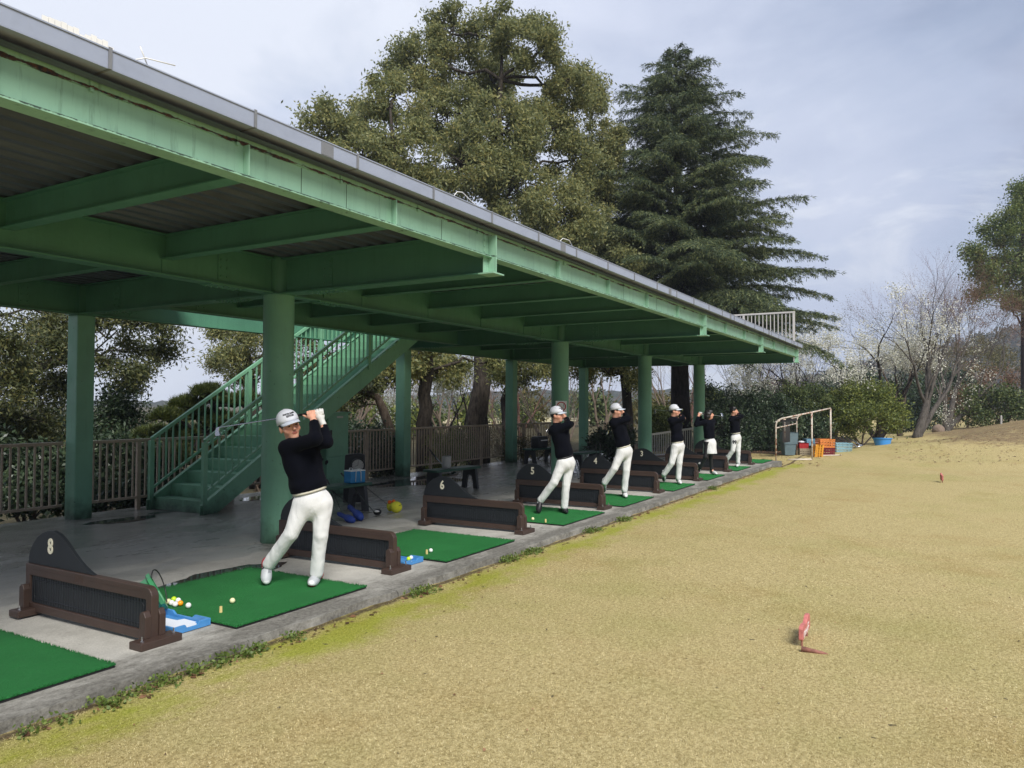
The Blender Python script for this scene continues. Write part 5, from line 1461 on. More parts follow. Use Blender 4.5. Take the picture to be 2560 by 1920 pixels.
def bare_tree(name, label, cat, base, stems, bark, seed, lev=5, spread=.55, up=.5, leaf=None, twig_n=0, leafL=.05, leafW=.04, jit=.12, group=None, ratio=.74, kids=(2, 3), wig=.12, mat_part='blossom', twig=None):
    """stems: (direction, length, radius) of each main stem from the base."""
    rg = np.random.default_rng(seed); t = thing(name, label, cat, base, group); mb = MB(); tips = []; mids = []; TW[0] = MB() if twig else None
    for d, L, r in stems:
        d = np.array(d, float); d /= np.linalg.norm(d); grow(mb, tips, np.array(base, float), d, L, r, lev, rg, spread, up, 3, ratio=ratio, kids=kids, mids=mids, wig=wig)
    mb.build('trunk', bark, t, smooth=1)
    if twig: TW[0].build('twigs', twig, t); TW[0] = None
    if leaf is not None:
        A = np.array(tips + mids); A = A[rg.integers(0, len(A), twig_n)] + rg.normal(0, jit, (twig_n, 3))
        np_mesh(mat_part, leaf_arrays(A, leafL, leafW, rg, (0, 0, .1)), quads(len(A)), leaf, t)
    return t


fw = np.array((CAM_D.x, CAM_D.y, 0)); rt = np.array(CAM_R) * [1, 1, 0]; upv = np.array((0, 0, 1.))
def dirv(x, z, y=0.0): return tuple(rt * x + upv * z + fw * y)


b = zg(at(2078, 1060, 33)); bare_tree('blossom_tree', 'white blossom tree with black boughs, left one, just right of the shelter roof end', 'tree', b, [(dirv(-.28, 1, .1), 2.1, .15), (dirv(.35, 1, -.1), 2.0, .12), (dirv(-.8, 1, -.2), 1.8, .10)], mt['bark_black'], 91, 6, .74, .08, mt['blossom'], 15000, .060, .052, .09, ratio=.77)
b = zg(at(2196, 1060, 33)); bare_tree('blossom_tree', 'white blossom tree with black boughs, right one, above the yellow green bush', 'tree', b, [(dirv(-.04, 1), 2.1, .16), (dirv(-.7, 1, .1), 2.1, .13), (dirv(.7, 1, -.2), 2.0, .12)], mt['bark_black'], 92, 6, .74, .08, mt['blossom'], 15000, .060, .052, .09, ratio=.77)
b = zg(at(2292, 1092, 31)); bare_tree('bare_tree', 'bare grey trunked tree fanning upward on the edge of the mound', 'tree', b, [(dirv(.28, 1), 2.2, .20), (dirv(.70, 1, .1), 2.1, .14), (dirv(.1, 1, .3), 2.0, .11)], mt['bark_grey'], 93, 6, .46, .24, mt['leaf_rust'], 4000, .03, .018, .08, ratio=.79, mat_part='buds', twig=mt['twig_red'], kids=(2, 4))
b = zg(at(2366, 1070, 36)); bare_tree('bare_tree', 'reddish bare tree fanning out behind the boulder', 'tree', b, [(dirv(.30, 1), 2.2, .16), (dirv(.85, 1, .1), 2.2, .13), (dirv(.0, 1, .2), 2.1, .13)], mt['bark_grey'], 94, 6, .52, .18, mt['leaf_rust'], 12000, .035, .02, .12, ratio=.81, mat_part='buds', twig=mt['twig_red'], kids=(2, 4))
b = zg(at(2250, 1060, 37)); bare_tree('bare_tree', 'thin bare tree between the two blossom trees and the grey trunk', 'tree', b, [(dirv(.1, 1), 2.2, .12), (dirv(-.3, 1, .1), 2.1, .1)], mt['bark_brown'], 95, 6, .5, .25, mt['leaf_olive'], 2500, .06, .035, .14, ratio=.77, mat_part='buds')
BT = 'dark bare trees in the thicket right of the last column'
for i, (a, d, s) in enumerate(((1885, 36, 1.0), (1945, 38, .9), (1990, 35, 1.05), (1920, 42, 1.2), (2025, 41, 1.1))):
    b = zg(at(a, 1060, d)); bare_tree('bare_tree', 'dark bare tree in the thicket right of the last column', 'tree', b, [(dirv(-.25, 1), 1.7 * s, .10), (dirv(.3, 1, .1), 1.6 * s, .09), (dirv(.05, 1, -.2), 1.6 * s, .08)], mt['bark_brown'] if i % 2 else mt['bark_black'], 100 + i, 5, .55, .3, group=BT, ratio=.78)
# tall mixed evergreen at the right edge
RT = [(2530, 540, 42, 55, 46), (2560, 500, 40, 50, 46), (2500, 600, 48, 45, 46), (2570, 620, 60, 70, 47), (2455, 655, 38, 36, 45), (2435, 640, 22, 22, 45), (2500, 680, 55, 40, 46), (2560, 720, 60, 55, 47), (2600, 560, 60, 80, 47), (2520, 750, 40, 30, 46), (2600, 700, 60, 80, 47), (2460, 725, 30, 22, 46)]
tr = px_path([(2562, 1060), (2562, 940), (2560, 820), (2560, 700), (2558, 580), (2556, 480)], 47)
make_tree('tall_evergreen', 'tall dark and yellow green tree at the right picture edge', 'tree', tr, [.28, .25, .22, .18, .14, .1, .05], RT, mt['leaf_tall'], mt['bark_black'], 111, .15, .085, 190, .60, .95, limb=.13)
make_tree('budding_tree', 'orange brown budding tree in front of the tall one at the right picture edge', 'tree', px_path([(2600, 1060), (2595, 950), (2580, 850), (2560, 780)], 42), [.2, .17, .13, .1, .05], [(2460, 745, 50, 28, 42), (2520, 775, 50, 30, 42), (2420, 775, 40, 25, 42), (2560, 810, 45, 25, 42), (2480, 800, 50, 22, 42)], mt['leaf_rust'], mt['bark_grey'], 112, .08, .035, 40, .45, .4, limb=.05, limbs_from=0)
OT = 'olive spring trees on the slope at the right'
for i, (a, b_, d) in enumerate(((2440, 930, 62), (2520, 900, 66), (2400, 890, 74), (2560, 940, 60), (2480, 860, 80), (2330, 900, 80))):
    make_tree('spring_tree', 'olive budding tree on the slope behind the mound at the right', 'tree', px_path([(a, 1010), (a, 960), (a, b_)], d), [.22, .2, .15, .08], [(a, b_, 38, 34, d), (a - 30, b_ + 25, 34, 28, d), (a + 30, b_ + 25, 34, 30, d)], mt['leaf_olive'] if i % 3 else mt['leaf_rust'], mt['bark_grey'], 120 + i, .2, .1, 55, .7, .8, group=OT, limb=.07, limbs_from=0)

# --- the wood beyond the fence, seen between the columns
b = zg(at(1130, 1110, 34)); bare_tree('blossom_tree', 'pale pink blossom tree beyond the fence between the thick trunks', 'tree', b, [(dirv(-.4, 1), 1.5, .10), (dirv(.4, 1), 1.5, .10), (dirv(0, 1, .2), 1.4, .09)], mt['bark_black'], 131, 5, .62, .1, mt['blossom'], 5200, .10, .08, .13, ratio=.78)
BW = 'bare brown trees in the wood beyond the fence'
P0 = []
for i, (d, s) in enumerate(((46, 1), (46, 1), (46, 1))):
    b = zg(at(900 + 200 * i, 1060, d)); P0.append(bare_tree('bare_tree', 'bare tan tree in the wood beyond the fence', 'tree', b, [(dirv(-.3, 1), 1.9, .10), (dirv(.3, 1, .15), 1.8, .09), (dirv(0, 1, -.2), 1.8, .09)], mt['twig_tan'] if i < 2 else mt['twig_red'], 140 + i, 5, .5, .3, group=BW, ratio=.8))
rnd = random.Random(9)
for i in range(34):
    d = rnd.uniform(40, 100); px = rnd.uniform(760, 1950)
    c = copy_tree(P0[i % 3]); c.location = zg(at(px, 1040, d)); c.rotation_euler = (0, 0, rnd.uniform(0, 6.28)); s = rnd.uniform(.8, 1.25); c.scale = (s, s, s)
EW = 'round evergreens in the wood beyond the fence'
E0 = [make_shrub('round green tree in the wood beyond the fence', [(1300, 1030, 26, 20, 60), (1285, 1045, 20, 16, 60), (1316, 1046, 20, 16, 60)], mt[m_], 160 + i, group=EW, L=.28, W=.14, clr=.7, per=60, name='round_tree', cat='tree') for i, m_ in enumerate(('leaf_mid', 'leaf_light', 'leaf_olive'))]
for i in range(22):
    d = rnd.uniform(48, 130); px = rnd.uniform(780, 1900)
    c = copy_tree(E0[i % 3]); c.location = zg(at(px, 1040, d)); c.rotation_euler = (0, 0, rnd.uniform(0, 6.28)); s = rnd.uniform(.8, 1.5); c.scale = (s, s, s * rnd.uniform(.9, 1.4))
# boulder and a white stake on the mound
c_ = zg(at(2346, 1078, 34)); tag(MB().ball(c_ + Vector((0, 0, .22)), .36, 10, 1.0, .8, .85).build('boulder', mt['rock'], smooth=1), 'brown boulder at the foot of the reddish bare tree', 'boulder')
c_ = zg(at(2503, 1055, 33)); tag(MB().lathe([(.04, 0), (.04, .40), (.02, .43)], 8, Matrix.Translation(c_)).build('stake', mt['towel'], smooth=30), 'pale stake on the crest of the mound', 'stake')


# --- hills: a wooded ridge to the right, low blue ridges all round
def hills():
    n = NT('wooded_hill'); f = n.noise(.035, 8, .7); g = n.noise(.16, 6, .7, off=(3, 3, 3))
    c = n.ramp(n.math('ADD', n.math('MULTIPLY', f, .45), n.math('MULTIPLY', g, .55)), [(.34, (.022, .035, .022)), (.48, (.05, .06, .034)), (.58, (.12, .095, .055)), (.70, (.17, .12, .075))])
    n.set(Base_Color=c, Roughness=1, Specular_IOR_Level=0); n.bump(g, 6, 1)
    def ridge(name, d, prof, jag, seed):
        rg = np.random.default_rng(seed); xs = np.array([p[0] for p in prof]); ys = np.array([p[1] for p in prof])
        px = np.linspace(xs[0], xs[-1], 260); py = np.interp(px, xs, ys)
        tops = []; 
        for a, b in zip(px, py):
            v = at(a, b, d); tops.append((v.x, v.y, v.z))
        T = np.array(tops); k = np.cumsum(rg.normal(0, 1, 260)); k -= np.linspace(k[0], k[-1], 260); T[:, 2] += jag * .25 * (k / (np.abs(k).max() + 1e-6)) + rg.uniform(0, jag * .5, 260)
        rows = []; out = T[:, :2] / np.linalg.norm(T[:, :2], axis=1, keepdims=True)
        for j, (off, fr) in enumerate(((-.30, 0.0), (-.24, .12), (-.17, .35), (-.10, .62), (-.045, .85), (0, 1), (.06, .9), (.2, .5), (.4, -.05))):
            r = T.copy(); r[:, :2] += out * off * d; r[:, 2] = -3 + (T[:, 2] + 3) * fr + (rg.normal(0, jag * .3, 260) if 0 < fr < 1 else 0); rows.append(r)
        V = np.stack(rows, 0).reshape(-1, 3); i, j = np.meshgrid(np.arange(len(rows) - 1), np.arange(259), indexing='ij'); a = (i * 260 + j).ravel()
        tag(np_mesh(name, V, np.stack([a, a + 1, a + 261, a + 260], -1), n.m, smooth=True), kind='structure')
        return T, rows
    T, rows = ridge('hill', 330, [(1900, 985), (2040, 955), (2160, 925), (2300, 885), (2400, 862), (2520, 838), (2700, 800), (3100, 790), (3600, 900)], 2.2, 1)
    ridge('far_hills', 480, [(-1500, 1008), (-200, 1008), (400, 1007), (820, 1004), (1100, 990), (1300, 978), (1500, 982), (1700, 975), (1900, 980), (2100, 975), (2400, 980), (3200, 985)], 3, 2)
    # the wood on the ridge: crowns nobody could count
    rg = np.random.default_rng(5); m = 2600; i = rg.integers(0, 260, m); fr = rg.uniform(0, 1, m); R_ = np.array(rows)
    k = np.minimum((fr * 5).astype(int), 4); q = fr * 5 - k; C = R_[k, i] * (1 - q[:, None]) + R_[k + 1, i] * q[:, None] + rg.normal(0, 1.2, (m, 3)) * [1, 1, 0]
    P = (C[:, None, :] + rg.normal(0, 1, (m, 34, 3)) * np.array([1.7, 1.7, 1.3]) + np.array([0, 0, 1.6])).reshape(-1, 3)
    w = leaf_mat('hill_wood_leaves', [(.1, (.02, .035, .02)), (.4, (.06, .07, .04)), (.6, (.13, .10, .06)), (.8, (.18, .12, .07))], .2, .8, .05)
    tag(np_mesh('hillside_wood', leaf_arrays(P, 1.5, 1.0, rg), quads(len(P)), w), 'mixed brown and green wood covering the hillside at the right', 'wood', kind='stuff')


hills()


# ------------------------------------------------------------------ grass, clover, dead leaves
def blade_mat():
    n = NT('grass_blades'); x, y, z = n.xyz(); i = n.island()
    big = n.noise(1.3, 5, .6); wide = n.noise(.35, 4, .55, off=(4, 9, 0))
    straw = n.ramp(i, [(.0, (.30, .23, .10)), (.35, (.56, .46, .215)), (.7, (.74, .63, .34)), (1, (.86, .77, .49))])
    green = n.ramp(i, [(.0, (.14, .15, .035)), (.5, (.33, .32, .10)), (1, (.52, .49, .21))])
    c = n.mix(n.ramp(n.math('ADD', n.math('MULTIPLY', big, .5), n.math('MULTIPLY', wide, .6)), [(.52, 0.0), (.74, .55)]), straw, green)
    moss = n.ramp(i, [(.0, (.12, .15, .015)), (.5, (.27, .30, .035)), (1, (.44, .45, .09))])
    e = n.math('SUBTRACT', 1, n.math('MULTIPLY', n.math('ABSOLUTE', n.math('SUBTRACT', y, 3.80)), 1.5)); e = n.math('MINIMUM', e, n.math('MULTIPLY', n.math('SUBTRACT', 26, x), .3))
    c = n.mix(n.ramp(n.math('ADD', n.math('MULTIPLY', e, .46), n.math('MULTIPLY', n.noise(1.7, 8, .72, off=(2, 2, 2), stretch=(.8, 1.3, 1)), 1.0)), [(.74, 0.0), (.98, .9)]), c, moss)
    n.set(Base_Color=c, Roughness=.8, Specular_IOR_Level=.2); return n.m


def make_grass():
    rg = np.random.default_rng(77); m = 330000
    px = rg.uniform(-500, 3060, m); py = 1135 + (2250 - 1135) * rg.uniform(0, 1, m) ** 1.15
    r = np.array(CAM_D)[None] + np.array(CAM_R)[None] * ((px - 1280) / CAM_F)[:, None] - np.array(CAM_U)[None] * ((py - 960) / CAM_F)[:, None]
    t = (-.06 - 1.6) / r[:, 2]; P = np.array(CAM_POS)[None] + r * t[:, None]
    ok = (P[:, 1] < 4.06) & (P[:, 0] < 34) & (np.hypot(P[:, 0], P[:, 1]) > .8); P = P[ok]; m = len(P)
    P[:, 2] = terrain_h(P[:, 0], P[:, 1]) - .002
    h = rg.uniform(.004, .011, m)[:, None]; w = .0016 * np.clip(np.hypot(P[:, 0], P[:, 1]) / 4, 1, 2)[:, None]; a = rg.uniform(0, 6.28, m)
    s = np.stack([np.cos(a), np.sin(a), 0 * a], -1) * w; tip = P + np.concatenate([rg.normal(0, .006, (m, 2)), h], 1)
    V = np.stack([P - s, P + s, tip], 1).reshape(-1, 3)
    tag(np_mesh('grass', V, np.arange(m * 3).reshape(-1, 3), blade_mat()), 'short dry straw coloured grass with mossy green along the slab', 'grass', kind='stuff')
    # clover and weeds at the slab edge
    seeds = np.concatenate([np.stack([rg.uniform(1.6, 3.9, 42), rg.normal(3.99, .03, 42)], -1), np.stack([rg.normal(q, .10, 12) for q in (5.35, 6.9, 7.3, 9.0, 10.1, 14.8)] , 0).reshape(-1, 1).repeat(2, 1) * [1, 0] + np.stack([np.zeros(72), rg.normal(4.0, .04, 72)], -1)])
    P = (seeds[:, None, :] + rg.normal(0, .035, (len(seeds), 26, 2))).reshape(-1, 2); P = P[P[:, 1] < 4.075]
    Z = terrain_h(P[:, 0], P[:, 1]) + rg.uniform(.005, .055, len(P)); V = leaf_arrays(np.column_stack([P, Z]), .024, .02, rg, (0, 0, .15))
    tag(np_mesh('clover', V, quads(len(P)), leaf_mat('clover_leaves', [(.1, (.06, .10, .02)), (.5, (.13, .19, .04)), (.9, (.24, .29, .08))], .25)), 'low green clover and weeds along the edge of the slab', 'clover', kind='stuff')
    # dead leaves
    q = [np.stack([rg.uniform(1.5, 22, 420), 4.0 - np.abs(rg.normal(0, .05, 420))], -1), np.stack([1 + 23 * rg.uniform(0, 1, 900) ** 1.6, rg.uniform(-5, 3.9, 900)], -1), np.stack([rg.uniform(25, 33, 1500), rg.uniform(-8, 1.5, 1500)], -1), np.stack([rg.uniform(23, 29, 700), rg.uniform(3.2, 9, 700)], -1), np.stack([rg.uniform(5, 26, 900), rg.uniform(11.5, 15, 900)], -1)]
    P = np.concatenate(q); sz = np.concatenate([np.full(420, .05), rg.uniform(.010, .026, 900), np.full(1500, .09), np.full(700, .10), np.full(900, .10)])
    P = np.column_stack([P, terrain_h(P[:, 0], P[:, 1]) + .008]); m = len(P); d = unit(m, rg) * [1, 1, .25]; nrm = unit(m, rg) * .35 + [0, 0, 1]; s = np.cross(d, nrm); l = (sz * rg.uniform(.6, 1.3, m))[:, None]
    V = np.stack([P, P + d * l * .5 + s * l * .28 + [0, 0, .006], P + d * l, P + d * l * .5 - s * l * .28], 1).reshape(-1, 3)
    tag(np_mesh('dead_leaves', V, quads(m), mt['deadleaf']), 'brown dead leaves lying along the slab edge and on the mound', 'dead leaves', kind='stuff')


make_grass()
# ------------------------------------------------------------------ people: smooth implicit bodies, meshed as one surface
class Vol:
    def __init__(s, lo, hi, h):
        s.lo = np.array(lo, np.float32); s.h = h
        s.n = np.maximum(8, np.ceil((np.array(hi) - s.lo) / h).astype(int))
        s.D = np.full(s.n, .5, np.float32)
        s.ax = [s.lo[i] + h * np.arange(s.n[i], dtype=np.float32) for i in range(3)]

    def box(s, lo, hi):
        a = np.clip(np.floor((np.array(lo) - s.lo) / s.h).astype(int), 0, s.n - 1); b = np.clip(np.ceil((np.array(hi) - s.lo) / s.h).astype(int) + 1, 1, s.n)
        sl = tuple(slice(a[i], b[i]) for i in range(3))
        return sl, np.meshgrid(*[s.ax[i][sl[i]] for i in range(3)], indexing='ij', sparse=True)

    def put(s, sl, d, k, cut=False):
        D = s.D[sl]
        if cut: d = -d; h = np.clip(.5 - .5 * (D - d) / k, 0, 1); s.D[sl] = D * (1 - h) + d * h + k * h * (1 - h)
        else: h = np.clip(.5 + .5 * (D - d) / k, 0, 1); s.D[sl] = D * (1 - h) + d * h - k * h * (1 - h)

    def cone(s, a, b, ra, rb, k=.03):
        a, b = np.array(a, float), np.array(b, float); m = max(ra, rb) + k * 1.5 + s.h * 2
        sl, (X, Y, Z) = s.box(np.minimum(a, b) - m, np.maximum(a, b) + m); d = b - a; L = max(d.dot(d), 1e-9)
        px, py, pz = X - a[0], Y - a[1], Z - a[2]; t = np.clip((px * d[0] + py * d[1] + pz * d[2]) / L, 0, 1)
        s.put(sl, np.sqrt((px - t * d[0]) ** 2 + (py - t * d[1]) ** 2 + (pz - t * d[2]) ** 2) - (ra + (rb - ra) * t), k); return s

    def ell(s, c, A, r, k=.03, cut=False):
        c = np.array(c, float); A = np.array(A); m = max(r) + k * 1.5 + s.h * 2
        sl, (X, Y, Z) = s.box(c - m, c + m); px, py, pz = X - c[0], Y - c[1], Z - c[2]
        q = [(px * A[i][0] + py * A[i][1] + pz * A[i][2]) for i in range(3)]
        k0 = np.sqrt(sum((q[i] / r[i]) ** 2 for i in range(3))); k1 = np.sqrt(sum((q[i] / r[i] ** 2) ** 2 for i in range(3))) + 1e-6
        s.put(sl, k0 * (k0 - 1) / k1, k, cut); return s

    def plane(s, p, n, k=.006, lo=None, hi=None):
        """Keep the side the normal n points away from."""
        n = np.array(n, float); n /= np.linalg.norm(n); p = np.array(p)
        sl, (X, Y, Z) = s.box(s.lo if lo is None else lo, s.lo + s.n * s.h if hi is None else hi)
        d = (X - p[0]) * n[0] + (Y - p[1]) * n[1] + (Z - p[2]) * n[2]
        s.put(sl, -d, k, True); return s

    def folds(s, amp, fr, seed, n=7, zst=1.0):
        rg = np.random.default_rng(seed); X, Y, Z = np.meshgrid(*s.ax, indexing='ij', sparse=True); W = 0
        for i in range(n):
            v = rg.normal(size=3); v /= np.linalg.norm(v); v = v * [1, 1, zst] * fr * rg.uniform(.6, 1.6); u = rg.normal(size=3) * fr * .35
            W = W + np.sin(X * v[0] + Y * v[1] + Z * v[2] + rg.uniform(0, 6) + 1.3 * np.sin(X * u[0] + Y * u[1] + Z * u[2] + rg.uniform(0, 6)))
        s.D += (amp * W / math.sqrt(n)).astype(np.float32); return s

    def mesh(s):
        D = s.D; S = D < 0; n = s.n; c = [(i, j, k) for i in (0, 1) for j in (0, 1) for k in (0, 1)]
        g = lambda A, o: A[o[0]:n[0] - 1 + o[0], o[1]:n[1] - 1 + o[1], o[2]:n[2] - 1 + o[2]]
        cnt = sum(g(S, o).astype(np.int8) for o in c); act = np.argwhere((cnt > 0) & (cnt < 8)); N = len(act)
        val = np.stack([D[act[:, 0] + o[0], act[:, 1] + o[1], act[:, 2] + o[2]] for o in c], 1); C = np.array(c, np.float32)
        acc = np.zeros((N, 3), np.float32); w = np.zeros((N, 1), np.float32)
        for a in range(8):
            for b in range(a + 1, 8):
                if np.abs(C[a] - C[b]).sum() != 1: continue
                va, vb = val[:, a], val[:, b]; x = (va < 0) != (vb < 0); t = np.where(x, va / np.where(x, va - vb, 1), 0)[:, None]
                acc += np.where(x[:, None], C[a] + t * (C[b] - C[a]), 0); w += x[:, None]
        V = s.lo + (act + acc / np.maximum(w, 1)) * s.h
        idx = np.full(n, -1, np.int32); idx[act[:, 0], act[:, 1], act[:, 2]] = np.arange(N); F = []
        for ax in range(3):
            o = [0, 0, 0]; o[ax] = 1; sl0 = [slice(1, n[i] - 1) for i in range(3)]; sl1 = [slice(1 + o[i], n[i] - 1 + o[i]) for i in range(3)]
            x = S[tuple(sl0)] != S[tuple(sl1)]; e = np.argwhere(x) + 1; b, c_ = [i for i in range(3) if i != ax]; q = []
            for db, dc in ((0, 0), (-1, 0), (-1, -1), (0, -1)):
                f = e.copy(); f[:, b] += db; f[:, c_] += dc; q.append(idx[f[:, 0], f[:, 1], f[:, 2]])
            q = np.stack(q, 1); fl = S[e[:, 0], e[:, 1], e[:, 2]]; fl = fl if ax != 1 else ~fl
            q[~fl] = q[~fl][:, ::-1]; F.append(q)
        F = np.concatenate(F); return V.astype(np.float64), F[(F >= 0).all(1)]


def vol_obj(name, vol, mat, parent, color=None):
    V, F = vol.mesh(); ob = np_mesh(name, V, F, mat, parent, True)
    bm = bmesh.new(); bm.from_mesh(ob.data); bmesh.ops.recalc_face_normals(bm, faces=bm.faces); bm.to_mesh(ob.data); bm.free()
    ob.data.polygons.foreach_set('use_smooth', [True] * len(ob.data.polygons))
    if color is not None:
        a = ob.data.color_attributes.new('Col', 'FLOAT_COLOR', 'POINT'); cc = np.ones((len(V), 4), np.float32); cc[:, :3] = color(V)
        a.data.foreach_set('color', cc.ravel())
    return ob


def attr_mat(name, rough, sss=0, bump=0, bs=80):
    n = NT(name); c = n.attr(); f = n.ramp(n.noise(14, 4), [(.3, .92), (.7, 1.06)])
    n.set(Base_Color=n.mix(1.0, c, f, 'MULTIPLY'), Roughness=rough, Specular_IOR_Level=.35, Subsurface_Weight=sss)
    if sss: n.b.inputs['Subsurface Radius'].default_value = (.010, .004, .002); n.b.inputs['Subsurface Scale'].default_value = 1
    if bump: n.bump(n.noise(bs, 4), bump, .6)
    return n.m


mt['skin'] = attr_mat('skin', .5, .12)
mt['shoe'] = attr_mat('shoe_leather', .45, 0, .002)
n = NT('black_knit'); f_ = n.noise(420, 2); n.set(Base_Color=n.ramp(n.noise(9, 5), [(.3, (.0022, .0026, .005)), (.7, (.0042, .0048, .009))]), Roughness=.9, Specular_IOR_Level=.05, Sheen_Weight=.02); n.bump(f_, .002, .5); mt['knit'] = n.m
n = NT('white_cotton'); n.set(Base_Color=n.ramp(n.noise(7, 5), [(.3, (.66, .665, .66)), (.7, (.76, .76, .75))]), Roughness=.8, Specular_IOR_Level=.25, Sheen_Weight=.1); n.bump(n.math('ADD', n.noise(300, 2), n.math('MULTIPLY', n.noise(9, 3, .5, stretch=(1.2, 1.2, .55), dist=.6), 10.0)), .006, .35); mt['cotton'] = n.m
mt['leggings'] = M('black_leggings', (.008, .008, .010), .6, .2, 9)
mt['cap'] = M('white_cap_cloth', (.70, .72, .78), .75, .04, 20, .001, 300)
mt['cap_brim'] = M('pale_blue_white_brim', (.60, .65, .74), .6, .04, 20)
mt['letter'] = M('dark_embroidery', (.008, .008, .012), .7)
mt['hair'] = M('black_hair', (.008, .007, .007), .4, .35, 40, .004, 120, stretch=(1, 1, .2))
mt['glove'] = M('white_glove_leather', (.72, .72, .70), .5, .06, 40, .003, 60)
mt['belt'] = M('pale_belt', lin(205, 200, 182), .5)
mt['belt_dark'] = M('dark_belt', lin(30, 30, 34), .5)
mt['eye'] = M('dark_eye', (.012, .008, .006), .2)
SKIN = np.array(lin(222, 166, 140)); LIP = np.array(lin(176, 104, 92)); BROW = np.array((.02, .014, .012))


def nrm(v): v = np.array(v, float); return v / (np.linalg.norm(v) + 1e-9)


def cdir(r, u, f=0.0): return nrm(np.array(CAM_R) * r + np.array(CAM_U) * u + np.array(CAM_D) * f)


def hand(v, G, a, W, s=1.0, k=.006, thumb=1):
    """A hand closed round a grip: G grip point, a grip direction, W wrist. Five fingers."""
    a = nrm(a); n_ = np.array(W) - G; n_ = nrm(n_ - a * n_.dot(a)); b = np.cross(a, n_)
    v.ell(G + n_ * .030 * s, (a, n_, b), (.040 * s, .026 * s, .020 * s), k * 2); v.cone(G + n_ * .03 * s, W, .026 * s, .025 * s, .02)
    for i in range(4):
        o = G + a * (i - 1.5) * .0195 * s; r = (.020, .0225, .022, .019)[i] * s; q = []
        for th_ in (55, 115, 180, 245, 300 - (i == 3) * 25): q.append(o + (n_ * math.cos(R(th_)) + b * math.sin(R(th_))) * r)
        for j in range(4): v.cone(q[j], q[j + 1], (.0098 - .0007 * j) * s, (.0091 - .0007 * j) * s, .003)
    t0 = G + n_ * .026 * s - b * .016 * s + a * .02 * s * thumb; t1 = G - b * .026 * s + a * .045 * s * thumb + n_ * .006 * s; t2 = G - b * .020 * s + a * .068 * s * thumb - n_ * .008 * s
    v.cone(t0, t1, .0125 * s, .0105 * s, .004); v.cone(t1, t2, .0105 * s, .0085 * s, .003)


def make_cap(t, hc, X, Y, Z, s, text):
    c = hc + (Z * .042 - Y * .008) * s; rx, ry, rz = .090 * s, .109 * s, .102 * s; mb = MB(); nu, nv = 36, 10; vs = []; fs = []
    for j in range(nv):
        ph = math.pi / 2 * (j / (nv - 1)) ** .9
        for i in range(nu):
            a = 2 * math.pi * i / nu; low = -.010 * s * (1 + math.cos(a + math.pi)) * (j == 0)
            vs.append(c + X * rx * math.cos(ph) * math.sin(a) + Y * ry * math.cos(ph) * math.cos(a) + Z * (rz * math.sin(ph) ** .93 + low * 1.6))
    for j in range(nv - 1): fs += [(j * nu + i, j * nu + (i + 1) % nu, (j + 1) * nu + (i + 1) % nu, (j + 1) * nu + i) for i in range(nu)]
    cap = mb.add(vs, fs).build('cap', mt['cap'], t, smooth=1)
    m = cap.modifiers.new('thick', 'SOLIDIFY'); m.thickness = .004; m.offset = 1
    MB().ball(c + Z * (rz + .002), .008 * s, 8, sz=.6).build('button', mt['cap'], cap, smooth=1)
    vs = []; fs = []; nu, nv = 21, 7
    for j in range(nv):
        for i in range(nu):
            a = R(-72 + 144 * i / (nu - 1)); f = j / (nv - 1); ex = f * .078 * s * max(0, math.cos(a * 1.18)) ** .55
            x = rx * math.sin(a) * (1.0 - .06 * f); y = ry * math.cos(a) * .985 + ex
            vs.append(c + X * x + Y * y + Z * (.002 * s - .020 * s * (x / rx) ** 2 * (.4 + f) - .012 * s * f))
    for j in range(nv - 1): fs += [(j * nu + i, j * nu + i + 1, (j + 1) * nu + i + 1, (j + 1) * nu + i) for i in range(nu - 1)]
    br = MB().add(vs, fs).build('brim', mt['cap_brim'], cap, smooth=1); m = br.modifiers.new('thick', 'SOLIDIFY'); m.thickness = .004
    V, F = [], []
    for txt, zz, sz in text:
        v_, f_ = text_mesh(txt, sz * s, .0, .0012); o = len(V)
        for p in v_:
            a = -p.x / (ry * .97) * 1.0; ph = (zz * s + p.y) / rz; ph = max(.05, min(1.3, ph)); rr = 1.030
            V.append(c + (X * rx * math.cos(ph) * math.sin(a) + Y * ry * math.cos(ph) * math.cos(a) + Z * rz * math.sin(ph) ** .93) * rr + Y * .0035)
        F += [tuple(q + o for q in f) for f in f_]
    le = MB().add(V, F).build('lettering', mt['letter'], cap); m = le.modifiers.new('thick', 'SOLIDIFY'); m.thickness = .0015


CAPTEXT = [('MASTER BUNNY', .066, .0215), ('EDITION', .044, .0215)]


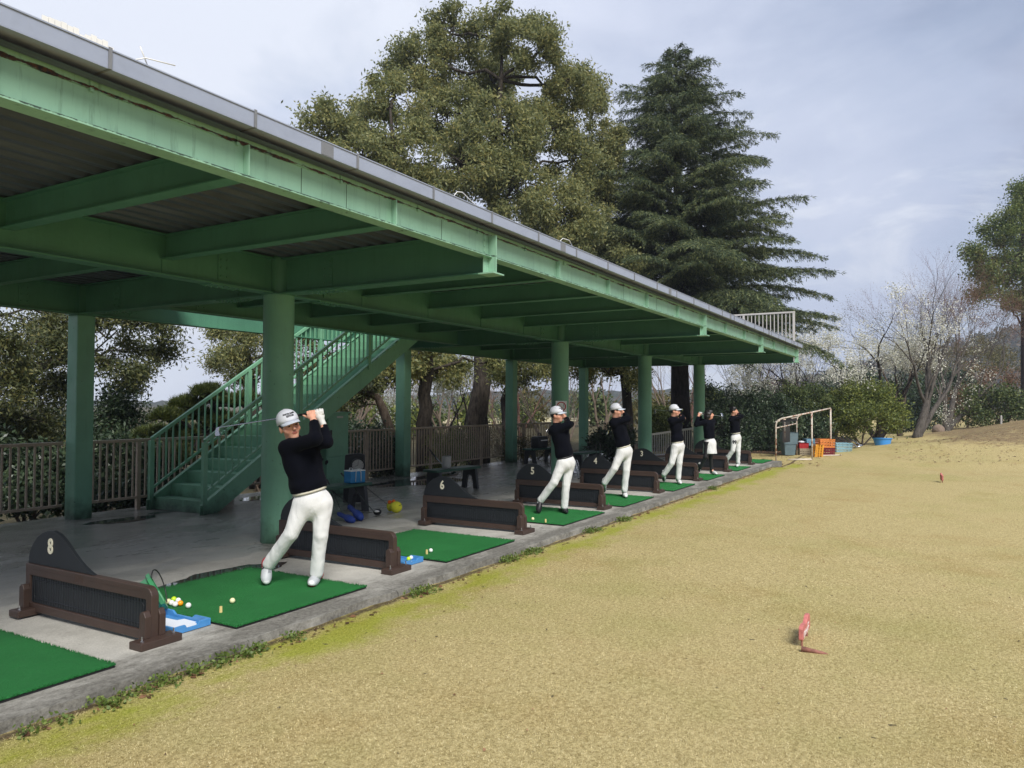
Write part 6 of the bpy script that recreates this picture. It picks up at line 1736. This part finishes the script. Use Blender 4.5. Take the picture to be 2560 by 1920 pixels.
def golfer(label, d0, J, fwd, up, s=.94, vox=.011, cap=True, hairstyle='short', legs='trousers', glove=None, shoe='white', belt='belt', grip=None, number=None, hs=.94, seed=1, tors=1.0):
    P = {}
    for k_, v_ in J.items(): P[k_] = np.array(v_ if isinstance(v_, Vector) else at(v_[0], v_[1], d0 + v_[2]))
    base = Vector((P['toe_l'] + P['heel_l']) / 2); base.z = .026
    t = thing('person', label, 'person', base, 'golfers swinging in the bays')
    Y = nrm(fwd); Z = nrm(up); Z = nrm(Z - Y * Z.dot(Y)); X = np.cross(Y, Z); hc = P['head']
    hl = lambda x, y, z: hc + (X * x + Y * y + Z * z) * hs
    A = (X, Y, Z); pts = np.array(list(P.values())); lo, hi = pts.min(0) - .2, pts.max(0) + .2
    sr, sl_, hr, hl_ = P['sh_r'], P['sh_l'], P['hip_r'], P['hip_l']; hm = (hr + hl_) / 2; sm = (sr + sl_) / 2; tu = nrm(sm - hm); tx = nrm(sr - sl_); tx = nrm(tx - tu * tx.dot(tu)); ty = np.cross(tu, tx)
    px = nrm(hr - hl_); px = nrm(px - tu * px.dot(tu)); py = np.cross(tu, px)
    # --- body
    v = Vol(lo, hi, vox * .8 if cap and vox < .01 else vox)
    v.ell(sm - tu * .12 * s, (tx, ty, tu), (.13 * s, .085 * s, .17 * s)); v.ell(hm + tu * .04 * s, (px, py, tu), (.13 * s, .09 * s, .12 * s), .05)
    for q in 'rl':
        v.cone(P['sh_' + q], P['el_' + q], .043 * s, .038 * s); v.cone(P['el_' + q], P['wr_' + q], .037 * s, .026 * s)
        v.cone(P['hip_' + q], P['kn_' + q], .07 * s, .048 * s); v.cone(P['kn_' + q], P['an_' + q], .047 * s, .034 * s); v.cone(P['an_' + q], P['toe_' + q] * .6 + P['heel_' + q] * .4 + tu * .02, .03 * s, .022 * s)
    v.cone(hl(0, -.018, -.06), P['neck'], .052 * s, .058 * s, .03)
    v.ell(hl(0, -.012, .028), A, (.077 * hs, .096 * hs, .092 * hs), .02); v.ell(hl(0, .026, -.038), A, (.060 * hs, .066 * hs, .084 * hs), .03); v.ell(hl(0, .062, -.098), A, (.026 * hs, .022 * hs, .020 * hs), .03)
    for x in (-1, 1):
        v.ell(hl(x * .048, .045, -.035), A, (.026 * hs, .030 * hs, .026 * hs), .02); v.ell(hl(x * .078, -.012, -.018), A, (.012 * hs, .020 * hs, .032 * hs), .008)
        v.ell(hl(x * .033, .104, .004), A, (.021 * hs, .020 * hs, .012 * hs), .012, True); v.ell(hl(x * .032, .084, .003), A, (.014 * hs, .010 * hs, .009 * hs), .006)
        v.cone(hl(x * .050, .072, .022), hl(x * .014, .090, .020), .008 * hs, .009 * hs, .012)
    v.cone(hl(0, .090, .012), hl(0, .113, -.024), .009 * hs, .013 * hs, .012); v.ell(hl(0, .106, -.030), A, (.017 * hs, .012 * hs, .009 * hs), .008)
    v.ell(hl(0, .086, -.056), A, (.024 * hs, .013 * hs, .006 * hs), .006); v.ell(hl(0, .084, -.067), A, (.021 * hs, .013 * hs, .007 * hs), .006)
    if grip is not None:
        g0, g1 = np.array(at(*grip[0])), np.array(at(*grip[1])); a = nrm(g1 - g0)
        if glove != 'l': hand(v, P['hand_l'], a, P['wr_l'], s)
        hand(v, P['hand_r'], a, P['wr_r'], s)

    def col(V):
        q = (V - hc) @ np.stack([X, Y, Z], 1) / hs; c = np.tile(SKIN, (len(V), 1)); e = lambda cx, cy, cz, a, b, d: ((np.abs(q[:, 0]) - cx) / a) ** 2 + ((q[:, 1] - cy) / b) ** 2 + ((q[:, 2] - cz) / d) ** 2 < 1
        ck = np.exp(-(((np.abs(q[:, 0]) - .042) / .03) ** 2 + ((q[:, 2] + .03) / .03) ** 2)) * (q[:, 1] > .03); c = c * (1 - ck[:, None] * np.array([.02, .14, .16]))
        c[e(0, .095, -.061, .025, .03, .013)] = LIP; c[e(.032, .09, .027, .022, .03, .0055)] = BROW; c[e(.032, .094, .003, .013, .02, .0065)] = (.02, .014, .012)
        return c
    body = vol_obj('body', v, mt['skin'], t, col)
    # --- sweater
    v = Vol(lo, hi, vox)
    v.ell(sm - tu * .13 * s, (tx, ty, tu), (.172 * s * tors, .118 * s, .20 * s)); v.ell(hm + tu * .17 * s, (px, py, tu), (.160 * s * tors, .122 * s, .20 * s), .06); v.cone(sr - tu * .02, sl_ - tu * .02, .066 * s, .066 * s, .05)
    for q in 'rl': v.cone(P['sh_' + q], P['el_' + q], .066 * s, .055 * s, .045); v.cone(P['el_' + q], P['wr_' + q], .054 * s, .040 * s, .02)
    v.cone(P['neck'] - tu * .02, P['neck'] + (hl(0, -.018, -.07) - P['neck']) * .45, .068 * s, .062 * s, .03)
    v.folds(.0030, 38, seed); hem = P['hem'] if 'hem' in P else hm + tu * .06 * s
    reach = .36 * s
    v.plane(hem, -tu, .006, np.minimum(hem, hm) - reach, np.maximum(hem, hm) + [reach, reach, .02])
    for q in 'rl':
        d = nrm(P['wr_' + q] - P['el_' + q]); w = P['wr_' + q] - d * .012; v.plane(w, d, .004, w - .085, w + .085)
    v.plane(P['neck'] + (hl(0, -.018, -.07) - P['neck']) * .42, nrm(hl(0, -.018, -.06) - P['neck']), .004, hc - [.10, .10, .20], hc + [.1, .1, .02])
    sw = vol_obj('sweater', v, mt['knit'], t)
    # --- legs
    v = Vol(lo, hi, vox)
    if legs == 'trousers':
        v.ell(hm + tu * .02 * s, (px, py, tu), (.153 * s, .117 * s, .15 * s)); v.ell(hm - py * .045 * s - tu * .04 * s, (px, py, tu), (.14 * s, .09 * s, .10 * s), .05)
        for q in 'rl': v.cone(P['hip_' + q], P['kn_' + q], .089 * s, .064 * s, .03); v.cone(P['kn_' + q], P['an_' + q], .063 * s, .056 * s, .008)
        v.folds(.0020, 46, seed + 5, 9, .8); v.plane(hem + tu * .006, tu, .004)
        for q in 'rl':
            d = nrm(P['an_' + q] - P['kn_' + q]); w = P['an_' + q] + d * .045; v.plane(w, d, .004, w - .10, w + .10)
        tro = vol_obj('trousers', v, mt['cotton'], t)
        mb = MB(); cb = hm + tu * (tu.dot(hem - hm) - .010)
        ring = [cb + px * (.143 * s) * math.cos(a) + py * .109 * s * math.sin(a) for a in np.linspace(0, 2 * math.pi, 33)[:-1]]
        vs = [p + tu * z * .011 for p in ring for z in (-1, 1)]; n_ = len(ring)
        mb.add(vs, [(2 * i, 2 * ((i + 1) % n_), 2 * ((i + 1) % n_) + 1, 2 * i + 1) for i in range(n_)])
        be = mb.build('belt', mt[belt], t, smooth=1); m = be.modifiers.new('thick', 'SOLIDIFY'); m.thickness = .003; m.offset = 1
        if number:
            v_, f_ = text_mesh(number, .13, .0, .004); c_ = hr - tu * .10 * s + cdir(-.2, 0, -1) * .112 * s; r_ = cdir(1, 0, -.25)
            nb = MB().add([c_ + r_ * p.x * .8 + np.array(CAM_U) * p.y for p in v_], f_).build('number_print', mt['letter'], tro); m = nb.modifiers.new('thick', 'SOLIDIFY'); m.thickness = .004
    else:
        for q in 'rl': v.cone(P['hip_' + q], P['kn_' + q], .075 * s, .052 * s, .02); v.cone(P['kn_' + q], P['an_' + q], .052 * s, .040 * s, .02); v.cone(P['an_' + q], P['an_' + q] + nrm(P['an_' + q] - P['kn_' + q]) * .05, .040 * s, .038 * s, .02); v.cone(P['hip_' + q], P['hip_' + q] + tu * .05, .085 * s, .085 * s, .02)
        v.plane(hm + tu * .05, tu, .004); vol_obj('leggings', v, mt['leggings'], t)
        v = Vol(lo, hi, vox); bot = hm - np.array([0, 0, .26 * s]); v.ell(hm, (px, py, tu), (.160 * s, .135 * s, .16 * s)); v.cone(hm - tu * .05, bot - [0, 0, .1], .155 * s, .18 * s, .04)
        v.folds(.006, 26, 3, 7, .35); v.plane(hem + tu * .006, tu, .004); v.plane(bot, (0, 0, -1), .004); vol_obj('skirt', v, mt['cotton'], t)
    # --- shoes
    for q in 'rl':
        h_, to = P['heel_' + q], P['toe_' + q]; f = nrm(to - h_); L = np.linalg.norm(to - h_); u = P['kn_' + q] - P['an_' + q]; u = nrm(u - f * u.dot(f)); sd = np.cross(f, u); B = (f, sd, u)
        v = Vol(np.minimum(h_, to) - .14, np.maximum(h_, to) + .16, min(vox, .010)); z_ = s
        v.ell(h_ + f * .16 * L + u * .045 * z_, B, (.18 * L, .036 * z_, .052 * z_)); v.ell(h_ + f * .48 * L + u * .045 * z_, B, (.34 * L, .039 * z_, .048 * z_)); v.ell(h_ + f * .74 * L + u * .034 * z_, B, (.28 * L, .047 * z_, .040 * z_))
        v.cone(h_ + f * .22 * L + u * .06, P['an_' + q] + (P['kn_' + q] - P['an_' + q]) * .08, .042 * z_, .040 * z_, .02); v.plane(h_, -u, .004)
        def scol(V, h_=h_, f=f, u=u, L=L, sd=sd):
            w = (V - h_) @ u; l = (V - h_) @ f / L; x = (V - h_) @ sd; W = np.array((.74, .74, .74)); c = np.tile(W, (len(V), 1)); K = np.array((.012, .012, .014)); Rd = np.array(lin(190, 34, 48))
            if shoe == 'black': c[:] = K * 1.2; c[(w < .016)] = (.05, .05, .05); c[(np.abs(l - .40) < .05) & (w > .03) & (w < .055)] = (.35, .35, .36)
            elif shoe == 'red': c[(l < .40) & (w > .020) & (w < .085)] = Rd; c[(l < .70) & (np.abs(x) > .026) & (w > .022) & (w < .050)] = Rd; c[(l > .42) & (l < .95) & (w > .030)] = (.46, .48, .50); c[(l > .45) & (l < .70) & (w > .055) & (np.abs(x) < .014)] = (.22, .23, .25); c[(w > .018) & (w < .025) & (l < .75)] = (.03, .03, .05); c[(l > .86) & (w < .02)] = Rd; c[(np.abs(l - .46) < .035) & (w > .03) & (np.abs(x) > .026)] = K
            else: c[w < .012] = K; c[(np.abs(l - .4) < .02) & (w > .03)] = (.5, .5, .52)
            return c
        sh = vol_obj('shoe', v, mt['shoe'], t, scol)
        if vox < .01:      # laces on the near golfer
            mb = MB()
            for i in range(4):
                o = h_ + f * (.42 + .07 * i) * L; zz = .100 - .009 * i
                mb.tube([o + sd * x + u * (zz - 9 * x * x) for x in (-.026, -.01, .01, .026)], .0035, 5)
            o = h_ + f * .40 * L + u * .095
            for x in (-1, 1): mb.tube([o, o + sd * x * .03 + u * .012 - f * .01, o + sd * x * .055 - u * .006 + f * .015], .003, 5)
            mb.build('laces', mt['glove'], sh, smooth=1)
    # --- gloved hand
    if glove == 'l' and grip is not None:
        v = Vol(np.minimum(P['hand_l'], P['wr_l']) - .10, np.maximum(P['hand_l'], P['wr_l']) + .10, min(vox, .007)); hand(v, P['hand_l'], a, P['wr_l'], s * 1.12); d = nrm(P['wr_l'] - P['hand_l']); v.plane(P['wr_l'] + d * .004, d, .004); vol_obj('glove', v, mt['glove'], t)
    # --- hair, cap
    v = Vol(hc - .26, hc + .20, min(vox, .010)); v.ell(hl(0, -.014, .030), A, (.083 * hs, .101 * hs, .100 * hs), .01)
    if hairstyle == 'bob':
        v.ell(hl(0, -.03, -.03), A, (.092 * hs, .095 * hs, .125 * hs), .03); v.ell(hl(0, -.07, -.09), A, (.07 * hs, .05 * hs, .10 * hs), .03); v.ell(hl(0, .03, .07), A, (.07 * hs, .07 * hs, .05 * hs), .02); v.folds(.005, 90, 4)
        v.ell(hl(0, .085, -.045), A, (.066 * hs, .075 * hs, .085 * hs), .01, True); v.ell(hl(0, .03, -.14), A, (.06 * hs, .07 * hs, .08 * hs), .01, True)
    else:
        if not cap: v.ell(hl(0, -.005, .070), A, (.082 * hs, .094 * hs, .072 * hs), .02); v.folds(.004, 110, 6)
        v.plane(hl(0, .058 if cap else .068, .02), Y * .8 - Z * .35, .008); v.plane(hl(0, -.03, -.055 if cap else -.06), -Z, .006); v.ell(hl(0, .075, -.05), A, (.10 * hs, .085 * hs, .075 * hs), .006, True)
    vol_obj('hair', v, mt['hair'], t)
    if cap: make_cap(t, hc, X, Y, Z, hs, CAPTEXT)
    return t, P


def held_club(label, p0, p1, hd):
    return club(label, at(*p0), at(*p1), 'iron', hd, group='golf clubs held by the golfers')


FL = .026
# --- golfer nearest the camera
d = 6.48
gl = lambda x, y: ground(x, y, FL)
J = dict(head=(723, 1064, 0), neck=(733, 1100, .02), sh_r=(718, 1118, -.06), sh_l=(775, 1112, .06), el_r=(790, 1098, -.20), wr_r=(784.5, 1054, -.04), el_l=(817, 1104, -.02), wr_l=(808.5, 1062, .06), hand_r=(778, 1033.5, .02), hand_l=(797, 1031, .055),
         hip_r=(758, 1262, .0), hip_l=(806, 1258, .06), hem=(779, 1222, .03), kn_r=(727, 1335, -.04), kn_l=(801, 1338, .02), an_r=(673, 1409, .06), an_l=(792, 1432, .06),
         toe_r=gl(661, 1464), heel_r=(659, 1402, .16), toe_l=gl(776, 1470), heel_l=gl(799, 1446))
golfer('nearest golfer, in a white cap, white trousers and red and white shoes', d, J, cdir(.58, .04, -.80), cdir(-.34, 1, 0), 1.0, .0085, True, 'short', glove='l', shoe='red', grip=((807, 1029, d + .07), (742, 1039, d + .02)), hs=1.0, seed=3)
held_club('iron held behind the neck of the nearest golfer, pointing left', (809, 1028.5, d + .075), (545, 1069, d + .42), (-.1, .35, -1))

# --- golfer in black shoes
d = 10.83
J = dict(head=(1392, 1037, .0), neck=(1391, 1060, .02), sh_r=(1384, 1074, -.08), sh_l=(1412, 1068, .10), el_r=(1422, 1063, -.12), wr_r=(1416, 1046, .14), el_l=(1426, 1060, .16), wr_l=(1411, 1043, .22), hand_r=(1408, 1040, .20), hand_l=(1404, 1039, .24),
         hip_r=(1406, 1158, -.02), hip_l=(1424, 1157, .08), hem=(1419, 1139, .03), kn_r=(1385, 1206, -.06), kn_l=(1415, 1212, .04), an_r=(1352, 1250, .03), an_l=(1411, 1266, .06), toe_r=gl(1343, 1284), heel_r=(1344, 1243, .10), toe_l=gl(1416, 1286), heel_l=gl(1405, 1270))
golfer('golfer in a white cap and black shoes before the number 5 divider', d, J, cdir(.92, .05, -.38), cdir(-.10, 1, 0), .93, .0115, True, 'short', shoe='black', belt='belt_dark', grip=((1412, 1036, d + .24), (1395, 1046, d + .22)), hs=.88, seed=11)
held_club('iron hanging down the back of the golfer in black shoes', (1411, 1037, d + .24), (1376, 1086, d + .10), (-.5, .5, .6))

# --- golfer at the number 4 divider
d = 12.72
J = dict(head=(1540.5, 1027, .0), neck=(1538, 1046, .02), sh_r=(1532, 1056, -.10), sh_l=(1558, 1051, .12), el_r=(1570, 1047, -.08), wr_r=(1562, 1034, .16), el_l=(1571, 1046, .2), wr_l=(1557, 1032, .24), hand_r=(1554, 1030, .2), hand_l=(1551, 1029, .25),
         hip_r=(1554, 1130, -.02), hip_l=(1569, 1129, .08), hem=(1563, 1113, .03), kn_r=(1536, 1171, -.06), kn_l=(1566, 1176, .04), an_r=(1512, 1206, .03), an_l=(1561, 1224, .06), toe_r=gl(1507, 1232), heel_r=(1506, 1201, .10), toe_l=gl(1564, 1246), heel_l=gl(1558, 1233))
golfer('golfer in a white cap, black sweater and white shoes, before the number 4 divider', d, J, cdir(.98, .02, -.2), cdir(-.06, 1, 0), .95, .013, True, 'short', shoe='white', grip=((1557, 1028, d + .25), (1545, 1033, d + .22)), hs=.90, seed=21)
held_club('iron hanging straight down the back of the golfer by the number 4 divider', (1556, 1028, d + .25), (1521.5, 1076, d + .12), (-.2, .4, -.9))

# --- golfer at the number 3 divider
d = 14.93
J = dict(head=(1686, 1027, .0), neck=(1683, 1043, .02), sh_r=(1678, 1051, -.10), sh_l=(1700, 1049, .12), el_r=(1707, 1047, -.10), wr_r=(1702, 1036, .16), el_l=(1709, 1046, .2), wr_l=(1697, 1034, .24), hand_r=(1695, 1032, .2), hand_l=(1692, 1031, .25),
         hip_r=(1689, 1117, -.02), hip_l=(1701, 1116, .08), hem=(1695, 1103, .03), kn_r=(1679, 1158, -.06), kn_l=(1698.5, 1157, .04), an_r=(1660, 1186, .03), an_l=(1695.5, 1195, .06), toe_r=gl(1657, 1205), heel_r=(1655, 1179, .08), toe_l=gl(1701, 1212), heel_l=gl(1692, 1203))
golfer('golfer in a white cap, black sweater and white shoes, before the number 3 divider', d, J, cdir(.97, .04, -.25), cdir(-.04, 1, 0), .93, .014, True, 'short', shoe='white', grip=((1697, 1030, d + .25), (1686, 1032, d + .25)), hs=.90, seed=31)
held_club('iron held behind the head of the golfer by the number 3 divider', (1697, 1030, d + .25), (1638, 1024, d + .5), (-.3, .3, -1))

# --- golfer in leggings
d = 17.0
J = dict(head=(1772.5, 1036, .0), neck=(1770, 1050, .02), sh_r=(1761, 1056, -.08), sh_l=(1782, 1054, .10), el_r=(1740, 1062, -.12), wr_r=(1745.5, 1041, -.02), el_l=(1752, 1052, .20), wr_l=(1751, 1038, .16), hand_r=(1747.5, 1034, .04), hand_l=(1751, 1033, .10),
         hip_r=(1768, 1108, -.02), hip_l=(1781, 1107, .08), hem=(1774.5, 1095, .03), kn_r=(1764, 1142, -.06), kn_l=(1776.5, 1141, .04), an_r=(1752, 1166, .03), an_l=(1779, 1173, .06), toe_r=gl(1746, 1181), heel_r=(1746, 1161, .08), toe_l=gl(1792, 1188), heel_l=gl(1776, 1183))
golfer('golfer with black hair in a black sweater, white skirt and black leggings', d, J, cdir(.97, .02, -.22), cdir(-.02, 1, 0), .92, .014, False, 'bob', 'leggings', shoe='white', glove='l', grip=((1746, 1032.5, d + .06), (1757, 1035, d + .10)), hs=.90, seed=41, tors=.95)
held_club('iron reaching right behind the head of the golfer in the white skirt', (1744, 1032, d + .06), (1806, 1041, d + .35), (.5, .2, .9))

# --- bareheaded boy
d = 19.1
J = dict(head=(1834, 1027.5, .0), neck=(1832, 1041, .02), sh_r=(1827, 1048, -.10), sh_l=(1846, 1046, .12), el_r=(1853, 1042, -.10), wr_r=(1846, 1034, .14), el_l=(1854, 1041, .2), wr_l=(1844, 1032, .22), hand_r=(1842, 1031, .2), hand_l=(1839, 1030, .24),
         hip_r=(1835, 1096, -.02), hip_l=(1845, 1095, .08), hem=(1840.5, 1081, .03), kn_r=(1832, 1126, -.06), kn_l=(1845.5, 1128, .04), an_r=(1818, 1147, .03), an_l=(1845, 1155, .06), toe_r=gl(1815, 1163), heel_r=(1814, 1142, .08), toe_l=gl(1842, 1168.5), heel_l=gl(1848, 1160))
golfer('bareheaded boy with short black hair, black sweater and a dark number on his white trousers', d, J, cdir(.95, .10, -.25), cdir(-.10, 1, 0), .92, .015, False, 'short', shoe='white', grip=((1844, 1029, d + .24), (1834, 1032, d + .22)), hs=.90, number='99', seed=51)
held_club('iron tucked behind the bareheaded boy', (1844, 1029, d + .24), (1826, 1062, d + .3), (-.5, .3, -.8))
# ------------------------------------------------------------------ thin haze over the whole place
HAZE = .0007
n = NT('thin_haze'); v_ = n.t.nodes.new('ShaderNodeVolumePrincipled')
v_.inputs['Color'].default_value = (.74, .82, .95, 1); v_.inputs['Density'].default_value = HAZE; v_.inputs['Anisotropy'].default_value = .1
for l_ in list(n.t.links): n.t.links.remove(l_)
n.t.nodes.remove(n.b); n.t.links.new(v_.outputs[0], n.out.inputs['Volume'])
tag(MB().bx(-200, 700, -460, 700, -9, 70).build('haze', n.m), kind='stuff', label='thin pale haze filling the air over the range and hills')
